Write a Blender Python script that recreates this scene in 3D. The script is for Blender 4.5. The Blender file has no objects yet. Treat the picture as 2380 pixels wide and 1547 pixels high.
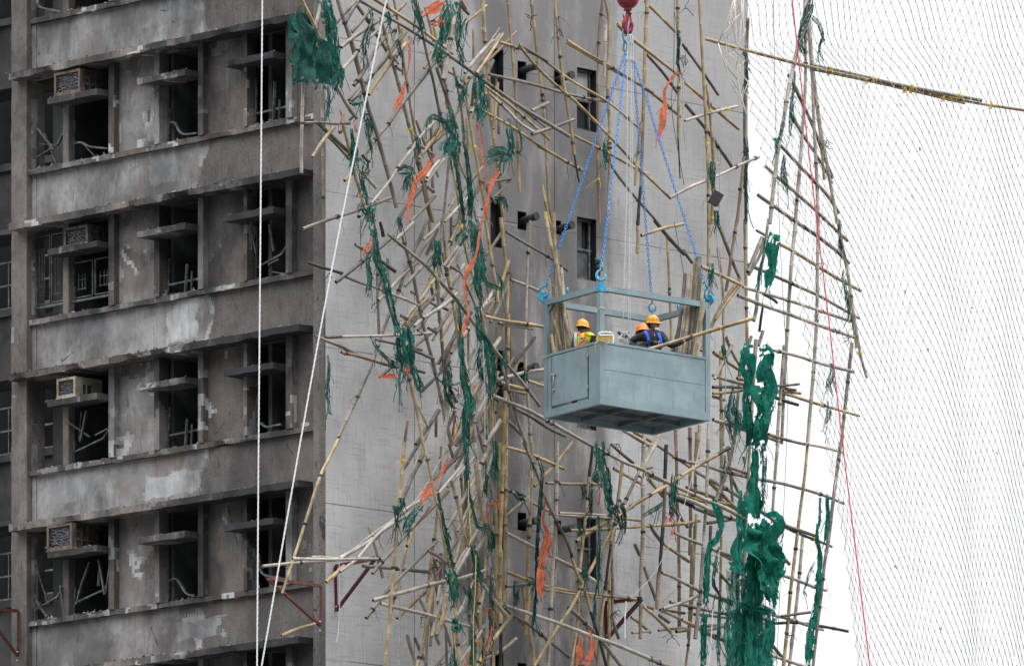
import bpy, bmesh, math, random
from mathutils import Vector, Matrix, noise
random.seed(7)
RND = random.Random(11)
C = bpy.context.scene.collection
sc = bpy.context.scene
# ---------- survey numbers: focal length, eye height, the tower's near corner and its two wall directions
F = 20400.0; VH = 4100.0; EYE = 1.6
CX, CY = -3.396, 160.0
RA = (0.7193, 0.6947); RN = (0.6947, -0.7193)      # right wall: along, outward
LA = (-0.6947, 0.7193); LN = (-0.7193, -0.6947)    # left wall: along, outward
def P(U, V, Y):
    return Vector(((U-1190)/F*Y, Y, EYE+(VH-V)/F*Y))
def plane_pt(U, V, d, n):
    k = (U-1190)/F
    Y = (d + n[0]*CX + n[1]*CY)/(n[0]*k + n[1])
    return P(U, V, Y)
def R(U, V, d=0.0): return plane_pt(U, V, d, RN)
def L(U, V, d=0.0): return plane_pt(U, V, d, LN)
def Lsz(U, V, d=0.0):
    p = L(U, V, d); q = Vector((p.x-CX, p.y-CY))
    return q.x*LA[0]+q.y*LA[1], p.z
def Rsz(U, V, d=0.0):
    p = R(U, V, d); q = Vector((p.x-CX, p.y-CY))
    return q.x*RA[0]+q.y*RA[1], p.z
ML = Matrix(((LA[0], LN[0], 0, CX), (LA[1], LN[1], 0, CY), (0, 0, 1, 0), (0, 0, 0, 1)))
MR = Matrix(((RA[0], -RN[0], 0, CX), (RA[1], -RN[1], 0, CY), (0, 0, 1, 0), (0, 0, 0, 1)))   # y points INTO the wall
# ---------- object helpers
def link(name, me, mats=(), parent=None, M=None):
    o = bpy.data.objects.new(name, me); C.objects.link(o)
    for m in mats: me.materials.append(m)
    if parent is not None: o.parent = parent
    if M is not None: o.matrix_local = M
    return o
def tag(o, label, cat, group=None):
    o['label'] = label; o['category'] = cat
    if group: o['group'] = group
    return o
def empty(name, loc=(0,0,0), M=None):
    o = bpy.data.objects.new(name, None); C.objects.link(o)
    o.empty_display_size = .2
    if M is not None: o.matrix_world = M
    else: o.location = loc
    return o
class MB:
    def __init__(s): s.v = []; s.f = []; s.m = []; s.sm = []
    def add(s, vs, fs, mi=0, smooth=False):
        b = len(s.v); s.v += [tuple(v) for v in vs]
        for f in fs:
            s.f.append(tuple(b+i for i in f)); s.m.append(mi); s.sm.append(smooth)
    def box(s, x0, x1, y0, y1, z0, z1, mi=0):
        vs = [(x,y,z) for z in (z0,z1) for y in (y0,y1) for x in (x0,x1)]
        s.add(vs, [(0,2,3,1),(4,5,7,6),(0,1,5,4),(2,6,7,3),(0,4,6,2),(1,3,7,5)], mi)
    def bar(s, a, b, w, h=None, mi=0, up=Vector((0,0,1))):
        a = Vector(a); b = Vector(b); h = h or w; d = (b-a)
        if d.length < 1e-6: return
        d.normalize(); x = d.cross(up)
        if x.length < .01: x = d.cross(Vector((1,0,0)))
        x.normalize(); y = x.cross(d)
        vs = []
        for p in (a, b):
            for sx, sy in ((-1,-1),(1,-1),(1,1),(-1,1)): vs.append(p + x*sx*w/2 + y*sy*h/2)
        s.add(vs, [(0,1,2,3),(7,6,5,4),(0,4,5,1),(1,5,6,2),(2,6,7,3),(3,7,4,0)], mi)
    def tube(s, pts, rad, n=6, mi=0, cap=True, smooth=True):
        pts = [Vector(p) for p in pts]; N = len(pts)
        if N < 2: return
        rads = rad if isinstance(rad, (list, tuple)) else [rad]*N
        vs = []; ref = None
        for i, p in enumerate(pts):
            d = pts[min(i+1,N-1)] - pts[max(i-1,0)]
            if d.length < 1e-9: d = Vector((0,0,1))
            d.normalize()
            if ref is None:
                ref = d.cross(Vector((0.31,-.9,.2))); ref.normalize()
            x = ref - d*ref.dot(d); x.normalize(); ref = x; y = d.cross(x)
            for k in range(n):
                a = 2*math.pi*k/n; vs.append(p + (x*math.cos(a)+y*math.sin(a))*rads[i])
        fs = [(i*n+k, i*n+(k+1)%n, (i+1)*n+(k+1)%n, (i+1)*n+k) for i in range(N-1) for k in range(n)]
        s.add(vs, fs, mi, smooth)
        if cap:
            b = len(s.v)-N*n
            s.f += [tuple(b+k for k in range(n))[::-1], tuple(b+(N-1)*n+k for k in range(n))]; s.m += [mi]*2; s.sm += [False]*2
    def ellipsoid(s, c, r, M3=None, nu=14, nv=10, mi=0, fn=None):
        c = Vector(c); vs = []
        for j in range(nv+1):
            t = math.pi*j/nv
            for i in range(nu):
                a = 2*math.pi*i/nu
                u = Vector((math.sin(t)*math.cos(a), math.sin(t)*math.sin(a), math.cos(t)))
                q = Vector((u.x*r[0], u.y*r[1], u.z*r[2]))
                if fn: q = fn(u, q)
                vs.append(c + (M3 @ q if M3 else q))
        fs = [(j*nu+i, (j+1)*nu+i, (j+1)*nu+(i+1)%nu, j*nu+(i+1)%nu) for j in range(nv) for i in range(nu)]
        s.add(vs, fs, mi, True)
    def torus(s, c, R1, r, M3, sx=1, sz=1, n=14, k=6, mi=0, a0=0, a1=2*math.pi):
        full = abs(a1-a0-2*math.pi) < 1e-6
        pts = [Vector(c)+M3 @ Vector((math.cos(a0+(a1-a0)*i/n)*R1*sx, 0, math.sin(a0+(a1-a0)*i/n)*R1*sz)) for i in range(n+1)]
        s.tube(pts, r, k, mi, cap=not full)
    def build(s, name, mats, parent=None, M=None, origin=None, dbl=False):
        me = bpy.data.meshes.new(name)
        vs = s.v
        if origin is not None:
            oo = Vector(origin); vs = [tuple(Vector(v)-oo) for v in vs]
        me.from_pydata(vs, [], s.f)
        if not isinstance(mats, (list, tuple)): mats = [mats]
        for m in mats: me.materials.append(m)
        me.polygons.foreach_set('material_index', s.m); me.polygons.foreach_set('use_smooth', s.sm)
        me.update()
        o = bpy.data.objects.new(name, me); C.objects.link(o)
        if parent is not None: o.parent = parent
        if M is not None: o.matrix_local = M
        if origin is not None: o.location = origin
        return o
def smooth_path(pts, step):
    """Catmull-Rom through pts (Vectors), resampled about every step."""
    pts = [Vector(p) for p in pts]
    if len(pts) == 2:
        n = max(1, int((pts[1]-pts[0]).length/step)); return [pts[0].lerp(pts[1], i/n) for i in range(n+1)]
    q = [pts[0]*2-pts[1]] + pts + [pts[-1]*2-pts[-2]]; out = []
    for i in range(1, len(q)-2):
        a,b,c,d = q[i-1],q[i],q[i+1],q[i+2]; n = max(1, int((c-b).length/step))
        for k in range(n):
            t = k/n
            out.append(.5*((2*b)+(c-a)*t+(2*a-5*b+4*c-d)*t*t+(3*b-a-3*c+d)*t**3))
    out.append(pts[-1]); return out
# ---------- materials
def nmat(name):
    m = bpy.data.materials.new(name); m.use_nodes = True
    nt = m.node_tree; nt.nodes.clear()
    out = nt.nodes.new('ShaderNodeOutputMaterial'); b = nt.nodes.new('ShaderNodeBsdfPrincipled')
    nt.links.new(b.outputs[0], out.inputs[0]); return m, nt, b, out
class G:
    """tiny node-graph writer"""
    def __init__(s, nt): s.nt = nt; s.tc = nt.nodes.new('ShaderNodeTexCoord')
    def n(s, t, **kw):
        x = s.nt.nodes.new(t)
        for k, v in kw.items(): setattr(x, k, v)
        return x
    def put(s, node, idx, val):
        if isinstance(val, bpy.types.NodeSocket): s.nt.links.new(val, node.inputs[idx])
        elif val is not None: node.inputs[idx].default_value = val
    def math(s, op, a, b=None, c=None, clamp=False):
        x = s.n('ShaderNodeMath', operation=op); x.use_clamp = clamp
        s.put(x,0,a)
        if b is not None: s.put(x,1,b)
        if c is not None: s.put(x,2,c)
        return x.outputs[0]
    def noise(s, vec, scale=1, detail=3, rough=.55, dist=0):
        x = s.n('ShaderNodeTexNoise'); s.put(x,'Vector',vec); s.put(x,'Scale',scale); s.put(x,'Detail',detail); s.put(x,'Roughness',rough); s.put(x,'Distortion',dist)
        return x.outputs['Fac']
    def mapping(s, vec, scale=(1,1,1), loc=(0,0,0)):
        x = s.n('ShaderNodeMapping'); s.put(x,'Vector',vec); x.inputs['Scale'].default_value = scale; x.inputs['Location'].default_value = loc
        return x.outputs[0]
    def ramp(s, v, lo, hi, a=0.0, b=1.0):
        x = s.n('ShaderNodeMapRange', interpolation_type='SMOOTHSTEP'); s.put(x,0,v)
        for i, k in enumerate((lo,hi,a,b)): x.inputs[i+1].default_value = k
        return x.outputs[0]
    def mix(s, f, a, b, mode='MIX'):
        x = s.n('ShaderNodeMix', data_type='RGBA', blend_type=mode)
        s.put(x,0,f); s.put(x,6,c4(a)); s.put(x,7,c4(b)); return x.outputs[2]
    def sep(s, v):
        x = s.n('ShaderNodeSeparateXYZ'); s.put(x,0,v); return x.outputs
    def bump(s, h, strength=.3, dist=.01):
        x = s.n('ShaderNodeBump'); s.put(x,'Height',h); s.put(x,'Strength',strength); s.put(x,'Distance',dist); return x.outputs[0]
def c4(c):
    if isinstance(c, bpy.types.NodeSocket): return c
    if isinstance(c, (int, float)): return (c,c,c,1)
    return tuple(c) if len(c) == 4 else (*c, 1)
def simple(name, col, rough=.6, metal=0, var=.25, scale=8, bump=.0, dirt=None, dirtamt=.5):
    m, nt, b, out = nmat(name); g = G(nt); v = g.tc.outputs['Object']
    n1 = g.noise(v, scale, 4)
    c = g.mix(g.ramp(n1,.3,.7), tuple(x*(1-var) for x in col), tuple(min(1,x*(1+var)) for x in col))
    if dirt is not None:
        c = g.mix(g.math('MULTIPLY', g.ramp(g.noise(v, scale*.45, 6, .65), .48, .62), dirtamt), c, dirt)
    g.put(b,'Base Color',c); b.inputs['Roughness'].default_value = rough; b.inputs['Metallic'].default_value = metal
    if bump: g.put(b,'Normal', g.bump(g.noise(v, scale*3, 4), bump))
    return m
M = {}
STOREY = 2.84
def grid_line(g, coord, pitch, width):
    """1 on a joint of the given width every pitch"""
    f = g.math('ABSOLUTE', g.math('SUBTRACT', g.math('MODULO', g.math('ADD', coord, 1000*pitch), pitch), pitch/2))
    return g.math('GREATER_THAN', f, pitch/2-width/2)
def tile_mat(name, plaster_bias=None, charred=0, soot_and_shade=0, base=(.118,.102,.09), soot=.5, grey=(.34,.33,.325), pscale=.9, edge=3.35, zt=None):
    """small mosaic tiles, fallen off in stepped patches that bare the render coat beneath"""
    m, nt, b, out = nmat(name); g = G(nt); v = g.tc.outputs['Object']; s = g.sep(v)
    p = .037
    gl = g.math('MAXIMUM', grid_line(g, s[0], p, .0065), grid_line(g, s[2], p, .0065))
    cell = g.n('ShaderNodeVectorMath', operation='SNAP'); g.put(cell,0,v); cell.inputs[1].default_value = (p,p,p)
    wn = g.n('ShaderNodeTexWhiteNoise'); g.put(wn,0,cell.outputs[0])
    t1 = g.mix(wn.outputs[0], tuple(x*.72 for x in base), tuple(x*1.3 for x in base))
    big = g.noise(v, .8, 5, .6)
    t1 = g.mix(g.ramp(big,.42,.62,0,.6), t1, (.155,.125,.105))
    drift = g.ramp(g.noise(g.mapping(v,(9,9,1.1)), 1.6, 4, .6), .5, .72)
    tile = g.mix(g.math('MULTIPLY', gl, g.ramp(g.noise(v,2.3,3),.35,.6,.15,.8)), t1, (.27,.255,.24))
    # pock marks where single tiles cracked
    pk = g.ramp(g.noise(g.mapping(v,(3.2,3.2,1.3)), 5.2, 2), .665, .70)
    tile = g.mix(g.math('MULTIPLY', pk, .8), tile, (.02,.019,.018))
    # render coat
    pl = g.mix(g.ramp(g.noise(v,1.3,5,.6),.35,.65), tuple(x*.78 for x in grey), tuple(x*1.12 for x in grey))
    pl = g.mix(g.ramp(g.noise(g.mapping(v,(1,1,1),(7,3,1)),.7,4),.46,.64,0,.75), pl, (.20,.165,.145))
    pl = g.mix(g.ramp(g.noise(g.mapping(v,(1,1,1),(1,8,4)),2.1,6,.7),.50,.66,0,.6), pl, tuple(x*.42 for x in grey))
    pl = g.mix(g.ramp(g.noise(v,11,5,.75),.52,.70,0,.65), pl, tuple(x*.45 for x in grey))
    pl = g.mix(g.ramp(g.noise(v,34,3,.7),.60,.72,0,.5), pl, (.5,.48,.46))
    if plaster_bias is None: col = tile; mask = None
    else:
        q = g.n('ShaderNodeVectorMath', operation='SNAP'); g.put(q,0,v); q.inputs[1].default_value = (p*2,p*2,p*2)
        nz = g.noise(q.outputs[0], pscale, 2, .45)
        e = g.math('ADD', g.math('MULTIPLY', g.math('SUBTRACT', s[0], edge), .34 if plaster_bias=='grad' else 0), .0 if plaster_bias=='grad' else plaster_bias)
        e = g.math('MINIMUM', g.math('MAXIMUM', e, -.34), .27)
        mask = g.math('GREATER_THAN', g.math('ADD', nz, e), .5)
        # freshly bared, paler plaster along some of the patch rims
        rim = g.math('SUBTRACT', g.math('GREATER_THAN', g.math('ADD', nz, e), .5), g.math('GREATER_THAN', g.math('ADD', nz, e), .575))
        pl = g.mix(g.math('MULTIPLY', rim, g.ramp(g.noise(v,.8,3),.50,.54,0,.9)), pl, (.56,.56,.56))
        col = g.mix(mask, tile, pl)
    if plaster_bias == 'grad':      # the big freshly bared patches of pale render
        for (Ua,Ub,Va,Vb,pv) in ((387,457,712,790,.62),(345,467,1098,1150,.55),(300,447,-5,58,.42),(348,412,350,428,.44),(412,515,1440,1482,.40),(90,190,1440,1490,.33),(100,230,1115,1165,.40),(120,300,690,800,.33)):
            (sa, z1_), (sb, z2_) = Lsz((Ua+Ub)/2+(Ub-Ua)/2, (Va+Vb)/2), Lsz(Ua, (Va+Vb)/2); zc0 = Lsz((Ua+Ub)/2, Va)[1]; zc1 = Lsz((Ua+Ub)/2, Vb)[1]
            du = g.math('DIVIDE', g.math('ABSOLUTE', g.math('SUBTRACT', s[0], (sa+sb)/2)), abs(sb-sa)/2); dz_ = g.math('DIVIDE', g.math('ABSOLUTE', g.math('SUBTRACT', s[2], (zc0+zc1)/2)), abs(zc0-zc1)/2)
            inn = g.math('GREATER_THAN', g.math('ADD', g.math('SUBTRACT', 1.0, g.math('MAXIMUM', du, dz_)), g.math('MULTIPLY', g.math('SUBTRACT', g.noise(q.outputs[0], 2.6, 2, .5), .5), 1.6)), 0.0)
            col = g.mix(inn, col, g.mix(g.ramp(g.noise(v,3,4),.4,.65), (pv*.75,)*3, (pv,)*3))
    # soot: large smoky areas plus runs
    sn = g.ramp(g.noise(g.mapping(v,(1,1,.55),(3,9,2)), .95, 6, .62), .40, .66)
    col = g.mix(g.math('MULTIPLY', sn, soot), col, (.022,.022,.024))
    col = g.mix(g.math('MULTIPLY', drift, .28), col, (.03,.03,.032))
    if soot_and_shade:      # soot plus under-ledge shade painted round the heads of the three window bays
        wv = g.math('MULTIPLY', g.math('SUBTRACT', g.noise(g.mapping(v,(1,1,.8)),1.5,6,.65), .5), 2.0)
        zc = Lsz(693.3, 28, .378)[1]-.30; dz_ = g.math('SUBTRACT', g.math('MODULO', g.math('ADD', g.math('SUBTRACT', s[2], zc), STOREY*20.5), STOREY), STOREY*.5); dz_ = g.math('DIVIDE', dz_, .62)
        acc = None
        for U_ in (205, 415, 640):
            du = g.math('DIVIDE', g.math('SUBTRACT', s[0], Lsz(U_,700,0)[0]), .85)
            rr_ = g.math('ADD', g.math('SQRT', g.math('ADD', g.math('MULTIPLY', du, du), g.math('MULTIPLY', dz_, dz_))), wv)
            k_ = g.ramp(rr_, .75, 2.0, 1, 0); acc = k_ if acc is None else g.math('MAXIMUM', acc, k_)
        col = g.mix(g.math('MULTIPLY', acc, soot_and_shade), col, (.016,.017,.021))
    if charred: col = g.mix(g.math('MULTIPLY', g.ramp(g.math('ADD', g.math('MULTIPLY', s[0], -.11), g.noise(g.mapping(v,(1,1,1),(6,6,1)),.8,5,.65)), .02, .22), charred), col, (.017,.018,.022))
    cr = g.n('ShaderNodeTexVoronoi', feature='DISTANCE_TO_EDGE'); g.put(cr,'Vector',g.mapping(v,(1,1,.35),(3,1,2))); cr.inputs['Scale'].default_value = .9
    ck = g.math('MULTIPLY', g.math('LESS_THAN', g.math('ADD', cr.outputs[0], g.math('MULTIPLY', g.noise(v,9,5,.8), .03)), .018), g.ramp(g.noise(v,1.3,2),.52,.56,0,.8))
    col = g.mix(ck, col, (.02,.02,.02))
    g.put(b,'Base Color',col); b.inputs['Roughness'].default_value = .82
    h = g.math('ADD', g.math('MULTIPLY', gl, -.6), g.noise(v,26,4,.7))
    if mask is not None: h = g.math('ADD', h, g.math('MULTIPLY', mask, -2.0))
    g.put(b,'Normal', g.bump(h,.55,.006)); return m
M['spandrel'] = tile_mat('spandrel_tiles','grad',soot=.58,grey=(.375,.365,.36),base=(.12,.108,.10))
M['panel_bare'] = tile_mat('panel_tiles_mostly_fallen',.13,soot_and_shade=.65,soot=.5,pscale=1.4)
M['panel_tile'] = tile_mat('panel_tiles',-.16,soot_and_shade=.7,soot=.82,pscale=1.4)
M['trim'] = tile_mat('trim_tiles',-.02,soot_and_shade=.7,soot=.92,base=(.06,.052,.046),grey=(.24,.225,.21),pscale=1.5)
M['ledge'] = tile_mat('charred_ledge_tiles',.03,charred=.95,soot=.85,base=(.07,.062,.056),grey=(.30,.27,.25),pscale=1.5)
M['pillar'] = tile_mat('cracked_pillar_render',.25,soot=.7,grey=(.21,.19,.175))
M['wing'] = simple('sooty_wing_wall',(.034,.032,.033),.9,var=.5,scale=1.6,dirt=(.09,.08,.075),dirtamt=.35,bump=.3)
M['column'] = tile_mat('corner_column_tiles',None,soot=.4,base=(.15,.14,.13))
def concrete_wall():
    m, nt, b, out = nmat('right_wall_concrete_and_tile'); g = G(nt); v = g.tc.outputs['Object']; s = g.sep(v)
    base = g.mix(g.ramp(g.noise(v,.55,6,.6),.3,.7), (.44,.435,.44), (.60,.59,.59))
    base = g.mix(g.ramp(g.noise(g.mapping(v,(6,6,.5)), 1.3, 5, .6),.5,.75,0,.35), base, (.33,.325,.33))
    # faint ghost of the tile bed everywhere, stronger in the tiled strip
    gl = g.math('MAXIMUM', grid_line(g, s[0], .040, .007), grid_line(g, s[2], .040, .007))
    t0, t1 = Rsz(1115,700)[0], Rsz(1400,700)[0]
    wob = g.math('MULTIPLY', g.math('SUBTRACT', g.noise(v,.5,3), .5), 1.0)
    strip = g.math('MULTIPLY', g.ramp(g.math('ADD', s[0], wob), t0-.15, t0+.15), g.ramp(g.math('ADD', s[0], wob), t1-.1, t1+.3, 1, 0))
    tl = g.mix(gl, (.30,.285,.275), (.50,.49,.48))
    tl = g.mix(g.ramp(g.noise(v,1.1,4),.35,.65), tl, g.mix(.4, tl, (.4,.36,.33)))
    col = g.mix(g.math('MULTIPLY', strip, .85), base, tl)
    weave = g.noise(g.mapping(v,(.8,1,11)), 2.2, 3); weave2 = g.noise(g.mapping(v,(11,11,.8)), 2.2, 3)
    col = g.mix(g.ramp(g.math('MAXIMUM', weave, weave2),.5,.72,0,.55), col, (.27,.265,.27))
    col = g.mix(g.math('MULTIPLY', g.math('MULTIPLY', gl, g.ramp(g.noise(v,.8,3),.36,.62,.25,1)), .38), col, (.66,.65,.65))
    # soot plume centred on the tiled strip
    bell = g.math('MULTIPLY', g.ramp(s[0], t0-1.6, t0+.5), g.ramp(s[0], t1-.3, t1+1.0, 1, 0))
    sn = g.ramp(g.math('ADD', g.noise(g.mapping(v,(1.7,1,.5)), 1.0, 8, .66), g.math('MULTIPLY', bell, .33)), .60, .90)
    col = g.mix(g.math('MULTIPLY', sn, .72), col, (.05,.048,.05))
    wv = g.math('MULTIPLY', g.math('SUBTRACT', g.noise(g.mapping(v,(1,1,.6)),1.8,6,.65), .5), 1.7)
    for (U_,V_,ru,rv,st) in ((1155,50,36,110,.95),(1372,430,55,120,.7),(1345,330,70,60,.5),(1180,690,60,110,.6),(1168,900,50,150,.9),(1165,1120,46,130,.75),(1105,1340,52,110,.8),(1190,1490,60,90,.6),(1400,110,24,150,.45),(1425,560,36,110,.4),(1210,250,60,60,.4),(1362,1190,40,90,.5),(1000,560,90,160,.25),(870,330,70,160,.25)):
        cx_, cz_ = Rsz(U_,V_); du = g.math('DIVIDE', g.math('SUBTRACT', s[0], cx_), ru/92); dz_ = g.math('DIVIDE', g.math('SUBTRACT', s[2], cz_), rv/125)
        rr_ = g.math('ADD', g.math('SQRT', g.math('ADD', g.math('MULTIPLY', du, du), g.math('MULTIPLY', dz_, dz_))), wv)
        col = g.mix(g.math('MULTIPLY', g.ramp(rr_, .35, 1.35, 1, 0), st), col, (.045,.042,.044))
    sp_ = g.ramp(g.noise(g.mapping(v,(1,1,.7)), 28, 4, .75), .56, .70, 0, .5); col = g.mix(sp_, col, (.2,.195,.2))
    zt_, zb_ = Rsz(900,60)[1], Rsz(900,900)[1]
    hi = g.math('MULTIPLY', g.ramp(g.math('ADD', s[2], g.math('MULTIPLY', g.math('SUBTRACT', g.noise(g.mapping(v,(1,1,.6),(4,4,4)),.5,5,.6), .5), 9)), zb_, zt_), .55)
    col = g.mix(hi, col, (.21,.205,.21))
    # pour joints once a storey, formwork verticals, scratches
    zj = Rsz(870,283)[1]; zz = g.math('ADD', s[2], g.math('MULTIPLY', g.math('SUBTRACT', g.noise(v,2,3), .5), .03))
    jo = grid_line(g, g.math('SUBTRACT', zz, zj-STOREY/2), STOREY, .020)
    col = g.mix(g.math('MULTIPLY', jo, g.ramp(g.noise(v,1.6,4),.35,.6,.25,.8)), col, (.06,.058,.055))
    jo2 = grid_line(g, g.math('SUBTRACT', zz, zj-STOREY/2-.035), STOREY, .03)
    col = g.mix(g.math('MULTIPLY', jo2, g.ramp(g.noise(v,2.2,3),.5,.7,0,.3)), col, (.62,.61,.6))
    stain = g.ramp(g.noise(g.mapping(v,(9,9,.8),(2,2,5)), 1.9, 3), .70, .76, 0, .6)
    col = g.mix(stain, col, (.08,.075,.07))
    wht = g.ramp(g.noise(g.mapping(v,(12,12,1.2),(5,2,5)), 1.5, 3), .70, .76, 0, .55)
    col = g.mix(wht, col, (.62,.62,.62))
    g.put(b,'Base Color',col); b.inputs['Roughness'].default_value = .85
    g.put(b,'Normal', g.bump(g.math('ADD', g.noise(v,18,5,.7), g.math('MULTIPLY', gl, -.4)),.5,.006)); return m
M['rwall'] = concrete_wall()
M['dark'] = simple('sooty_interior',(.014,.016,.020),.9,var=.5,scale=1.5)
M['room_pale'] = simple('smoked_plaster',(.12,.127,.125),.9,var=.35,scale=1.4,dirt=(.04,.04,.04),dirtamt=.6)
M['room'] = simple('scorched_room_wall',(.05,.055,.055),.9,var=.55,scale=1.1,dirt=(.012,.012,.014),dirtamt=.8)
M['alu'] = simple('bent_aluminium',(.13,.135,.14),.5,metal=.3,var=.5,scale=9,dirt=(.03,.03,.03))
M['rubble'] = simple('rubble',(.24,.23,.22),.9,var=.6,scale=17,dirt=(.04,.04,.04),bump=.3)
M['ac_cream'] = simple('cream_ac_casing',(.40,.37,.29),.55,var=.15,scale=5,dirt=(.12,.06,.03),dirtamt=.7)
M['ac_rust'] = simple('rusted_ac_casing',(.13,.105,.085),.75,var=.55,scale=7,dirt=(.20,.085,.035),dirtamt=.55)
M['ac_burnt'] = simple('burnt_ac_casing',(.11,.105,.10),.75,var=.5,scale=7,dirt=(.03,.03,.03),dirtamt=.8)
M['fins'] = simple('ac_fins',(.13,.135,.145),.5,metal=.4,var=.5,scale=30)
M['glass'] = simple('smoked_glass',(.035,.045,.05),.2,var=.5,scale=3)
M['pipe'] = simple('sooty_drain_pipe',(.045,.045,.045),.7,var=.4,scale=12)
M['black'] = simple('black_plastic_strip',(.018,.018,.02),.6,var=.4,scale=20)
M['cable'] = simple('dark_cable',(.05,.048,.045),.7,var=.3,scale=20)
# bamboo
def bamboo(name, lo, hi, burn=.25, band=(.10,.085,.065)):
    m, nt, b, out = nmat(name); g = G(nt)
    v = g.tc.outputs['Object']; oi = g.n('ShaderNodeObjectInfo')
    off = g.n('ShaderNodeVectorMath', operation='ADD'); g.put(off,0,v)
    cmb = g.n('ShaderNodeCombineXYZ'); r50 = g.math('MULTIPLY', oi.outputs['Random'], 60)
    for i in range(3): g.put(cmb,i,r50)
    g.put(off,1,cmb.outputs[0]); w = off.outputs[0]
    c = g.mix(g.ramp(g.noise(w,1.6,4,.6),.36,.64), lo, hi)
    c = g.mix(g.math('MULTIPLY', g.math('SUBTRACT', oi.outputs['Random'], .5), .5, clamp=True), c, tuple(x*.55 for x in lo))
    c = g.mix(g.ramp(g.noise(w,22,4,.65),.54,.70,0,.65), c, tuple(x*.38 for x in lo))
    c = g.mix(g.ramp(g.noise(w,5,4,.65),.55,.68,0,.5), c, tuple(x*.6 for x in hi))
    c = g.mix(g.math('MULTIPLY', g.ramp(g.noise(w,1.1,5,.62),.53,.66), burn), c, (.05,.045,.042))
    g.put(b,'Base Color',c); b.inputs['Roughness'].default_value = .55
    g.put(b,'Normal', g.bump(g.noise(w,40,3),.2,.003)); return m
BAM = {
 'y': bamboo('tan_bamboo',(.23,.17,.09),(.47,.355,.19),.45),
 'w': bamboo('bleached_bamboo',(.27,.235,.195),(.50,.455,.395),.5),
 'g': bamboo('weathered_bamboo',(.13,.115,.095),(.27,.24,.195),.6),
 'b': bamboo('brown_bamboo',(.20,.125,.08),(.33,.235,.17),.4),
 'd': bamboo('sooty_bamboo',(.075,.068,.06),(.17,.15,.13),.6),
 'c': bamboo('charred_bamboo',(.014,.013,.013),(.035,.032,.03),.8),
 'p': bamboo('pinkish_bamboo',(.27,.20,.165),(.44,.36,.31),.4)}
M['node'] = simple('bamboo_node_ring',(.15,.12,.09),.7,var=.5,scale=14)
M['node_dark'] = simple('sooty_node_ring',(.04,.036,.032),.7,var=.5,scale=14)
M['node_pale'] = simple('pale_node_ring',(.50,.44,.34),.7,var=.3,scale=14)
M['hollow'] = simple('hollow_bore',(.02,.017,.014),.9)
# netting and tape
def cloth(name, a, b_, trans=.3, alpha=1.0, burn=.3, thr=.3):
    m, nt, b, out = nmat(name); g = G(nt); v = g.tc.outputs['Object']
    c = g.mix(g.ramp(g.noise(v,6,5,.6),.35,.65), a, b_)
    c = g.mix(g.math('MULTIPLY', g.ramp(g.noise(v,3.1,4,.6),.52,.66), burn), c, (.01,.014,.013))
    g.put(b,'Base Color',c); b.inputs['Roughness'].default_value = .75
    nb = g.bump(g.math('ADD', g.noise(g.mapping(v,(7,7,1.6)),2.4,4,.6), g.math('MULTIPLY', g.noise(v,30,3), .35)), .9, .05); g.put(b,'Normal',nb)
    tr = g.n('ShaderNodeBsdfTranslucent'); g.put(tr,0,c); g.put(tr,'Normal',nb)
    mx = g.n('ShaderNodeMixShader'); mx.inputs[0].default_value = trans
    nt.links.new(b.outputs[0], mx.inputs[1]); nt.links.new(tr.outputs[0], mx.inputs[2]); last = mx.outputs[0]
    if alpha < 1:
        tp = g.n('ShaderNodeBsdfTransparent'); m2 = g.n('ShaderNodeMixShader')
        hole = g.ramp(g.noise(g.mapping(v,(3,3,1)),4.3,5,.7), .36, .60, alpha-.5, 1.0)
        g.put(m2,0,hole); nt.links.new(tp.outputs[0], m2.inputs[1]); nt.links.new(last, m2.inputs[2]); last = m2.outputs[0]
    nt.links.new(last, out.inputs[0]); return m
M['net'] = cloth('green_netting',(.002,.10,.075),(.006,.22,.165),.35,.93,.38)
M['net_bright'] = cloth('bright_green_netting',(.002,.16,.115),(.01,.31,.225),.42,1,.10)
M['net_dark'] = cloth('sooty_green_netting',(.003,.035,.028),(.004,.10,.078),.25,.9,.6)
M['net_sheer'] = cloth('sheer_green_netting',(.003,.14,.10),(.008,.27,.195),.4,.92,.10)
M['net_flag'] = cloth('dark_sheer_green_netting',(.003,.045,.035),(.006,.10,.075),.25,1,.2)
M['orange'] = cloth('orange_tarp',(.50,.11,.05),(.70,.20,.10),.2,1,.6)
M['orange_dirty'] = cloth('sooty_orange_tarp',(.22,.06,.035),(.62,.17,.09),.2,1,.5)
M['rope_w'] = simple('white_rope',(.78,.78,.78),.8,var=.08,scale=30)
M['rope_g'] = simple('grey_rope',(.38,.37,.35),.85,var=.3,scale=30)
M['cord'] = simple('net_cord',(.36,.345,.315),.85,var=.35,scale=2.1)
M['cord_pale'] = simple('pale_net_cord',(.66,.62,.56),.85,var=.2,scale=2.1)
M['red_rope'] = simple('red_rope',(.62,.05,.09),.7,var=.1)
M['yellow'] = simple('yellow_tie',(.80,.55,.06),.6,var=.15,scale=20)
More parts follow.
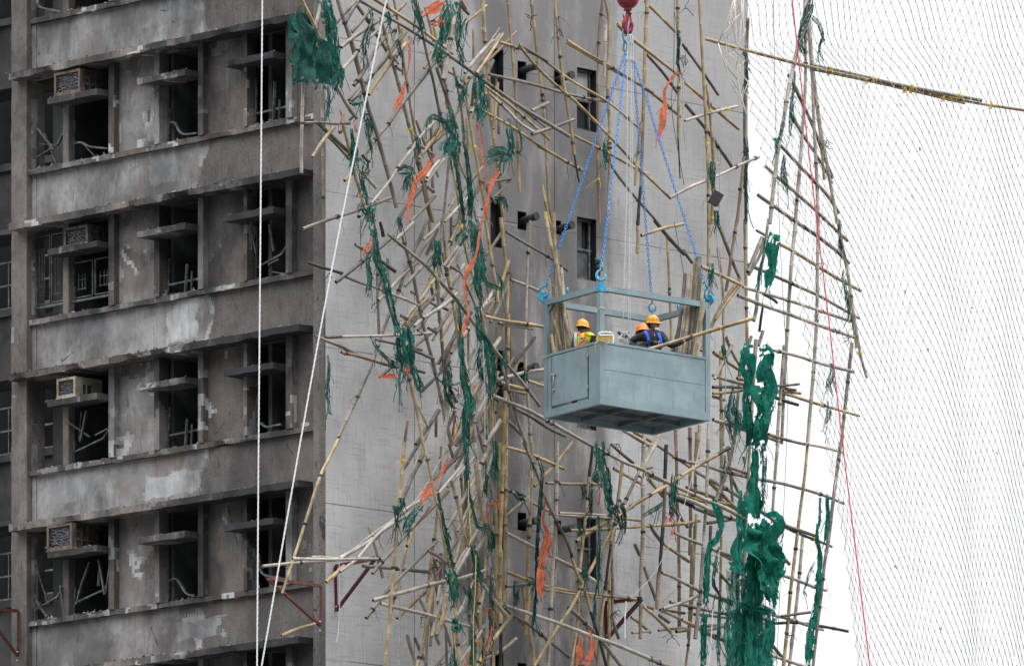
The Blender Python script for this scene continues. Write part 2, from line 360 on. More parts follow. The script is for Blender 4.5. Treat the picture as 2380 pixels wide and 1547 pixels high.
# =============================== THE TOWER ===============================
def sU(U, d=0.0): return Lsz(U, 700, d)[0]
ZL = Lsz(693.3, 28, .378)[1]; TL = .125            # ledge top, thickness
ZS = Lsz(728, 263, .10)[1]; TS = .10               # sill band top
ZH = Lsz(430, 160, .45)[1]; TH = .115              # hood top
Z3 = Vector((0,0,1))
tower = empty('residential_tower', (CX, CY, 0))
tag(tower, 'fire-blackened residential tower with scorched mosaic tile facade, gutted windows and a blank concrete flank', 'building')
TI = Matrix.Translation((-CX, -CY, 0))
TLm = TI @ ML; TRm = TI @ MR
def rough_box(mb, x0, x1, y0, y1, z0, z1, amp=.012, step=.12, mi=0, seed=0, chips=0):
    """a long slab whose long edges are chipped: rings of 8 vertices jittered along x"""
    n = max(1, int((x1-x0)/step)); vs = []
    for i in range(n+1):
        x = x0+(x1-x0)*i/n
        def j(k, a=amp): return (noise.noise(Vector((x*3.1+seed, k*5.3, seed*.7)))*1.0 + noise.noise(Vector((x*9.7+seed, k*7.1, 3)))*.6)*a
        bite = max(0, noise.noise(Vector((x*1.3+seed*3, 1.7, 8)))-.28)*chips
        vs += [(x, y0, z0+0), (x, y1+j(1)-bite, z0+j(2)+bite*.6), (x, y1+j(3)-bite*.4, z1+j(4)*.7), (x, y0, z1)]
    fs = [(i*4+k, i*4+(k+1)%4, (i+1)*4+(k+1)%4, (i+1)*4+k) for i in range(n) for k in range(4)]
    fs += [(3,2,1,0), tuple(n*4+k for k in range(4))]
    mb.add(vs, fs, mi)
def rubble(mb, x0, x1, y0, y1, z, n, size=.04, seed=0):
    r = random.Random(seed)
    for i in range(n):
        x, y = r.uniform(x0,x1), r.uniform(y0,y1); s = size*r.uniform(.3,1.1); c = Vector((x,y,z+s*.25))
        vs = [c+Vector((r.uniform(-1,1)*s, r.uniform(-1,1)*s*.7, r.uniform(-.3,.7)*s)) for _ in range(6)]
        mb.add(vs, [(0,1,2),(0,2,3),(0,3,4),(1,2,5),(2,3,5),(0,4,5),(3,4,5),(0,1,5)])
B3 = (sU(574,.13), sU(664,.13)); B2 = (sU(370,.13), sU(460,.13)); B1B = (sU(163), sU(252,.13)); B1A = (sU(76), sU(150))
S_R = .10; S_COL = sU(728,.15); S_LP0, S_LP1 = sU(62,.15), sU(28,.15)
piers = [(sU(678,.13), B3[1]), (B3[0], sU(566,.13)), (sU(472,.13), B2[1]), (B2[0], sU(358,.13)), (sU(265,.13), B1B[1])]
hoods = [(sU(635,.42), sU(520,.42), .42), (sU(430,.45), sU(318,.45), .45), (sU(225,.38), sU(110,.38), .38)]
def opening(s0, s1, zlo, zhi, seed, style):
    """one gutted window: what is left of its metal frame, with debris lying on the sill"""
    r = random.Random(seed); mb = MB(); w = s1-s0
    y = -.07
    def bar(a, b, t=.035): mb.bar(a, b, t, t*.7)
    if style != 'gone':
        bar((s1-.03,y,zlo+.02),(s1-.04-r.uniform(0,.04),y,zhi*.55+zlo*.45+r.uniform(-.2,.3)))
    if style == 'bent':
        hh = r.uniform(.12,.62); k1 = r.uniform(.25,.75); p0 = Vector((s1-.05,y,zlo+hh)); pts = [p0, Vector((s1-w*k1*.5,y+.05,zlo+hh+r.uniform(-.05,.10))), Vector((s1-w*k1,y+.1,zlo+hh*r.uniform(.3,.8))), Vector((s0+w*r.uniform(.04,.2),y+.12,zlo+r.uniform(.02,.12)))]
        pts = smooth_path(pts,.08)
        for q in range(len(pts)-1): bar(pts[q],pts[q+1],.045)
        if r.random()<.6: bar(pts[len(pts)//3],(s1-w*r.uniform(.3,.6),y+.05,zlo),.028)
        if r.random()<.5: bar((s0+.04,y,zlo),(s0+.05+r.uniform(0,.1),y,zlo+r.uniform(.5,1.1)),.03)
    if style == 'low':
        zz = zlo+r.uniform(.22,.34); bar((s0+.03,y,zz+.02),(s1-.04,y,zz),.05); bar((s0+w*.5,y+.03,zlo),(s0+w*.42,y+.06,zlo+r.uniform(.5,.75)),.045)
        bar((s0+w*.35,y+.03,zlo),(s0+w*.3,y+.06,zlo+.4),.03)
    if style == 'grille':
        for q in range(2):
            a = s0+w*(.04+.5*q); b = a+w*.44
            for xx in (a,b): bar((xx,y,zlo+.3),(xx,y,zhi-.1),.03)
            for zz in (zlo+.3,zhi-.12): bar((a,y,zz),(b,y,zz),.03)
            for t in (.35,.5,.7): bar((a+(b-a)*t,y+.02,zlo+.42),(a+(b-a)*t,y+.02,zhi-.35),.014)
            for t in (.45,.62): bar((a+(b-a)*.3,y+.02,zlo+t),(a+(b-a)*.75,y+.02,zlo+t),.014)
        bar((s0,y,zlo+.24),(s1,y,zlo+.24),.06)
    if style == 'tangle':
        for q in range(5):
            a = Vector((r.uniform(s0,s1),y+r.uniform(0,.12),zlo+r.uniform(0,.5))); d = Vector((r.uniform(-.5,.5),r.uniform(-.05,.1),r.uniform(-.1,.8)))
            b = a+d; b.x = min(max(b.x,s0+.02),s1-.02); b.z = min(b.z,zhi-.1)
            bar(a,b,r.choice((.02,.03,.045)))
        bar((s1-.05,y,zlo+.25),(s0+.3*w,y,zlo+.42),.045); bar((s0+.3*w,y,zlo+.42),(s0+.03,y,zlo+.7),.045)
    f = mb.build('window_frame', M['alu'], tower, TLm)
    rb = MB(); rubble(rb, s0+.02, s1-.02, -.06, .07, zlo, int(10+26*r.random()), .05, seed)
    if style in ('low','bent','tangle'):
        for q in range(2):                      # glass shards and lumps
            x = r.uniform(s0+.05,s1-.1); h = r.uniform(.03,.13)
            rb.add([(x,-.03,zlo),(x+r.uniform(.06,.16),-.02,zlo),(x+r.uniform(0,.1),-.05,zlo+h)], [(0,1,2)])
    rb.build("sill_rubble", M["rubble"], f)["kind"] = "stuff"
    f.children[0].matrix_local = Matrix.Identity(4)
styles = {(-1,1):'gone',(-1,2):'gone',(-1,3):'bent',(-1,0):'bent',
          (0,0):'tangle',(0,1):'bent',(0,2):'bent',(0,3):'low',(1,0):'grille',(1,1):'grille',(1,2):'low',(1,3):'tangle',
          (2,0):'gone',(2,1):'tangle',(2,2):'low',(2,3):'bent',(3,0):'tangle',(3,1):'tangle',(3,2):'bent',(3,3):'bent',
          (4,0):'gone',(4,1):'bent',(4,2):'gone',(4,3):'gone',(5,0):'gone',(5,1):'gone',(5,2):'gone',(5,3):'gone'}
for k in range(-1, 6):
    dz = -k*STOREY; zl, zs, zh = ZL+dz, ZS+dz, ZH+dz
    # ledge above this storey's windows
    m = MB(); rough_box(m, sU(693.3,.378), sU(20,.378), -.1, .378, zl-TL, zl, .016, .10, seed=k*7+1, chips=.35)
    led = m.build('ledge', M['ledge'], tower, TLm)
    m = MB(); rubble(m, .5, 8.6, .20, .375, zl, 150, .045, 50+k); m.build("ledge_rubble", M["rubble"], led)["kind"] = "stuff"
    # sill band
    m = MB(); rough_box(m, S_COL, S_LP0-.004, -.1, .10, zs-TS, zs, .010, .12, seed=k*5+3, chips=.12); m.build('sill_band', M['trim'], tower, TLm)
    # spandrel below the sill band, down to the next ledge
    m = MB(); m.box(S_COL, S_LP0-.004, -.1, 0, zl-STOREY, zs-TS)
    m.box(S_LP0-.12, S_LP0-.004, 0, .022, zl-STOREY, zs-TS)
    m.build('spandrel', M['spandrel'], tower, TLm)
    # wall panels between the window bays
    for (a, b, mat) in ((S_COL, piers[0][0], 'panel_tile'), (piers[1][1], piers[2][0], 'panel_tile'), (piers[3][1], piers[4][0], 'panel_bare')):
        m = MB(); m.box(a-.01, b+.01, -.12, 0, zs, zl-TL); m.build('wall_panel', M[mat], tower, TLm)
    for i, (a, b) in enumerate(piers):
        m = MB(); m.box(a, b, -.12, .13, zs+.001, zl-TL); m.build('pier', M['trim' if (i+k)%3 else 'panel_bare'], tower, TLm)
    m = MB(); m.box(B1B[0]-.001+0, B1A[0]*0+sU(150), -.12, .04, zs+.001, zl-TL)
    m.build('pier', M['pillar'], tower, TLm)
    m = MB(); m.box(B1A[1]*0+sU(76), S_LP0+.02, -.12, .03, zs+.001, zl-TL); m.build('pier', M['panel_bare'], tower, TLm)
    for i, (a, b, d) in enumerate(hoods):
        m = MB(); rough_box(m, a, b, -.05, d, zh-TH, zh, .010, .08, seed=k*11+i, chips=.18); h = m.build('window_hood', M['ledge' if i<2 else 'trim'], tower, TLm)
        m = MB(); rubble(m, a+.02, b-.02, d-.15, d-.01, zh, 26, .035, 90+k*3+i); m.build("hood_rubble", M["rubble"], h)["kind"] = "stuff"
    ops = [B1A, B1B, B2, B3]
    for i, (a, b) in enumerate(ops):
        a, b = min(a,b), max(a,b)
        opening(a, b, zs, zh-TH if i else zl-TL, 300+k*10+i, styles[(k,i)])
    # rooms
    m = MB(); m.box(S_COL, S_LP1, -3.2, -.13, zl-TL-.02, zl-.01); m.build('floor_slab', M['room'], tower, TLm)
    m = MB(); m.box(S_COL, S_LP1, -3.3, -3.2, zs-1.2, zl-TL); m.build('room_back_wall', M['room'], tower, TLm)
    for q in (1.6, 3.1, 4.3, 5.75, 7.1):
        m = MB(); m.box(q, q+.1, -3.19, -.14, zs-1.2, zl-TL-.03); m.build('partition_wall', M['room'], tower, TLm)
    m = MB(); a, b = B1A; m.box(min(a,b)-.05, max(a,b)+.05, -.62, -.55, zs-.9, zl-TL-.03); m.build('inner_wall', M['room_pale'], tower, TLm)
# tower skin above and below the detailed storeys, corner column, end pillar
m = MB(); m.box(S_COL, S_LP0-.004, -.1, 0, ZL+STOREY+.002, 44); m.box(S_COL, S_LP0-.004, -.1, 0, 0, ZL-6*STOREY-.13); m.build('upper_and_lower_wall', M['spandrel'], tower, TLm)
m = MB(); m.box(0.004, S_COL, -.25, .15, 0, 44); m.build('corner_column', M['column'], tower, TLm)
m = MB()
rough = [(z, noise.noise(Vector((z*2.3,1,1)))*.02) for z in [i*.12 for i in range(0, 366)]]
vs = []
for z, j in rough:
    vs += [(S_LP0+j*.2, -.3, z), (S_LP1+.02+j, -.3, z), (S_LP1+.02+j, .15+j*.4, z), (S_LP0+j*.2, .15+j*.2, z)]
m.add(vs, [(i*4+q, i*4+(q+1)%4, (i+1)*4+(q+1)%4, (i+1)*4+q) for i in range(len(rough)-1) for q in range(4)])
m.build('end_pillar', M['pillar'], tower, TLm)
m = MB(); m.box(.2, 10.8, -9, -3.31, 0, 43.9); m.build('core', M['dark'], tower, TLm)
# ---- right flank: blank wall with a tiled strip of small windows
def holes_wall(mb, x0, x1, z0, z1, holes, yf, yb):
    xs = sorted({x0,x1,*[h[0] for h in holes],*[h[1] for h in holes]}); zs_ = sorted({z0,z1,*[h[2] for h in holes],*[h[3] for h in holes]})
    def inh(x, z): return any(h[0]-1e-6 < x < h[1]+1e-6 and h[2]-1e-6 < z < h[3]+1e-6 for h in holes)
    for i in range(len(xs)-1):
        for j in range(len(zs_)-1):
            xa, xb, za, zb = xs[i], xs[i+1], zs_[j], zs_[j+1]
            if inh((xa+xb)/2, (za+zb)/2): continue
            mb.add([(xa,yf,za),(xb,yf,za),(xb,yf,zb),(xa,yf,zb)], [(0,1,2,3)])
            mb.add([(xa,yb,za),(xb,yb,za),(xb,yb,zb),(xa,yb,zb)], [(3,2,1,0)])
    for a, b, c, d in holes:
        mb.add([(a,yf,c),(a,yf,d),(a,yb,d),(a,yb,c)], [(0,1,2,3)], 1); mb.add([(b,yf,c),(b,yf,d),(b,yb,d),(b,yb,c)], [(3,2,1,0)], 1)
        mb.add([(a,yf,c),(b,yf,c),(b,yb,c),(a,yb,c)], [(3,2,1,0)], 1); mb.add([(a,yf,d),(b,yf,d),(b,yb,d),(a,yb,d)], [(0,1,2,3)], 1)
    mb.add([(x0,yf,z0),(x0,yf,z1),(x0,yb,z1),(x0,yb,z0)], [(0,1,2,3)]); mb.add([(x1,yf,z0),(x1,yf,z1),(x1,yb,z1),(x1,yb,z0)], [(3,2,1,0)])
def rz(U, V): return Rsz(U, V)
def hole(U0, U1, Vt, Vb):
    a, zt = Rsz(U0, Vt); zb = Rsz(U0, Vb)[1]; b = Rsz(U1, Vt)[0]; return (a, b, zb, zt)
base_holes = [hole(1140,1170,110,222), hole(1203,1223,141,183), hole(1287,1304,163,195), hole(1341,1386,156,300)]
hl = []; 
for k in range(-1, 6):
    for h in base_holes: hl.append((h[0], h[1], h[2]-k*STOREY*.985, h[3]-k*STOREY*.985))
m = MB(); T_END = Rsz(1738,700)[0]
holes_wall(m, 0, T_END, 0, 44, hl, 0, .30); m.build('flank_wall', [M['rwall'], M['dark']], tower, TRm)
m = MB(); m.box(3.6, T_END-.01, .62, 9, 0, 43.9); m.build('flank_core', M['dark'], tower, TRm)
m = MB(); m.box(T_END-.2, T_END-.004, .301, 9.0, 0, 44); m.build('end_wall', M['rwall'], tower, TRm)
m = MB(); m.box(0, T_END, -.3+.3, 9.1, 44.001, 44.3); m.build('roof', M['rwall'], tower, TRm)
M['pane_grey'] = simple('dusty_grey_pane',(.085,.09,.092),.35,var=.4,scale=4)
M['board'] = simple('pale_board',(.30,.32,.31),.7,var=.2,scale=3)
for k in range(-1, 6):
    for i in (0, 3):
        a, b, c, d = base_holes[i]; c -= k*STOREY*.985; d -= k*STOREY*.985
        m = MB(); x1 = b-.02; y = .235 if i==0 else .13
        for x in (a+.02, (x1+a)/2+.02 if i==0 else x1-.05, ): m.bar((x,y,c),(x,y,d),.04)
        for z in (c+.03, (c+d)/2, d-.03): m.bar((a,y,z),(x1,y,z),.045)
        fr = m.build('window_frame', M['alu'], tower, TRm)
        m = MB(); 
        if i==0 or k in (1,3): m.box(a+.04, (a+b)/2, y+.01, y+.02, c+.05, d-.06)
        m.box(a+.04, x1-.05, y+.012, y+.022, (c+d)/2+.03, d-.06) if k in (0,) else m.box(a+.04,x1-.05,y+.012,y+.022,c+.05,(c+d)/2-.03)
        m.build('pane', M['board'] if k == 0 and i == 3 else M['pane_grey'], fr)
    for i in (1, 2):
        a, b, c, d = base_holes[i]; c -= k*STOREY*.985; d -= k*STOREY*.985
        m = MB(); zc = c+(d-c)*(.5 if i==1 else .35); xc = (a+b)/2
        pts = [Vector((xc+.08, .5, zc-.03)), Vector((xc+.10, -.25, zc+.06 if k!=3 else zc), ), ]
        m.tube(smooth_path(pts,.1), .066, 14)
        m.tube([pts[1]-Vector((0,.0,0)), pts[1]-Vector((-.003,.05,-.004))], .076, 14)
        m.build('drain_pipe', M['pipe'], tower, TRm)
# ---- the neighbouring wing seen at the picture's left border
wing = empty('scorched_wing', (CX, CY, 0)); tag(wing, 'dark scorched wing of flats set back beyond the end pillar, at the far left border', 'building')
wing.rotation_euler = (0,0,0)
WD = -3.4; wz = lambda V: Lsz(14, V, WD)[1]
m = MB(); wh = []
for k in range(-1, 6):
    zt, zb = wz(227)-k*STOREY, wz(383)-k*STOREY; wh.append((9.2, 14.5, zb, zt))
def lwall(mb, x0,x1,z0,z1,holes,y,th):
    t = MB(); holes_wall(t, x0,x1,z0,z1,holes,-y,-y+th); mb.add([(v[0],-v[1],v[2]) for v in t.v], [f[::-1] for f in t.f])
    mb.m[-len(t.f):] = t.m
lwall(m, 8.8, 16, 0, 44, wh, WD, .25); m.build('wall', [M['wing'], M['dark']], wing, TLm)
for k in range(-1, 6):
    zt, zb = wz(227)-k*STOREY, wz(383)-k*STOREY
    m = MB(); rough_box(m, 8.8, 16, WD, WD+.25, zt+.10, zt+.20, .01, .2, seed=k); rough_box(m, 8.8, 16, WD, WD+.08, zb-.14, zb, .01, .2, seed=k+40)
    m.build('ledge', M['wing'], wing, TLm)
    m = MB()
    for q in range(9):
        x = 10.2+q*.34; m.bar((x, WD-.12, zb+.02), (x, WD-.12, zb+.95), .03)
    for z in (.05,.5,.95): m.bar((9.3,WD-.12,zb+z),(14.4,WD-.12,zb+z),.035)
    if k in (1,2,3): m.build('window_frame', M['alu'], wing, TLm)
m = MB(); m.box(8.8, 16, WD-5, WD-1.6, 0, 43.9); m.build('core', M['dark'], wing, TLm)
# ---- air conditioners standing on the left bay's hoods
def ac(k, U0, U1, d, h, mats, label, broken):
    zh = ZH-k*STOREY; s0, s1 = sU(U1,d), sU(U0,d); cas, = mats[:1]
    r = empty('air_conditioner', ML @ Vector(((s0+s1)/2, d-.33, zh+.035))); r.matrix_world = ML @ Matrix.Translation(((s0+s1)/2, d-.33, zh+.035))
    tag(r, label, 'air conditioner', 'window air conditioners on concrete shelves')
    w = (s1-s0)/2; D = .33; t = .025
    m = MB(); m.box(-w,w,-D,D,0,t); m.box(-w,w,-D,D,h-t,h)
    m.box(-w,-w+t,D-.10,D,t,h-t); m.box(w-t,w,-D,D,t,h-t); m.box(-w,-w+t,-D,-D+.1,t,h-t)
    if broken:                                   # open cooling slots in the side that faces us
        for q in range(3):
            y0 = D-.13-.15*q; m.box(-w,-w+t,y0-.13,y0-.10,t,h-t)
            for z in (h*.3,h*.62): m.box(-w+.002,-w+t-.002,y0-.10,y0+.03,z,z+.05)
        m.box(-w,-w+t,-D+.1,D-.55,t,h-t)
    else:
        m.box(-w,-w+t,-D+.1,D-.10,h*.62,h-t); m.box(-w,-w+t,-D+.1,D-.10,t,h*.12)
        m.box(-w,-w+t,-D+.1,D-.42,h*.12,h*.62); m.box(-w,-w+t,D-.18,D-.1,h*.12,h*.62); m.box(-w,-w+t,D-.29,D-.27,h*.12,h*.62)
    m.box(-w,-w+.05,D,D+.015,0,h); m.box(w-.05,w,D,D+.015,0,h); m.box(-w+.051,w-.051,D,D+.012,h-.05,h); m.box(-w+.051,w-.051,D,D+.012,0,.04)
    m.box(-w-.02,w+.02,-D,D+.02,-.034,-.001)
    m.build('casing', cas, r)
    m = MB(); rr = random.Random(k)
    for q in range(15):
        z = .05+(h-.12)*q/14; pts = [Vector((-w+.05+(2*w-.1)*i/8, D-.02+rr.uniform(-.012,.012), z+rr.uniform(-.012,.012)*(3 if broken else 1))) for i in range(9)]
        m.tube(pts, .008, 4)
    m.box(-w+.03, w-.03, -D+.05, D-.06, .03, h-.03)
    m.build('fins', M['fins'], r)
ac(0,127,187,.33,.42,[M['ac_rust']],'rust-framed air conditioner with buckled fins, highest of the four on the left bay',True)
ac(1,150,205,.16,.36,[M['ac_burnt']],'burnt-out grey air conditioner sitting above the window with intact grilles',True)
ac(2,133,176,.30,.36,[M['ac_cream']],'cream-cased air conditioner with side vent, cleanest of the four on the left bay',False)
ac(3,110,168,.36,.46,[M['ac_rust']],'large rusty air conditioner with open side slots, lowest of the four on the left bay',True)
# ---- ground and world
m = MB(); m.add([(-3000,-600,0),(3000,-600,0),(3000,5000,0),(-3000,5000,0)], [(0,1,2,3)])
gr = m.build('ground', simple('asphalt_ground',(.07,.07,.068),.9,var=.2,scale=.2)); gr['kind'] = 'structure'
w = bpy.data.worlds.new('World'); sc.world = w; w.use_nodes = True; nt = w.node_tree; nt.nodes.clear()
o_ = nt.nodes.new('ShaderNodeOutputWorld'); bg = nt.nodes.new('ShaderNodeBackground'); sky = nt.nodes.new('ShaderNodeTexSky')
sky.sky_type = 'NISHITA'; sky.sun_disc = False
SE, SR = math.radians(48), math.radians(118)
sky.sun_elevation = SE; sky.sun_rotation = SR; sky.dust_density = 4; sky.air_density = 1
# overcast veil: brightest overhead, a third of that at the horizon
tc = nt.nodes.new('ShaderNodeTexCoord'); sp = nt.nodes.new('ShaderNodeSeparateXYZ'); mr = nt.nodes.new('ShaderNodeMapRange')
nt.links.new(tc.outputs['Generated'], sp.inputs[0]); nt.links.new(sp.outputs[2], mr.inputs[0])
for i, k in enumerate((.22,1.0,1.0,4.4)): mr.inputs[i+1].default_value = k
# added dimming of low sky behind the viewer, standing for unseen blocks, darkens under ledges
def mrange(src, vals):
    q = nt.nodes.new('ShaderNodeMapRange'); q.interpolation_type = 'SMOOTHSTEP'; nt.links.new(src, q.inputs[0])
    for i, k in enumerate(vals): q.inputs[i+1].default_value = k
    return q.outputs[0]
def mth(op, a, b_): 
    q = nt.nodes.new('ShaderNodeMath'); q.operation = op
    for i, k in enumerate((a, b_)):
        if isinstance(k, float): q.inputs[i].default_value = k
        else: nt.links.new(k, q.inputs[i])
    return q.outputs[0]
back_dim = mth('MULTIPLY', mrange(sp.outputs[1], (-.15,.35,.86,0.0)), mrange(sp.outputs[2], (.30,.62,1.0,0.0)))
rad = mth('MULTIPLY', mr.outputs[0], mth('SUBTRACT', 1.0, back_dim))
vm = nt.nodes.new('ShaderNodeVectorMath'); vm.operation = 'SCALE'; vm.inputs[0].default_value = (9.1,9.25,9.5); nt.links.new(rad, vm.inputs[3])
mx = nt.nodes.new('ShaderNodeMix'); mx.data_type = 'RGBA'; mx.inputs[0].default_value = .985
nt.links.new(vm.outputs[0], mx.inputs[7]); nt.links.new(sky.outputs[0], mx.inputs[6]); nt.links.new(mx.outputs[2], bg.inputs[0]); bg.inputs[1].default_value = .1
nt.links.new(bg.outputs[0], o_.inputs[0])
ld = bpy.data.lights.new('sun','SUN'); ld.energy = 1.1; ld.angle = math.radians(18); ld.color = (1,.97,.93)
sun = bpy.data.objects.new('sun', ld); C.objects.link(sun)
sd = Vector((math.sin(SR)*math.cos(SE), math.cos(SR)*math.cos(SE), math.sin(SE)))    # towards the sun: right and in front
sun.rotation_euler = sd.to_track_quat('Z','Y').to_euler()
cd = bpy.data.cameras.new('camera'); cam = bpy.data.objects.new('camera', cd); C.objects.link(cam)
cam.location = (0,0,EYE); cam.rotation_euler = (math.radians(90),0,0)
cd.sensor_width = 36; cd.lens = F/2380*36; cd.shift_y = (VH-773.5)/2380; cd.clip_end = 8000; cd.clip_start = 1
sc.camera = cam
sc.view_settings.view_transform = 'Standard'; sc.view_settings.look = 'None'; sc.view_settings.exposure = 0.24; sc.view_settings.gamma = 1
# =============================== BAMBOO POLES ===============================
# each line: <sheet> <tone><width> <layer> : x,y x,y ...      (sheet coordinates taken off enlarged survey sheets)
SH = {'T00':(0,0,3),'T10':(793.33,0,3),'T20':(1586.67,0,3),'T01':(0,515.5,3),'T11':(793.33,515.5,3),'T21':(1586.67,515.5,3),
      'T02':(0,1031,3),'T12':(793.33,1031,3),'T22':(1586.67,1031,3),'Z1':(697.4,0,5.996),'Z2':(697.4,258.1,5.996),'Z3':(697.4,516.1,5.996),
      'Z4':(871.8,774.2,5.996),'Z5':(871.8,1032.2,5.996),'Z6':(871.8,1289.1,5.996),'Z7':(1383.3,964.8,5.996),'Z8':(1383.3,1222.8,5.996),
      'C':(1249.6,610.2,5.4555)}
def UVp(sh, s):
    ox, oy, k = SH[sh]; x, y = s.split(','); return (ox+float(x)/k, oy+float(y)/k)
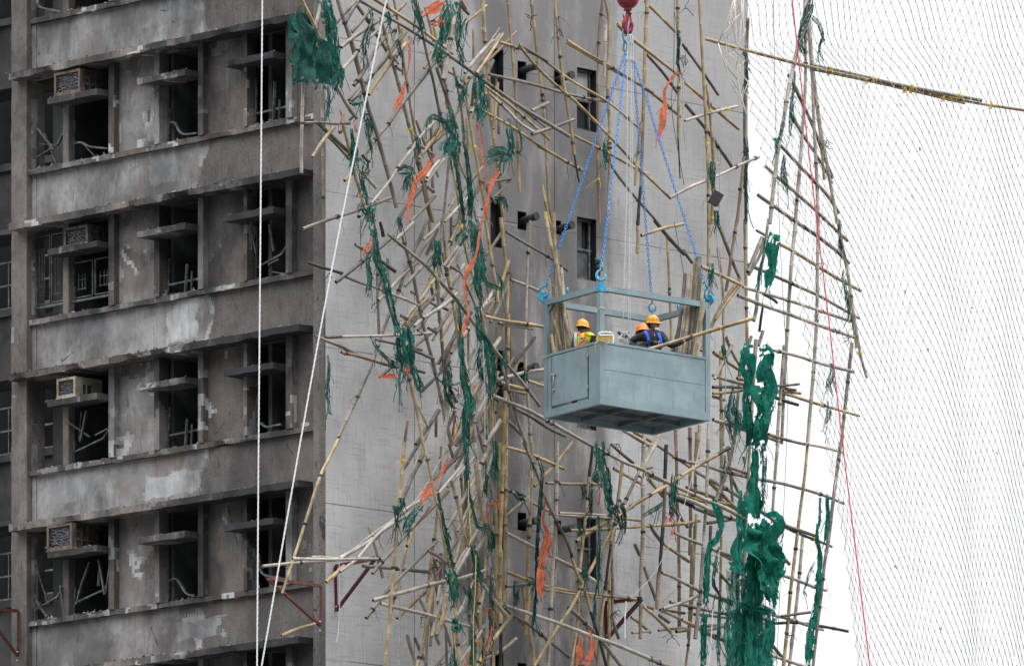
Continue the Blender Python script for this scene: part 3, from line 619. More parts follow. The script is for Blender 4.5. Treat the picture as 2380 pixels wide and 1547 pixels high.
POLES = """
T11 y8 3: 1165,640 1162,1000 1156,1300 1150,1560
T11 y8 2: 1085,700 1078,1100 1062,1560
T11 g8 3: 905,-10 940,300 1000,800 1055,1300 1078,1560
T11 y8 4: 705,20 740,300 790,640 850,1000 905,1300 935,1560
T11 w9 4: 832,845 868,1000 905,1200 940,1550
T11 g8 2: 610,-10 650,300 690,700 720,1100 735,1400
T12 y8 3: 1098,-10 1098,500 1092,900 1085,1200
T12 g8 2: 865,100 872,500 890,1000 898,1560
T12 y8 4: 930,600 958,1000 972,1560
T12 y8 2: 700,20 680,300 655,620
T12 w8 3: 1022,600 1022,1000 1002,1560
T10 g8 2: 700,420 760,800 800,1150 850,1560
T10 y8 2: 640,160 700,500 740,760
T12 y9 3: 1150,-10 1148,420 1146,900 1142,1300
T10 g9 5: 130,5 470,205 720,365 950,530 1230,730 1590,950
T10 y8 4: 200,-25 500,160 780,375
T10 y7 4: 990,590 1200,755 1450,972
T10 w7 5: 1030,650 1180,790 1240,855 1340,922
T10 d5 4: 1060,600 1430,890
T10 y9 3: 985,-20 1000,250 1020,500 1040,800 1075,1050 1105,1300 1130,1547
T11 y9 3: 1112,-30 1130,150 1158,400 1153,700 1155,1000 1148,1250 1140,1560
T10 y8 3: 1158,-20 1180,250 1210,600 1225,850 1233,1100 1240,1340
T10 y8 3: 1322,-20 1360,330 1405,700 1425,1000 1440,1300 1465,1547
T10 y8 4: 1487,-20 1520,350 1560,640 1600,900 1625,1080
T10 c5 4: 1622,1070 1640,1180 1655,1262
T10 g7 3: 1500,40 1520,350 1540,600
T10 b7 2: 1823,-10 1795,300 1790,700 1788,1100 1800,1560
T10 y8 3: 1840,-10 1868,170 1858,600 1872,1000 1858,1560
T10 w8 4: 1842,172 1838,380 1834,540
T10 y9 4: 2135,-20 2118,350 2108,700 2098,1050 2088,1300
T10 c8 4: 2088,1290 2078,1400 2068,1560
T10 y7 5: 2092,850 2068,1100 2050,1292
T10 y8 4: 2345,-20 2350,300 2352,650 2348,960
T10 c4 4: 2352,955 2358,1100 2366,1242
T10 y7 3: 1050,280 1200,325 1375,395 1600,560 1860,712 2072,892
T10 y7 4: 1240,310 1330,430 1480,580 1640,715 1860,940 2070,1165 2290,1378
T10 d7 4: 1240,308 1380,392 1440,430
T10 y7 4: 1575,285 1720,375 1870,460 2175,645
T10 y7 3: 1570,300 1850,465 2130,625 2365,815
T10 y9 5: 1925,170 2020,265 2110,335 2350,525
T10 y7 4: 2115,10 2230,125 2330,225
T10 d7 3: 2130,380 2240,510 2345,650
T10 y7 4: 960,760 1180,880 1420,1040 1680,1190
T10 g6 3: 1370,1020 1530,1100 1690,1185
T10 g7 3: 1030,520 1300,580 1600,660 1850,712
T10 y7 3: 1590,930 1850,1060 2060,1180 2140,1215
T20 w8 4: -90,1380 60,1300 160,1260 300,1200 400,1150 535,1092
T10 g7 3: 1830,1080 1940,1240 2050,1375 2215,1560
T10 g10 4: 1325,775 1445,717
T10 g9 4: 1328,936 1500,875 1622,832
T10 y8 4: 1090,575 1075,750 1060,900
T10 w7 4: 905,782 960,715 1012,648
T10 w9 4: 860,510 960,390 1060,282
T10 y8 5: 945,512 1040,370 1130,236
T10 g8 4: 930,500 1110,240
T10 g6 3: 1010,330 1105,200
Z1 g10 4: 520,-10 600,250 700,560 830,1040 960,1540 1070,1870 1240,2480 1345,2900
Z1 y7 3: 690,420 800,850 930,1420
Z1 g9 3: 790,70 950,290 1100,540 1200,690 1290,880 1390,1240 1490,1650 1575,1960 1700,2540 1830,3100
Z1 y8 4: 1120,240 1200,520 1260,740 1295,860
Z1 b7 2: 1300,-40 1400,520 1480,1100 1590,1780 1680,2200
Z1 d7 4: 1590,-20 1690,400 1740,640 1800,900 1860,1150 1930,1500 2010,1800
Z1 d6 4: 2035,-20 2100,340
Z1 p10 5: 2155,190 2120,420 2080,640 1995,1105
Z1 g9 4: 2225,60 2350,200
Z1 y8 4: 2235,-10 2320,130
Z1 g9 4: 575,662 690,560 880,430 1100,285
Z1 g8 3: 480,350 600,210 785,10
Z1 d9 3: 640,300 730,130 835,-10
Z1 g9 3: 715,450 850,300 985,125
Z1 w8 4: 560,1000 730,815 880,610 1120,392
Z1 g8 3: 1120,340 1330,180 1470,40
Z1 g9 4: 750,1192 900,980 1020,740 1185,525
Z1 d7 3: 680,1400 1000,1060 1250,760 1410,480
Z1 g8 3: 700,1440 1000,1060 1230,730 1340,365
Z1 d8 4: 870,1015 1060,690
Z1 y9 4: 960,1320 1040,1185 1250,900 1480,600
Z1 g8 3: 900,1160 1130,900 1300,680 1480,450
Z1 g8 4: 1900,850 1780,985 1450,1410 1230,1730 1080,1900 880,2170
Z1 g8 3: 1810,980 1640,1190 1440,1440
Z1 d8 4: 1305,790 1370,895
Z1 g9 4: 1335,930 1408,985
Z1 w8 4: 190,450 240,270 300,-10
Z1 y9 4: 10,-30 100,160 190,330 320,680 400,880 440,1005
Z1 w9 5: 490,1160 600,1370 700,1540 795,1655
Z1 b7 2: 2070,1002 2155,1042
T10 g7 4: 780,470 800,560 830,720 850,880 880,1150 915,1400 945,1547
T10 y8 4: 855,530 885,760 910,940 950,1150 985,1350 1020,1547
T10 g7 4: 752,1105 735,1280 708,1550
T10 y7 4: 765,1120 800,1290 842,1555
T10 w7 5: 722,1547 790,1470 875,1382
T10 w7 4: 688,1550 730,1490 785,1400
T10 g7 3: 1075,1420 1010,1290 1180,1245
T10 g7 3: 980,1460 1100,1340 1182,1248
T10 y8 4: 1400,1290 1420,1400 1452,1560
Z2 w8 5: 45,-430 32,0 18,500 20,865
Z2 g8 4: 0,167 230,167 540,175
Z2 g8 4: 560,170 690,172
Z2 y8 5: 172,640 310,430 480,220
Z2 d9 4: 240,160 430,335 680,572
Z2 g8 3: 380,350 510,470 690,672
Z2 g8 1: 305,-150 310,500 330,1530
Z2 y8 4: 600,200 655,400 700,600 740,800 830,1100 905,1400 950,1547
Z2 g8 4: 550,300 625,228
Z2 y8 4: 685,125 755,55
Z2 w8 5: 800,790 900,900 1060,1068
Z2 y8 4: 620,970 745,838
Z2 w7 4: 955,1335 1230,1000 1400,740 1560,530 1700,330 1890,140
Z2 y8 3: 1660,660 1800,470 1990,235
Z2 w9 4: 1490,525 1548,478
Z2 g9 4: 1640,470 1735,520
Z2 g8 4: 1780,560 1860,605
Z2 w8 5: 1768,925 1850,800 1945,688
Z2 w8 5: 1762,982 1880,820 2005,678
Z2 g8 4: 40,1640 300,1545 780,1390 950,1330 1262,1205
Z2 g9 5: 820,1472 892,1408
Z2 d8 4: 1370,1500 1480,1330 1690,1082
Z2 g8 3: 1540,1545 1640,1440 1760,1320 1882,1178
Z2 y7 3: 1680,700 1760,1050 1800,1300 1870,1560
Z2 g9 4: 1598,1125 1695,1035
Z2 g9 4: 1778,1060 1862,1118
Z3 g9 5: 768,312 1005,442
Z3 d9 5: 500,835 700,680 900,520 1060,400 1300,190
T11 g8 6: 325,85 470,205 600,315 700,430 800,540 950,740 1100,930 1250,1105 1385,1283
T11 g7 4: 0,370 120,420 230,455 290,480
T11 w9 5: 235,195 270,340 305,490 345,610 390,750
Z3 w8 5: 1210,980 1340,1030 1480,1080 1655,1162
Z3 g9 5: 1090,1092 1165,1020
T11 g9 4: 395,-10 450,190 500,370 545,600 590,800 640,980 700,1250 770,1560
T11 g8 3: 600,-10 540,130 480,260 400,480 290,760 220,970 130,1180 80,1290 -20,1500
T02 y8 5: 2360,-30 2290,110 2235,220 2150,480 2080,700 2020,880 1968,1042
Z3 w8 3: 1240,950 1330,850 1490,690 1640,560
Z3 g9 4: 1460,892 1590,740 1720,600 1880,400
Z3 w9 4: 1340,240 1460,130 1580,5
Z3 w8 4: 1720,245 1830,150 1960,10
Z3 g8 3: 1540,640 1700,380 1850,180
Z3 g7 5: 1975,-10 1945,700 1930,1100 1942,1400
Z3 y8 4: 1985,420 2060,800 2150,1100 2200,1500
T11 y8 4: 822,-10 868,200 905,340 950,480 990,700 1010,780
Z3 w8 4: 2050,640 2150,480 2245,330
Z3 w8 4: 2005,610 2100,470 2205,335
Z3 w9 5: 1592,1450 1700,1350 2000,1160 2192,990
Z3 w8 3: 1380,1480 1550,1240 1700,1050 1900,760
Z3 y8 3: 1430,1490 1640,1200 1790,1040
Z3 g8 3: 1500,1500 1680,1250 1900,980 2100,640
Z3 g8 2: 1640,1510 1850,1230 2010,1030 2240,690
Z3 w8 3: 1890,1560 2000,1380 2110,1200
Z3 y8 2: 1700,1050 1880,700 2060,350 2210,30
Z3 g8 3: 1400,1300 1620,1400
Z3 g8 3: 1540,960 1625,1010
Z3 g8 3: 1715,1060 1910,1172
Z3 g8 3: 2000,1190 2085,1235
Z3 g8 3: 1780,1470 1915,1540
Z3 g7 2: 1075,560 1090,1000 1100,1560
Z3 g8 3: 1218,505 1235,700 1255,885
Z3 c9 4: 1130,540 1220,610 1332,690
Z3 c9 4: 1115,0 1140,90 1162,205
Z3 g8 3: 2090,610 2240,700
T11 w7 5: 0,800 240,795 490,785 625,773
T11 d8 4: 0,868 90,915 180,952 385,1015
T11 b8 4: 0,908 120,935 230,965 355,1000
T11 d7 4: 240,820 400,855 562,893
T11 d8 5: 380,850 520,905 645,955
T11 d8 4: 500,1028 582,1050
T11 y9 6: 465,1050 500,1200 545,1400 572,1560
T12 y9 6: 566,-20 600,110 630,250 650,360 680,470 720,700 770,920 790,1060 800,1250 828,1560
T11 w8 5: 482,1100 520,1240 560,1330 602,1420
T12 y7 5: 775,1215 785,1380 798,1560
T11 w8 6: 765,1045 742,1250 715,1547
T12 w7 6: 716,-10 700,190 672,325
T11 b7 3: 462,1385 450,1470 440,1550
T11 d10 5: 682,1310 600,1440 520,1550
T11 y8 4: 1003,-10 1035,180 1060,340 1082,470 1092,560
T11 w8 3: 1316,-10 1298,300 1286,700 1280,900 1288,1100 1302,1250 1322,1560
T11 d7 4: 1150,70 1300,160 1440,240 1580,340
T11 w8 3: 1178,400 1290,445 1405,492
T11 y8 4: 1000,658 1140,690 1290,710 1412,732
T11 w9 4: 1098,708 1210,722 1332,745
T11 w10 4: 1085,1100 1200,1070 1300,1045 1412,1028
T11 y9 3: 1108,1120 1200,1145 1282,1168
T11 y8 3: 1118,1160 1282,1195
T11 y8 3: 1290,1100 1340,1120 1412,1145
T11 w10 4: 885,1145 960,1040 1060,880 1108,808
T11 w9 4: 835,812 920,700 1000,580 1065,475
T11 g8 4: 855,802 960,640 1080,520
T11 g8 3: 765,915 850,790 940,660
T11 g8 3: 1040,700 1110,560 1145,460
T11 y8 3: 1020,640 1100,480 1170,265
T11 w10 5: 928,1400 970,1300 1050,1160 1090,1040
T11 y8 4: 880,1510 940,1400 1020,1290
T11 w10 5: 1000,1560 1060,1460 1110,1380
T11 g8 3: 860,1060 900,960 930,890
T11 y8 3: 750,1560 830,1400 920,1200 960,1130
T11 g8 3: 800,1560 880,1430 1050,1230 1205,935
T11 g9 5: 1118,1000 1170,1180 1225,1370 1292,1560
T11 w8 4: 1148,1180 1185,1290 1222,1400
T11 c7 4: 1350,805 1285,890 1205,985
T11 c7 4: 1345,985 1320,1010 1292,1042
T11 b8 3: 1300,850 1240,960 1190,1070
T11 w9 5: 1055,1210 1170,1260 1300,1310 1500,1420 1745,1560
T11 d8 3: 1070,1230 1300,1345 1450,1440 1562,1492
T11 d9 3: 1148,1380 1200,1425 1255,1480
T11 y10 4: 1110,1232 1115,1360 1122,1500
T11 y9 4: 1146,1180 1135,1350 1128,1560
T11 y7 5: 1042,1215 1050,1350 1062,1560
T11 b7 4: 1030,1210 1040,1400 1048,1560
T11 g8 3: 915,1220 960,1150 990,1060
T11 w8 4: 1960,1450 2040,1490 2115,1535
T11 y6 1: 2272,110 2285,400 2300,800 2330,1560
T11 d9 3: 2185,-10 2290,120 2390,225
T11 y8 4: 2092,95 2240,50 2385,15
T11 y8 3: 2062,-10 2068,110 2065,218
T20 y8 4: 115,-20 138,400 160,800 178,1200 182,1560
T20 y7 4: 168,590 188,820 215,1150
T20 d8 2: 455,130 440,500 432,900 438,1250 440,1560
T21 y8 2: 432,-20 438,300 445,600 450,860
T20 b8 3: 428,1090 400,1320 380,1547
T21 b8 3: 378,-10 345,200 320,380 300,485
T20 y8 4: 215,960 210,1200 202,1560
T20 d7 3: 0,310 130,490 250,665
T20 y8 4: 15,575 140,685 260,790 392,900
T20 d8 3: 20,730 170,915 345,1165
T20 w7 4: 15,842 180,790 378,742
T20 w10 4: 865,-20 850,120 810,300 745,590 705,830 665,1050 635,1300 608,1560
T21 w9 4: 598,-20 570,200 530,420 515,600 495,690
T21 p10 4: 512,820 500,1000 485,1250 470,1560
T22 p10 4: 470,-20 455,300 440,600 425,900 418,1115
T22 w9 4: 386,1110 365,1300 342,1560
T20 w9 3: 850,-20 858,400 850,700 825,1050 800,1350 785,1560
T21 w9 3: 790,-20 762,250 742,550 728,800 710,1100 690,1547
T22 w8 2: 665,-20 645,200 622,550
T20 w9 3: 870,150 900,500 915,850 935,1250 945,1560
T21 w9 3: 945,-20 940,300 935,650 915,1000 895,1250 870,1547
T22 y9 3: 872,-10 850,230 815,500 780,800 755,1000 730,1280 702,1560
T20 w9 4: 878,100 905,450 945,780 985,1020 1030,1280 1078,1560
T20 y7 4: 920,660 965,960 987,1255
T21 w9 4: 1083,-20 1110,160 1150,350 1180,560 1215,780 1245,950 1285,1088
T21 y8 3: 1150,480 1180,650 1215,880
T20 d8 3: 737,520 830,710 925,920 985,1090 1048,1242
T20 g8 3: 755,800 850,960 950,1110 1045,1280
T20 b8 3: 640,970 800,1140 900,1245 1000,1350 1090,1485
T20 b8 3: 575,1160 760,1320 920,1460 1010,1547 1150,1680
T20 g9 3: 525,1360 640,1440 790,1547 930,1640 1080,1755 1160,1835
T21 g8 3: 515,60 600,105
T21 y8 3: 672,152 780,210 950,315 1100,405 1242,480
T21 g8 3: 458,300 560,342 760,430 960,520 1100,600 1232,672
T21 w8 4: 420,455 620,512 780,560 900,600 1172,692
T21 w9 4: 385,512 560,580 760,650 950,720 1192,802
T21 w8 4: 590,885 700,910 820,940 940,980 1192,1045
T21 y8 3: 620,1172 760,1210 880,1250 1040,1295 1232,1352
T21 c8 3: 610,1225 740,1285 870,1362
T21 c8 3: 620,1215 720,1250 805,1275
T21 d7 3: 640,1142 720,1140 812,1130
T21 d7 3: 720,1162 760,1165 790,1172
T21 b7 3: 700,1180 820,1195
T21 g8 3: 600,1480 720,1515 855,1550
T21 g8 3: 590,1500 670,1530
T22 w7 3: 850,0 960,20 1120,58
T22 g8 3: 560,250 690,275 830,312 960,350 1125,415
T22 d9 3: 640,545 780,590 930,642
T22 g8 3: 545,470 680,560 800,620 980,690 1040,715
T22 w8 3: 680,910 800,950 960,1012 1000,1018
T22 w8 3: 630,1190 760,1225 890,1270 978,1295
T22 d7 3: 690,1200 800,1185 890,1172
T22 c7 3: 640,1250 800,1245 1000,1275 1152,1305
T22 w8 3: 590,1462 720,1505 850,1550
T22 b8 3: 680,765 745,838
T22 d8 3: 600,1370 690,1482
T21 g9 3: 1180,845 1155,1080 1125,1350 1105,1560
T22 g9 3: 1102,-10 1075,200 1045,430 1020,650 990,830 960,1100 930,1350 908,1560
T21 w8 3: 708,860 690,1100 670,1350 658,1560
T22 w8 2: 838,630 815,900 790,1150 742,1560
T21 g10 4: 455,350 500,240 555,110
T21 g7 3: 460,370 540,230 560,130
T21 c7 4: 562,570 545,680 535,765
T21 d8 4: 478,800 462,850 450,900
T21 g8 4: 560,762 545,810 530,862
T21 c7 4: 560,500 620,530 660,566
T21 d8 3: 0,195 70,290
T21 y9 4: 130,312 270,375 405,440
T21 g9 3: 240,-10 300,150 345,270 392,382
T21 y9 4: 182,-10 182,160 178,335
T21 y7 3: 245,180 275,450 285,750 292,1000
T21 y9 3: 402,390 340,480 240,640 130,900
T21 y8 3: 395,440 310,550 230,680
T21 b8 3: 300,800 345,910 402,1012
T21 y9 4: 215,910 300,965 430,1055
T21 w9 4: 210,1070 300,1100 432,1132
T21 w8 4: 345,858 280,975 222,1095
T21 d8 3: 210,1152 320,1150 432,1158
T21 y8 3: 210,1195 330,1188 422,1170
T21 w9 3: 210,1375 330,1415 450,1455
T21 y8 3: 265,900 268,1200 282,1560
T21 g8 2: 400,1000 380,1300 350,1560
T21 b8 3: 380,1090 450,1105
T21 y8 3: 210,1215 300,1245
T12 c9 4: 425,185 370,280 325,392
T12 d8 4: 548,-15 480,100 425,188
T12 y9 5: 440,-10 405,400 375,740 350,1050 330,1300 300,1560
T12 g9 3: 582,60 500,220 440,360 395,480
T12 w9 5: -10,795 110,730 230,655 370,530 460,450 600,370
T12 w8 5: -10,890 110,800 230,658 310,590 420,520 500,470
T12 g8 4: 218,902 400,690 500,575 612,440
T12 y8 4: 190,578 230,700 260,820 290,935
T12 y11 4: 495,600 478,660 458,712
T12 y8 3: 460,690 430,830 400,960 350,1150 320,1350
T12 w8 6: -340,800 0,805 110,800 290,800
T02 w8 5: 1830,852 2030,832 2250,815 2390,800
T02 w8 5: 2170,788 2270,792 2400,806
T02 y10 5: 2275,962 2330,915 2400,850
T12 g9 3: 150,850 280,860 420,872 615,892
T12 g9 4: 172,1212 260,1100 350,990 500,840 665,680
T12 w10 5: 222,1090 330,1060 480,1020 600,985 722,958
T12 w9 5: 800,945 900,915 1005,882
T12 w9 5: 272,1112 430,1150 600,1190 740,1230 890,1270
T12 g9 4: 605,742 680,785 742,832
T12 g9 3: 662,812 740,830 812,862
T12 y8 3: 980,905 1075,935
T12 y8 3: 652,620 630,800 612,950 600,1105
T12 y9 4: 645,960 610,1150 580,1350 525,1560
T12 g8 3: 612,1150 600,1350 590,1560
T12 b7 2: 640,1000 628,1250 620,1410
T12 w10 5: 722,945 700,1080 660,1220 635,1340
T12 y10 5: 740,1060 700,1230 668,1330
T12 y9 5: 768,255 800,370 830,500 860,640 890,720
T12 w9 6: 737,1035 800,910 900,730
T12 w9 5: 800,870 840,790 872,735
T12 w8 5: 680,345 760,250 845,150
T12 w8 4: 742,300 850,180 935,90
T12 w9 3: 790,830 820,720 860,560 940,390 1010,230 1062,40
T12 w10 4: 735,590 800,480 870,350 930,240 990,110 1045,-10
T12 w9 3: 812,610 900,420 960,320 1040,170
T12 y9 3: 790,1050 850,700 900,540 1000,330 1090,90
T12 w9 4: 862,765 900,690 960,590
T12 w9 4: 940,745 1000,655
T12 g8 3: 700,205 770,130 852,60
T12 g8 3: 640,250 760,110 850,-10
T12 g8 3: 750,0 790,130
T12 w10 5: 928,-10 950,150 975,330 1000,500 1020,610
T12 y9 5: 932,140 950,280 970,400 1000,560
T12 y8 4: 1000,560 1004,700 1000,940
T12 y9 4: 1072,420 1082,600 1090,950 1090,1290
T12 y9 4: 1125,-10 1122,300 1108,700 1105,1000 1112,1250
T12 c9 4: 1112,1240 1110,1400 1108,1560
T12 y9 4: 1135,0 1142,400 1140,800 1132,1100
T12 y9 4: 1062,880 1062,1200 1060,1560
T12 w8 5: 1032,755 1045,880 1066,992
T12 g8 4: 1050,390 1045,610
T12 b7 2: 830,160 850,500 855,760
T12 y8 2: 1020,480 1030,800
T12 y8 3: 1138,20 1290,62 1420,115 1550,172
T12 w8 4: 1150,312 1330,408 1485,485
T12 g8 4: 1150,502 1210,450 1282,390
T12 g8 5: 1272,-10 1320,100 1360,200 1392,285
T12 g8 5: 1420,370 1500,540 1560,650 1602,760
T12 c8 5: 1596,745 1615,830 1625,850
T12 y8 5: 1605,790 1650,920 1700,1030 1740,1170
T12 c8 5: 1735,1160 1790,1350 1850,1560
T12 y10 4: 1330,-10 1322,350 1308,650 1300,900 1302,1100 1285,1335
T12 w8 5: 1312,180 1308,330 1303,475
T12 y9 3: 1300,1240 1330,1400 1345,1560
T12 y8 4: 1255,960 1275,1080 1285,1230
T12 c6 4: 1248,875 1252,930 1258,965
T12 w10 5: 1507,-20 1502,300 1495,600 1475,850 1460,1150 1440,1560
T12 w8 4: 1492,560 1498,800 1478,1110
T12 w9 4: 1150,622 1250,672 1380,740 1500,800 1620,862 1780,965
T12 y8 3: 1150,892 1215,915 1282,942
T12 y7 4: 1400,985 1520,1010 1640,1030 1850,1058 2055,1080
T12 y7 3: 1300,998 1480,1025 1640,1048 1830,1072
T12 d10 4: 1148,992 1230,985 1315,972
T12 w10 6: 1145,1128 1340,1192 1500,1245 1700,1320 1870,1380 2000,1432 2300,1560
T12 d9 4: 1145,1148 1210,1200 1300,1252 1420,1350 1592,1485
T12 g9 4: 1580,1140 1700,1245 1830,1390 1960,1560
T12 b8 4: 1430,272 1560,278 1640,280 1785,282
T12 w7 4: 1450,492 1560,500 1700,508 1872,518
T12 w7 3: 1520,482 1640,488 1820,498 2090,535
T12 y7 4: 1598,602 1750,598 1860,592 2100,575 2385,552
T12 y11 3: 1640,682 1740,610 1870,530
T12 y8 3: 1612,-10 1500,130 1420,215 1345,295
T12 c8 4: 1752,20 1742,120 1728,235
T12 y8 4: 1728,230 1715,420 1690,620 1668,820 1655,960 1652,1200 1600,1560
T12 g8 3: 1670,1000 1655,1250 1635,1560
T12 y8 5: 1960,135 1930,380 1905,560 1880,680
T12 y8 4: 1905,600 1870,820 1830,1080 1800,1350 1785,1560
T12 c7 4: 1880,700 1860,850 1842,1020
T12 g8 3: 1870,340 1880,700 1890,1000 1880,1300
T12 y8 3: 1870,900 1868,1300 1862,1560
T12 w10 5: 978,970 1060,1080 1110,1150 1160,1208
T12 y10 6: 1192,1192 1100,1310 1000,1450 940,1560
T12 w9 5: 980,1300 910,1400 830,1512
T12 w8 4: 1222,1352 1130,1430 1000,1500 880,1560
T12 w9 4: 932,950 880,1060 850,1130 805,1195
T12 w9 4: 1000,980 980,1080 955,1180
T12 w8 4: 970,1350 950,1500 930,1560
T12 b7 3: 1690,1220 1750,1380 1800,1560
T12 g8 3: 1130,1130 1180,1180 1320,1290
T12 w9 3: 690,970 680,1060 672,1100
T12 g8 2: 695,760 690,900 680,1010
T12 y8 5: 1345,1547 1500,1290 1600,1140 1700,950 1820,720 1925,530
T12 y8 5: 1930,510 2060,410 2200,330 2390,222
Z7 y9 5: 340,1370 620,1200 960,980 1180,850 1500,660 1700,550
Z7 c9 5: 1690,555 1780,500 1860,458
Z7 c8 4: 1140,612 1200,625 1260,645
Z7 w9 4: 1250,640 1540,700 1790,780 2100,850 2380,905
Z7 b8 3: 390,210 650,370 770,435
Z7 y8 3: 540,235 760,350 960,480 1340,735
Z7 w9 3: 1330,730 1540,860 1720,960 2050,1155
Z7 d8 3: 220,400 380,540 530,665
Z7 c8 3: 190,700 260,740
Z7 y8 3: 255,735 350,790 640,950
Z7 c9 3: 630,945 780,1010 930,1110
Z7 p10 6: 0,430 380,640 640,745 900,880 1300,1070 1600,1200 1850,1310 2090,1450
Z7 c9 4: 255,885 400,830 600,750
Z7 g9 4: 600,750 690,745 790,720
Z7 w10 5: 890,270 830,420 740,580 620,850
Z7 g8 5: 845,290 760,470 650,700 560,900 400,1235
Z7 y8 4: 372,650 350,900 310,1245
Z7 w10 4: 682,255 670,600 665,1000 668,1560
Z8 w10 4: 672,-20 655,350 635,700 630,980
Z8 y9 4: 640,1080 632,1300 628,1560
Z7 c9 5: 985,430 975,700 965,920
Z7 b9 5: 970,900 965,1200 945,1560
Z8 c9 5: 940,-10 920,300 890,650
Z8 b10 5: 890,640 870,900 860,1150
Z8 c10 5: 860,1140 855,1350 850,1560
Z7 b8 2: 1122,210 1135,700 1140,1100 1160,1560
Z8 b9 2: 1160,-10 1168,500 1172,1000 1172,1420
Z7 b9 2: 1320,170 1325,700 1325,1200 1335,1560
Z8 b9 2: 1325,-10 1320,400
Z7 y8 3: 1415,240 1400,600 1395,900 1390,1210
Z7 y8 3: 1452,140 1440,600
Z7 w9 4: 1585,110 1572,500 1560,900 1548,1200 1525,1560
Z8 w10 4: 1525,-10 1500,400 1480,700 1460,1000 1430,1250 1395,1560
Z7 y9 3: 1752,-20 1755,400 1760,900 1755,1300 1745,1560
Z8 y9 3: 1760,-10 1750,500 1740,900 1725,1560
Z7 g8 3: 1850,430 1880,800 1915,1260
Z7 g8 3: 1870,780 1940,950 2015,1115
Z7 g9 4: 1960,200 1920,450 1870,650 1800,880 1680,1190
Z7 y9 3: 1590,930 1720,1050 1850,1180 1985,1320
Z7 y8 3: 700,820 930,910
Z7 b8 3: 730,880 850,1010 945,1135
Z7 y9 3: 940,1070 1130,1090 1300,1120
Z7 y9 3: 1280,1120 1480,1190 1880,1235
Z7 b8 3: 1270,1000 1420,1060 1620,1130 1940,1290
Z7 w10 4: 1045,1110 1280,1170 1500,1265 1700,1360 2000,1465
Z7 c10 3: 1080,1140 1230,1220 1390,1290
Z7 g10 3: 1380,1285 1540,1350 1700,1400
Z7 b9 3: 1070,1280 1170,1400 1290,1560
Z7 b8 4: 1860,722 1980,760 2110,805
Z7 y7 3: 0,1432 200,1440 620,1455
Z7 y7 3: 1110,1522 1260,1505 1455,1470
Z7 b7 3: 560,1545 700,1538 1100,1528
Z7 g8 3: 1560,1500 1760,1470 1965,1440
Z7 w10 4: 1645,60 1780,100 1930,150 2085,205
Z7 b9 4: 1950,80 2020,130 2115,175
Z8 w9 4: 1108,90 1300,170 1485,242
Z8 w9 4: 1588,288 1740,370 1895,455
Z8 p10 5: 1700,340 1800,370 1945,432
Z8 b9 5: 2095,545 2230,605
Z8 d9 3: 785,20 850,120 935,225
Z8 y8 3: 955,240 1120,360 1310,490
Z8 g8 4: 555,255 620,400
Z8 g8 3: 680,560 760,780 850,1030
Z8 w9 4: 930,640 1100,710 1450,890 1700,985 1910,1085
Z8 b9 5: 1720,985 1920,1055
Z8 y8 3: 1640,515 1760,680 1895,835
Z8 w8 4: 945,1145 1180,1070 1300,1020 1430,962
Z8 w8 3: 1045,1050 1250,1095 1440,1140 1640,1185 1870,1225
Z8 y8 3: 720,1110 820,1145
Z8 y8 3: 1000,1170 1240,1205
Z8 w8 3: 1380,1222 1640,1250 1885,1275
Z8 w9 4: 905,1160 1130,1260 1380,1395
Z8 w9 4: 1460,1430 1570,1490 1690,1560
Z8 y8 4: 665,1110 760,1190 870,1285 1060,1480
Z8 g8 3: 885,1230 960,1285 1035,1340
Z8 b8 3: 500,1260 640,1360 770,1475
Z8 w7 3: 515,1480 650,1465 750,1460
Z8 w8 3: 880,1445 1050,1425 1260,1412
Z8 y10 4: 1130,1462 1200,1445 1280,1438
Z8 w8 3: 1460,1400 1640,1380 1840,1360
Z8 w8 3: 1540,1452 1700,1410 1835,1372
Z8 b9 2: 230,500 225,900 215,1420
Z8 g8 2: 240,1290 280,1420 330,1560
Z8 y9 3: 1352,250 1345,700 1335,1000 1300,1560
Z8 y8 3: 1392,-10 1375,400 1350,800 1330,1200
Z8 g10 4: 2005,1110 1985,1300 1955,1560
Z8 w10 5: 2010,1100 2180,1190 2390,1300
Z8 g9 2: 1610,-10 1600,200
T22 y7 3: 95,490 80,800 60,1200 20,1560
T22 y9 4: -5,1225 110,1280 200,1330 350,1400
T01 c7 4: 2145,282 2200,305 2290,330 2390,360
T01 d8 4: 2270,805 2390,800
T01 g8 4: 2195,795 2300,835 2390,872
T02 y8 3: 1962,1337 2080,1290 2195,1255
C y9 H: 1360,1112 1470,1080 1890,955 2380,808 2740,702
"""
def parse_poles():
    out = []
    for ln in POLES.strip().splitlines():
        hd, pts = ln.split(':'); sh, tw, ly = hd.split()
        out.append((tw[0], float(tw[1:]), ly, [UVp(sh, p) for p in pts.split()]))
    return out
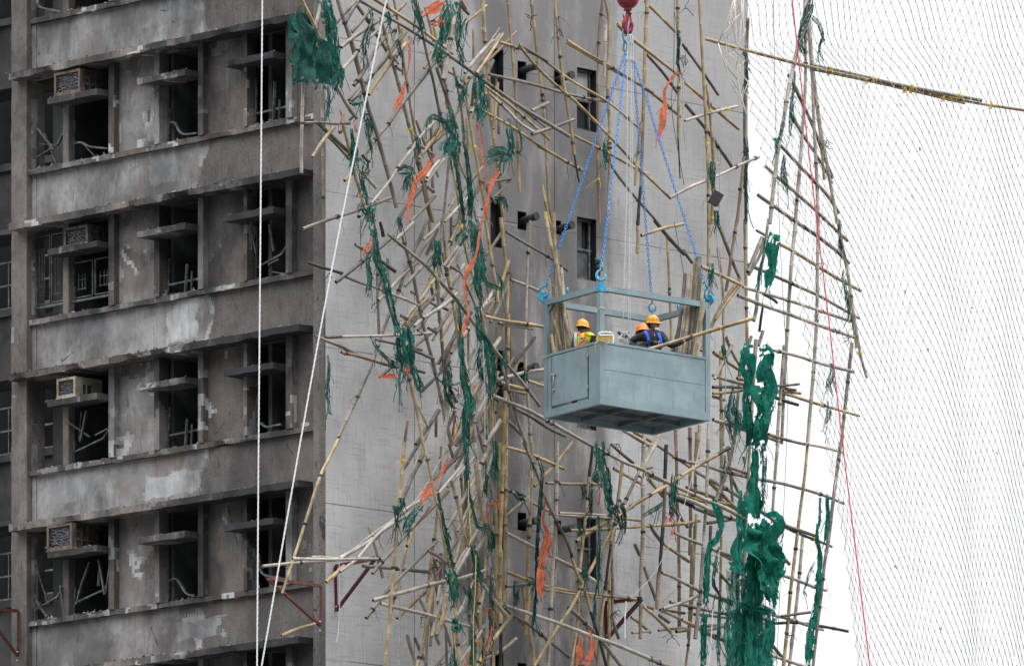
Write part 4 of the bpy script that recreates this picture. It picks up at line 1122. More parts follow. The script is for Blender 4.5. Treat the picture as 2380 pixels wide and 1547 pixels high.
def bamboo_mesh(mb, pts, rad, tone, r, node_at=.36, hollow=True):
    """a hollow cane: slim waist between swollen, ringed nodes, open bore at both ends"""
    pts = [Vector(p) for p in pts]; whole = (pts[-1]-pts[0]).length
    if len(pts) < 4 and whole > .7:
        q_ = smooth_path(pts, whole/3.01); ax_ = (pts[-1]-pts[0]).normalized().cross(Vector((.2,-.97,.1))); am = whole*r.uniform(-.012,.012); am2 = whole*r.uniform(-.005,.005)
        pts = [p+ax_*(am*math.sin(math.pi*i/(len(q_)-1))+am2*math.sin(2*math.pi*i/(len(q_)-1))) for i, p in enumerate(q_)]
    path = smooth_path(pts, .06); L_ = [0.0]
    for i in range(1, len(path)): L_.append(L_[-1]+(path[i]-path[i-1]).length)
    tot = L_[-1]; 
    def at(s):
        s = min(max(s,0),tot); 
        import bisect
        i = min(bisect.bisect_right(L_, s)-1, len(path)-2); i = max(i,0)
        seg = L_[i+1]-L_[i] or 1e-6; return path[i].lerp(path[i+1], (s-L_[i])/seg)
    st = [0.0]; s = r.uniform(.05,node_at); stations = [(0.0, 1.0, 0)]
    while s < tot-.06:
        for ds, k, mm in ((-.024,1.0,0),(-.009,1.12,1),(0.0,.99,1),(.008,1.10,0),(.024,1.0,0)): stations.append((s+ds, k, mm))
        nx = s+node_at*r.uniform(.85,1.2)
        q = (s+nx)/2
        if q < tot-.03: stations.append((q, .955, 0))
        s = nx
    stations.append((tot, 1.0, 0)); stations.sort(key=lambda t: t[0])
    stations = [t for i, t in enumerate(stations) if i == 0 or t[0]-stations[i-1][0] > .004]
    taper = r.uniform(.72,1.0); flip = r.random() < .5
    P_ = []; Rr = []
    for s_, k, mm in stations:
        t = s_/tot; P_.append(at(s_)); Rr.append(rad*k*(1-(1-taper)*(t if flip else 1-t)))
    n = 8; b0 = len(mb.v); f0 = len(mb.f)
    mb.tube(P_, Rr, n, 0, cap=False)
    for i in range(len(P_)-1):
        if stations[i][2] and stations[i+1][2]:
            for k in range(n): mb.m[f0+i*n+k] = 1
    for e, (i, sg) in enumerate(((0, 1), (len(P_)-1, -1))):     # cut ends: rim, then bore
        ring = [Vector(mb.v[b0+i*n+k]) for k in range(n)]; c = P_[i]; inn = [c+(v-c)*.66 for v in ring]
        j = 1 if i == 0 else i-1; dirv = (P_[j]-c).normalized()*min(.08, (P_[j]-c).length+.03)
        deep = [v+dirv for v in inn]; vs = ring+inn+deep
        fs = [(k,(k+1)%n,n+(k+1)%n,n+k) for k in range(n)]; mb.add(vs, fs, 2 if e else 2)
        fs = [(n+k,n+(k+1)%n,2*n+(k+1)%n,2*n+k) for k in range(n)] + [tuple(2*n+k for k in range(n))]; mb.add(vs, fs, 3)
def tie(p, d, rad, r, mat=None, whisk=True, parent=None):
    """split-plastic lashing: a few turns round the cane and loose tails"""
    m = MB(); d = d.normalized(); x = d.cross(Vector((.2,-.9,.3))).normalized(); y = d.cross(x)
    pts = []; turns = r.choice((2,3)); 
    for i in range(turns*9+1):
        a = 2*math.pi*i/9; rr = rad*1.16*(1+.06*math.sin(i*1.7))
        pts.append(p + (x*math.cos(a)+y*math.sin(a))*rr + d*((i/(turns*9)-.5)*.05+.006*math.sin(i*2.3)))
    m.tube(pts, .0065, 4)
    if whisk:
        for q in range(r.choice((1,2,3))):
            a = r.uniform(0,6.28); st = p+(x*math.cos(a)+y*math.sin(a))*rad*1.15; v = Vector((r.uniform(-1,1),r.uniform(-.8,.2),r.uniform(-.9,.6))).normalized()*.04
            tail = [st]
            for z in range(r.randint(2,5)):
                v = v+Vector((r.uniform(-.02,.02),r.uniform(-.02,.02),-.016)); tail.append(tail[-1]+v)
            m.tube(tail, .0035, 3)
    return m.build('lashing', mat or M['black'], parent)
POLE_LIST = parse_poles(); POLE_OBJS = []
def near(a, b, t=6): return abs(a[0]-b[0]) < t and abs(a[1]-b[1]) < t
def pole_world(w, ly, uv, r):
    if ly == 'H': return [P(u, v, 158.56+.03*i) for i, (u, v) in enumerate(uv)]
    d = .18+.36*float(ly)+r.uniform(-.08,.08); tilt = r.uniform(-.12,.12)
    return [R(u, v, d+tilt*(i/(len(uv)-1)-.5)) for i, (u, v) in enumerate(uv)]
def plen(W): return sum((W[i+1]-W[i]).length for i in range(len(W)-1))
ITEMS = []
for i, (tone, w, ly, uv) in enumerate(POLE_LIST):
    r = random.Random(1000+i); W = pole_world(w, ly, uv, r); ITEMS.append(dict(tone=tone, w=w, uv=uv, W=W, r=r, ln=plen(W), par=None, i=i))
for it in ITEMS:                                  # a charred tip belongs to the cane it is the end of
    if it['tone'] != 'c': continue
    for d in (-1, 1, -2, 2):
        j = it['i']+d
        if not 0 <= j < len(ITEMS) or ITEMS[j]['par'] is not None: continue
        o = ITEMS[j]
        if o['ln'] < it['ln']*.6 and o['tone'] == 'c': continue
        hit = [(a, b) for a in (0, -1) for b in (0, -1) if near(it['uv'][a], o['uv'][b])]
        if hit:
            a, b = hit[0]; off = o['W'][b]-it['W'][a]; it['W'] = [p+off for p in it['W']]; it['par'] = j; break
solo = sorted([it for it in ITEMS if it['par'] is None], key=lambda t: -t['ln']*t['w'])
KEEP = 300
for q, it in enumerate(solo): it['solo'] = q < KEEP
MATS = list(BAM); rest = MB(); restmats = [BAM[t] for t in MATS]+[M['node'], M['hollow']]
def cane(it, mb): bamboo_mesh(mb, it['W'], it['w']/2/127.5*1.06*(it['W'][0].y/160), it['tone'], it['r'])
for it in ITEMS:
    if it['par'] is not None: continue
    r = it['r']; tone = it['tone']
    if not it['solo']:
        m = MB(); cane(it, m); t = MATS.index(tone); mp = {0:t, 1:len(MATS), 2:t, 3:len(MATS)+1}
        b = len(rest.v); rest.v += m.v; rest.f += [tuple(b+k for k in f) for f in m.f]; rest.m += [mp[k] for k in m.m]; rest.sm += m.sm; continue
    o0 = it['W'][0].copy(); m = MB(); cane(it, m)
    nm = M['node_pale'] if tone in 'yp' and r.random()<.35 else (M['node_dark'] if tone in 'dcg' else M['node'])
    o = m.build('bamboo_pole', [BAM[tone], nm, BAM['w'] if tone in 'yw' else BAM[tone], M['hollow']], None, None, origin=o0)
    it['o'] = o; rad = it['w']/2/127.5
    path = smooth_path(it['W'], .1); nt_ = 0 if it['ln'] < 1.2 else (1 if it['ln'] < 2.4 else (2 if it['ln'] < 4 else 3))
    for q in range(nt_):
        k = int(len(path)*(r.uniform(.08,.95))); k = min(max(k,1), len(path)-2)
        tie(path[k]-o0, path[k+1]-path[k-1], rad, r, M['yellow'] if r.random()<.05 else M['black'], parent=o)
    POLE_OBJS.append((o, tone, it['w'], it['ln'], it['uv']))
for it in ITEMS:
    if it['par'] is None: continue
    par = ITEMS[it['par']]
    if 'o' not in par: continue
    m = MB(); cane(it, m); o0 = par['o'].location; m.v = [tuple(Vector(v)-o0) for v in m.v]
    m.build('charred_end', [BAM['c'], M['node_dark'], BAM['c'], M['hollow']], par['o'])
fr = random.Random(4242)
for q in range(70):                                # short jammed lengths deep in the tangle
    cu = fr.gauss(1060, 60); cv = fr.uniform(60, 1560); 
    if not 920 < cu < 1190: continue
    a = math.radians(fr.choice((fr.uniform(18,50), fr.uniform(18,50), fr.uniform(-24,-6), fr.uniform(-4,4)))); ln = fr.uniform(45,190)
    t_ = fr.choice('wwggydb'); dd = fr.uniform(.35,.9); uv = [(cu-math.sin(a)*ln/2, cv+math.cos(a)*ln/2), (cu+math.sin(a)*ln/2, cv-math.cos(a)*ln/2)]
    m = MB(); bamboo_mesh(m, [R(*uv[0],dd), R(*uv[1],dd+fr.uniform(-.1,.25))], fr.uniform(.026,.036), t_, fr)
    ti = MATS.index(t_); mp = {0:ti, 1:len(MATS), 2:ti, 3:len(MATS)+1}; b = len(rest.v); rest.v += m.v; rest.f += [tuple(b+k for k in f) for f in m.f]; rest.m += [mp[k] for k in m.m]; rest.sm += m.sm
ro = rest.build('loose_bamboo', restmats); ro['kind'] = 'stuff'; tag(ro, 'short loose bamboo lengths jammed among the long poles of the wrecked scaffold', 'bamboo')
TONEW = {'y':'tan','w':'bleached','g':'grey weathered','b':'brown','d':'sooty dark','c':'charred black','p':'pinkish'}
# =============================== TORN NETTING, TARP STRIPS ===============================
def rag(name, pts, d, mats, label, cat, group, seed, holes=.16, strands=5, fold=.35, rag_edge=.35, cols=8, wk=1.12):
    """crumpled, torn strip along a path: pts = (U, V, width in survey px)"""
    r = random.Random(seed); W = [R(u,v,d) for u,v,_ in pts]
    tot = plen(W); n = max(5, int(tot/.055)); path = smooth_path(W, max(.03, tot/n)); N = len(path)
    # widths along the path
    Ls = [0.0]
    for i in range(1,len(W)): Ls.append(Ls[-1]+(W[i]-W[i-1]).length)
    def wid(t):
        s = t*Ls[-1]
        for i in range(len(Ls)-1):
            if s <= Ls[i+1]+1e-6:
                f = (s-Ls[i])/max(1e-6,Ls[i+1]-Ls[i]); return (pts[i][2]*(1-f)+pts[i+1][2]*f)/127.5
        return pts[-1][2]/127.5
    m = MB(); vs = []; view = Vector((0,-1,-.15)).normalized(); out = Vector((RN[0],RN[1],0))
    for i, p in enumerate(path):
        t = i/(N-1); dv = (path[min(i+1,N-1)]-path[max(i-1,0)]).normalized(); side = dv.cross(out)
        if side.length < .1: side = Vector((1,0,0))
        side.normalize(); w = wid(t)*wk*(1+.38*noise.noise(Vector((t*tot*2.6,seed,1))))
        pl = w*fold
        for k in range(cols+1):
            u = k/cols-.5; e = 1+rag_edge*noise.noise(Vector((t*tot*7, seed+(5 if u<0 else 9), 2))) if abs(u)>.3 else 1
            ph = noise.noise(Vector((t*tot*1.2,seed*1.3,5)))*2
            z = pl*(.38*math.sin(u*13+ph*2+seed)+.26*math.sin(u*29+ph*5+seed*2)+.5*noise.noise(Vector((u*4+seed, t*tot*3, 3)))*1.4)
            lat = u*w*e + .18*w*noise.noise(Vector((t*tot*3.2, u*3+seed, 7)))
            vs.append(p+side*lat+out*(z+.02)+dv*(.25*w*noise.noise(Vector((u*5, seed, t*tot*2)))))
    fs = []; mi2 = []
    for i in range(N-1):
        for k in range(cols):
            edge = abs((k+.5)/cols-.5)*2; hn = noise.noise(Vector((i*.33, k*.55, seed*2.1)))
            hp = noise.noise(Vector((i*.9,k*1.7,seed)))
            if hn > .68-holes*(2.0+edge*.8) or (edge>.7 and hp > (.18 if holes>.06 else .42)): continue
            if (i < 3 or i > N-4) and hp > .0: continue
            a = i*(cols+1)+k; fs.append((a,a+1,a+cols+2,a+cols+1))
    m.add(vs, fs, 0, True)
    # frayed threads
    for q in range(int(strands*1.5)):
        i0 = r.randint(0,max(0,N-6)); i1 = min(N-1, i0+r.randint(4, max(5,N//2))); sd = r.choice((-1,1)); pt = []
        off = r.uniform(.25,.62)*sd
        for i in range(i0,i1):
            t = i/(N-1); dv = (path[min(i+1,N-1)]-path[max(i-1,0)]).normalized(); side = dv.cross(out).normalized()
            pt.append(path[i]+side*wid(t)*(off+.25*noise.noise(Vector((i*.35,q,seed))))+out*(.03+.05*noise.noise(Vector((i*.3,q+9,seed)))))
        if r.random()<.75 and pt:                     # loose end hangs down
            e = pt[-1]; v = Vector((r.uniform(-.02,.02),0,-.05))
            for z in range(r.randint(2,8)): e = e+v+Vector((r.uniform(-.018,.018),r.uniform(-.01,.01),0)); pt.append(e)
        if len(pt) > 2: m.tube(pt, r.uniform(.004,.010), 3, r.choice((0,0,1)))
    # torn tassels off the edges
    for q in range(int(strands*1.6)):
        i = r.randint(1,N-2); t = i/(N-1); dv = (path[i+1]-path[i-1]).normalized(); side = dv.cross(out).normalized(); sd = r.choice((-1,1))
        b = path[i]+side*sd*wid(t)*.42+out*.03; ln = r.uniform(.03,.12)+wid(t)*.15
        tip = b+side*sd*ln*.45+Vector((r.uniform(-.03,.03),r.uniform(-.03,.01),-ln)); c = b+dv*r.uniform(.02,.05)
        m.add([b,c,tip,(b+tip)/2+out*.02], [(0,1,3),(1,2,3)], r.choice((0,1)), True)
    o0 = Vector(path[0]); o = m.build(name, mats, None, None, origin=o0)
    tag(o, label, cat, group); return o
def TT(sh, *a):
    ox, oy, k = SH[sh]; return [(ox+x/k, oy+y/k, w/k) for x, y, w in a]
NETG = 'shreds of green safety netting caught on the scaffold'
GN = [M['net'], M['net_dark']]; GB = [M['net_bright'], M['net']]; GD = [M['net_dark'], M['net']]
RAGS = [
 ('T00', [(2098,40,50),(2090,170,190),(2125,320,260),(2160,450,300),(2175,590,290)], 2.3, 'F', 5, -.12, 'broad dark green net hanging like a flag beside the top window'),
 ('T00', [(2330,470,60),(2330,560,60),(2300,600,40)], 2.35, 'N', 3, .1, 'small green net scrap at the lower right corner of the flag of netting'),
 ('T00', [(2260,-20,70),(2295,150,95),(2315,320,110),(2330,480,110),(2350,640,60)], 1.9, 'N', 14, .2, 'tall stringy green netting just right of the flag of netting'),
 ('T00', [(2270,600,36),(2285,720,30),(2275,850,22)], 1.8, 'N', 5, .15, 'narrow green net tail dangling under the flag of netting'),
 ('Z1', [(330,-20,200),(400,200,140),(430,420,110),(440,640,100),(480,850,110),(530,1050,100),(560,1200,50)], 2.0, 'N', 16, .2, 'long shredded green net running down left of the slanting rope at the top'),
 ('Z1', [(960,120,60),(985,250,40),(960,360,60),(900,520,70),(880,640,40),(885,820,60),(890,930,20)], 1.9, 'D', 10, .25, 'wispy dark green shreds between the slanting rope and leaning poles, near the top'),
 ('Z1', [(1190,180,90),(1230,290,70),(1200,400,40)], 2.2, 'N', 6, .2, 'small green tatter right beside the slanting rope near the top edge'),
 ('Z1', [(1570,0,110),(1600,130,110),(1650,280,100),(1690,420,70)], 2.2, 'N', 10, .25, 'green net tatter around the leaning pole left of the pale orange board'),
 ('Z1', [(2090,40,150),(2050,170,190),(2000,320,170),(2010,430,120),(1960,560,110),(1900,660,80),(1860,790,120),(1830,870,40)], 2.6, 'N', 12, .08, 'thick dark green net folded over the poles beside the pale orange tarp at top'),
 ('Z1', [(2180,30,70),(2200,250,70),(2190,450,70),(2180,620,60),(2230,760,60),(2240,880,40)], 2.3, 'N', 12, .2, 'green net strip draped behind the pinkish pole at the top'),
 ('Z1', [(2320,270,50),(2270,420,80),(2265,540,50)], 2.1, 'N', 6, .3, 'pale see-through green net scrap at the end of the torn cane by the tiled strip'),
 ('Z1', [(1330,560,60),(1400,800,30),(1330,700,20)], 2.1, 'D', 5, .2, 'tiny dark thread knot above the brown tarp twist'),
 ('Z1', [(1900,860,60),(2000,740,90),(2090,730,30)], 2.6, 'N', 6, .1, 'green knot tied where the long diagonal canes cross the pinkish pole'),
 ('Z1', [(700,1440,60),(800,1400,110),(870,1360,60)], 2.1, 'N', 7, .1, 'green net bundle wrapped round canes at the left edge of the flank wall, upper third'),
 ('Z1', [(2190,1060,80),(2210,1150,120),(2290,1230,70),(2220,1380,70),(2180,1540,40)], 2.4, 'N', 8, .06, 'green net loop bulging right of the dark upright cane'),
 ('Z2', [(860,150,70),(940,80,120),(960,280,110),(950,400,50),(1000,590,30)], 2.1, 'D', 10, .12, 'dark sooty net hanging right behind the slanting rope, upper third'),
 ('Z2', [(700,250,30),(720,420,40),(740,570,110),(740,700,120),(700,800,70)], 2.6, 'N', 14, .12, 'green net tuft clinging to the left chain of canes by the slanting rope'),
 ('Z2', [(830,640,60),(900,730,120),(880,830,110),(870,920,30)], 2.3, 'D', 5, .2, 'burnt black net scrap with torn holes, right against the slanting rope'),
 ('Z2', [(820,860,40),(860,1050,40),(900,1180,50),(940,1310,50)], 2.6, 'N', 10, .1, 'green net strip sliding down the left cane chain above the wide tuft'),
 ('Z2', [(790,1350,80),(850,1340,80),(900,1420,60),(1000,1340,100),(1040,1260,40)], 2.5, 'N', 9, .12, 'two-part green knot where the frayed cane meets the left cane chain'),
 ('Z2', [(980,1360,90),(970,1450,90),(980,1560,80)], 2.4, 'N', 8, .12, 'green net skirt below the frayed cane'),
 ('Z2', [(1740,400,30),(1740,220,50),(1820,90,60),(1960,130,60),(2080,170,60)], 2.7, 'N', 7, .05, 'curling green arm reaching left from the big hanging net bundle'),
 ('Z2', [(2100,-20,70),(2060,120,110),(2110,260,170),(2110,420,210),(2050,520,200),(2020,640,120)], 2.75, 'N', 14, .06, 'big bunched green net bundle hanging in the middle of the leaning canes, upper third'),
 ('Z2', [(2140,440,160),(2150,560,150),(2160,690,60)], 2.6, 'D', 6, .1, 'dark bag of netting swelling under the big hanging bundle'),
 ('Z2', [(2250,200,40),(2270,420,50),(2300,620,60),(2330,800,50),(2350,1060,70),(2360,1400,60),(2360,1560,50)], 2.5, 'N', 14, .15, 'long thin green strip right of the big hanging bundle'),
 ('Z2', [(2150,680,70),(2190,900,50),(2220,1150,50),(2250,1400,40),(2270,1560,40)], 2.4, 'N', 12, .12, 'long dark green cord of net left of the thin strip'),
 ('Z2', [(1350,860,40),(1430,820,110),(1540,830,90),(1570,900,50)], 2.7, 'N', 9, .12, 'bushy green tuft speared on a slanting cane, middle of the upper third'),
 ('Z2', [(1560,900,60),(1480,960,80),(1450,1040,50),(1430,1110,25)], 2.6, 'D', 6, .12, 'burnt tail hanging under the bushy green tuft'),
 ('Z2', [(1600,370,60),(1630,430,70),(1600,480,40)], 2.4, 'N', 5, .1, 'small green knot on the grey leaning pole, upper third'),
 ('Z2', [(1380,1490,60),(1350,1560,60)], 2.4, 'N', 4, .1, 'green wad at the foot of the sooty slanting cane'),
 ('T10', [(945,500,60),(955,640,80),(970,760,90),(955,870,30)], 2.0, 'N', 10, .15, 'green net hanging beside the tan upright, beneath the long diagonal canes'),
 ('T10', [(1150,830,50),(1170,920,60),(1180,1020,40),(1160,1100,15)], 2.1, 'N', 8, .25, 'skeletal green net scrap under the second tan upright'),
 ('T10', [(1235,900,20),(1250,980,18),(1248,1060,8)], 2.1, 'N', 2, .05, 'slim green tail beside the second tan upright'),
 ('T10', [(990,1140,50),(1060,1080,100),(1120,1080,90),(1185,1090,30)], 2.3, 'N', 5, .05, 'green net flap blown sideways across the first tan upright'),
 ('T10', [(1065,1395,40),(1130,1395,36),(1145,1460,18)], 2.1, 'N', 3, .05, 'little green bow tied on the first tan upright'),
 ('T10', [(1850,920,20),(1835,1000,34),(1830,1090,36),(1835,1135,18)], 2.0, 'N', 6, .12, 'green scrap on the upright left of the blue chains, upper third'),
 ('T10', [(2325,90,22),(2340,260,24),(2338,440,16),(2365,480,10)], 2.1, 'D', 9, .3, 'dark stringy scrap on the upright above the dangling orange tail'),
 ('T20', [(885,-20,40),(875,70,60),(840,170,55),(820,300,60),(838,370,40)], 2.1, 'D', 12, .18, 'dark green shreds round the peak where the ladder rails meet'),
 ('T20', [(900,120,30),(950,180,30),(970,260,14),(945,330,12),(945,430,26)], 2.1, 'D', 8, .3, 'loose black threads dangling right of the ladder peak'),
 ('T20', [(780,500,14),(760,700,30),(750,780,50),(745,950,18)], 2.2, 'N', 7, .1, 'green strip on the left ladder rail, a fifth of the way down'),
 ('T20', [(710,780,20),(680,930,18),(650,1010,30),(660,1080,12)], 2.2, 'N', 4, .15, 'thin green strip lower on the left ladder rail'),
 ('T20', [(700,1080,14),(695,1180,40),(705,1270,50),(722,1345,34)], 2.2, 'N', 8, .15, 'twin green tails hanging inside the left ladder rail'),
 ('T20', [(205,1130,40),(200,1230,40),(215,1330,24)], 2.4, 'N', 6, .1, 'green wrap on the upright near the white looped rope'),
 ('T20', [(225,1470,36),(232,1560,40)], 2.4, 'N', 6, .12, 'green tuft below the small black box on the upright'),
 ('T20', [(440,330,30),(420,390,40)], 1.3, 'D', 5, .1, 'dark tuft where the bamboo boom passes the wall edge'),
 ('T20', [(448,420,18),(440,560,16),(455,660,30)], 1.2, 'D', 6, .1, 'dark shred on the wall-edge pole just below the boom'),
 ('T20', [(435,960,32),(440,1060,32),(430,1250,22),(437,1400,22),(440,1540,26)], 1.2, 'D', 9, .1, 'sooty wrap winding down the wall-edge pole'),
 ('T21', [(640,85,60),(625,180,70),(620,290,60),(600,400,44),(580,490,20)], 2.3, 'B', 8, .06, 'bright green net tail hanging from the top rung left of the ladder'),
 ('T21', [(560,110,24),(560,230,22),(530,330,16),(520,480,18)], 2.3, 'N', 4, .1, 'thin green ribbon along the left ladder rail beside the bright tail'),
 ('T21', [(188,290,40),(186,360,44),(185,455,20)], 2.5, 'N', 6, .06, 'green net plug standing in the pole top right of the cage hook'),
 ('T21', [(450,845,40),(430,930,80),(440,1020,90),(450,1110,60),(440,1250,50),(455,1400,60),(470,1560,70)], 2.0, 'B', 14, .12, 'bright green net column down the left side of the thick pinkish rail'),
 ('T21', [(560,855,70),(585,930,100),(575,1030,110),(600,1150,110),(570,1230,140),(560,1330,90),(540,1450,110),(550,1560,80)], 2.2, 'B', 18, .10, 'heavy bright green net swag right of the thick pinkish rail'),
 ('T21', [(345,1130,8),(340,1250,60),(330,1340,110),(370,1390,80),(380,1490,30)], 2.5, 'N', 8, .06, 'green net pouch hanging between the cage and the wall edge'),
 ('T21', [(310,1400,40),(325,1480,36),(330,1550,20)], 2.4, 'N', 4, .1, 'short green rag under the net pouch'),
 ('T21', [(1088,-10,24),(1085,80,16),(1090,200,24),(1100,260,12)], 2.1, 'D', 6, .15, 'dark green tatter at the upper right ladder rail'),
 ('T21', [(1115,340,14),(1120,420,28),(1130,520,16),(1150,600,26),(1155,690,26)], 2.1, 'N', 8, .15, 'green shred winding down the right ladder rail'),
 ('T21', [(1030,985,20),(1035,1060,38),(1010,1130,36),(995,1200,14)], 2.2, 'N', 8, .15, 'dark and green rag hanging left of the red line, mid height'),
 ('T21', [(1008,1250,12),(1010,1330,40),(990,1410,12)], 2.2, 'D', 6, .2, 'small frayed tail under the rag left of the red line'),
 ('T21', [(270,860,20),(285,930,36),(270,960,16)], 2.5, 'N', 5, .1, 'green tie-up beside the cage, right of its post'),
 ('T22', [(500,-10,30),(500,100,40),(490,260,50),(495,380,70),(500,520,90)], 2.1, 'B', 5, .03, 'green net cone narrowing upwards beside the thick pinkish rail'),
 ('T22', [(545,-10,50),(565,120,50),(560,250,30),(550,400,20),(560,480,12)], 2.2, 'N', 12, .25, 'stringy green net tail between the pinkish rail and the first sky gap'),
 ('T22', [(420,90,24),(430,150,14)], 2.1, 'N', 2, .05, 'tiny green scrap on the wall edge beside the pinkish rail'),
 ('T22', [(560,520,130),(600,600,200),(590,720,200),(600,850,170),(600,980,120),(620,1120,50)], 2.5, 'B', 16, .05, 'great knotted hank of bright green netting slung over the rungs, lower right'),
 ('T22', [(490,560,100),(510,700,160),(540,880,200),(550,1060,180)], 2.0, 'S', 10, -.05, 'sheer green netting stretched behind the great knotted hank'),
 ('T22', [(410,330,50),(400,500,60),(385,700,60),(375,900,70)], 2.4, 'B', 8, .05, 'green sleeve of netting hanging left of the thick pinkish rail'),
 ('T22', [(350,820,60),(350,1000,80),(345,1200,90),(340,1400,90),(330,1570,90)], 2.1, 'S', 14, .0, 'long sheer green curtain left of the lower ladder rail'),
 ('T22', [(470,900,120),(480,1050,190),(485,1200,240),(485,1400,270),(480,1590,280)], 1.9, 'S', 8, -.15, 'wide sheer green sheet at the bottom, white sky showing through'),
 ('T22', [(420,1120,60),(400,1300,50),(390,1560,50)], 2.1, 'B', 6, .06, 'opaque green fold at the left hem of the wide sheer sheet'),
 ('T22', [(475,560,40),(470,900,50),(455,1200,50),(450,1590,60)], 2.2, 'B', 10, -.05, 'straight opaque green fold falling just right of the thick pinkish rail'),
 ('T22', [(530,650,44),(520,950,60),(512,1250,56),(505,1590,66)], 2.15, 'B', 10, -.02, 'opaque green fold down the middle of the wide sheer sheet'),
 ('T22', [(640,640,30),(655,800,44),(645,960,40),(630,1140,24)], 2.3, 'B', 12, .02, 'frayed green edge hanging off the right side of the great knotted hank'),
 ('T22', [(610,1160,60),(595,1320,80),(575,1450,110),(565,1590,110)], 2.1, 'B', 10, .0, 'opaque green fold at the right hem of the wide sheer sheet'),
 ('T22', [(395,1115,30),(480,1150,34),(560,1165,34),(620,1170,24)], 2.3, 'B', 4, .05, 'rolled green hem lying along a rung across the wide sheer sheet'),
 ('T22', [(200,385,20),(245,480,44),(262,570,36),(230,670,26),(175,720,40),(165,860,36),(160,1000,36),(150,1120,26)], 2.6, 'B', 10, .06, 'green ribbon looping across two uprights left of the sheer curtain'),
 ('T22', [(150,1180,30),(140,1340,36),(135,1560,34)], 2.5, 'B', 8, .12, 'green ribbon end hanging at the bottom under the looping ribbon'),
 ('T22', [(250,720,12),(215,860,18),(208,980,18),(250,1060,20),(248,1200,24),(240,1400,26),(245,1560,18)], 2.6, 'N', 8, .08, 'narrow green streamer bowed leftwards beside the looping ribbon'),
 ('T22', [(1000,350,14),(1005,470,24),(1000,590,20),(985,680,16)], 2.2, 'B', 6, .12, 'green strand beside the right rail, lower third'),
 ('T22', [(955,375,16),(950,520,20),(930,650,26),(958,790,26),(945,900,40),(940,1010,30),(915,1180,50),(890,1300,60),(880,1430,50),(860,1550,46)], 2.2, 'B', 16, .15, 'long green net streamer down the right ladder rail to the bottom'),
 ('T22', [(918,822,10),(880,880,12),(855,960,12),(838,1045,12)], 2.2, 'N', 3, .1, 'thin dark green cord curling off the long right streamer'),
 ('T22', [(290,80,20),(285,150,24),(280,200,12)], 2.6, 'N', 3, .1, 'small green scrap on an upright just below the net pouch'),
 ('T11', [(200,-10,70),(225,120,40),(240,260,60),(285,350,40),(330,540,44),(355,650,30),(385,740,40)], 2.6, 'N', 18, .15, 'shredded green net down the left cane chain above the large tangle'),
 ('T11', [(180,170,34),(178,300,30),(190,400,40),(170,520,30)], 2.5, 'N', 6, .06, 'separate green net tail hanging left of the left cane chain'),
 ('T11', [(370,760,90),(420,780,130),(430,880,130),(450,980,90),(420,1060,60)], 2.8, 'N', 22, .1, 'large green net tangle where the level cane meets the left cane chain'),
 ('T11', [(400,990,12),(400,1150,14),(400,1325,12)], 2.8, 'N', 3, .03, 'green string dangling straight down from the large tangle'),
 ('T11', [(475,990,44),(510,1070,40),(530,1130,80),(540,1180,30)], 2.8, 'N', 9, .1, 'green net burr on the broken cane right under the large tangle'),
 ('T11', [(200,790,20),(240,880,18),(330,970,24),(400,1010,40)], 2.6, 'N', 6, .1, 'green twisted cord joining the two crossed canes left of the large tangle'),
 ('T11', [(910,-10,80),(930,110,90),(945,240,100),(960,340,90),(940,440,60),(975,560,20)], 2.8, 'N', 20, .08, 'long green net drape behind the orange streamer, centre left'),
 ('T11', [(800,150,60),(840,90,60),(870,40,40)], 2.4, 'N', 6, .15, 'green net scrap reaching left from the long drape'),
 ('T11', [(660,130,40),(665,220,50),(650,300,30)], 2.4, 'N', 8, .15, 'green wad on a pale leaning cane in the thick of the canes'),
 ('T11', [(960,320,24),(1000,420,26),(1060,450,26),(1112,465,22),(1108,400,20),(1075,350,14)], 2.9, 'N', 6, .03, 'green net rope making a hook-shaped loop round the tan upright'),
 ('T11', [(940,590,30),(960,780,60),(1000,850,90),(1030,960,80),(1045,1100,60),(1040,1220,30)], 2.8, 'N', 22, .15, 'stringy green net cascade left of the first tan upright'),
 ('T11', [(970,870,30),(950,980,34),(975,1100,24),(1010,1140,14)], 2.6, 'N', 9, .15, 'thinner strand set beside the stringy green cascade'),
 ('T11', [(805,530,24),(812,680,34),(825,830,34),(835,1000,40),(850,1120,60),(880,1260,90),(865,1370,60),(860,1560,60)], 2.9, 'N', 18, .08, 'long green net streamer between the pale lath and the white canes'),
 ('T11', [(725,965,30),(740,1060,60),(735,1160,50),(780,1250,110),(830,1290,60)], 2.6, 'D', 12, .1, 'dark green net heap right behind the pale flat lath'),
 ('T11', [(615,990,12),(650,1080,12),(720,1130,12),(800,1130,12),(845,1085,10)], 2.9, 'N', 3, .03, 'green cord drooping across the pale flat lath'),
 ('T11', [(1135,900,24),(1130,960,40),(1110,1010,40)], 2.9, 'N', 5, .05, 'small green wrap at the top of the steep grey brace'),
 ('T11', [(1282,1035,20),(1278,1080,34),(1270,1140,16)], 2.2, 'N', 4, .08, 'little green wrap left of the cage bottom'),
 ('T11', [(995,1380,14),(1000,1450,18),(1002,1500,10)], 2.9, 'B', 2, .05, 'bright green shred on the grey cord, centre'),
 ('T01', [(2280,930,20),(2290,1030,24),(2280,1130,26),(2282,1250,22),(2280,1360,16)], .6, 'N', 6, .12, 'green strip stuck to the corner column beside the slanting rope'),
 ('T12', [(1800,-20,60),(1800,100,70),(1820,220,120),(1850,330,60),(1860,420,50),(1900,480,90)], 2.5, 'N', 16, .08, 'green net hanging straight under the cage, centre'),
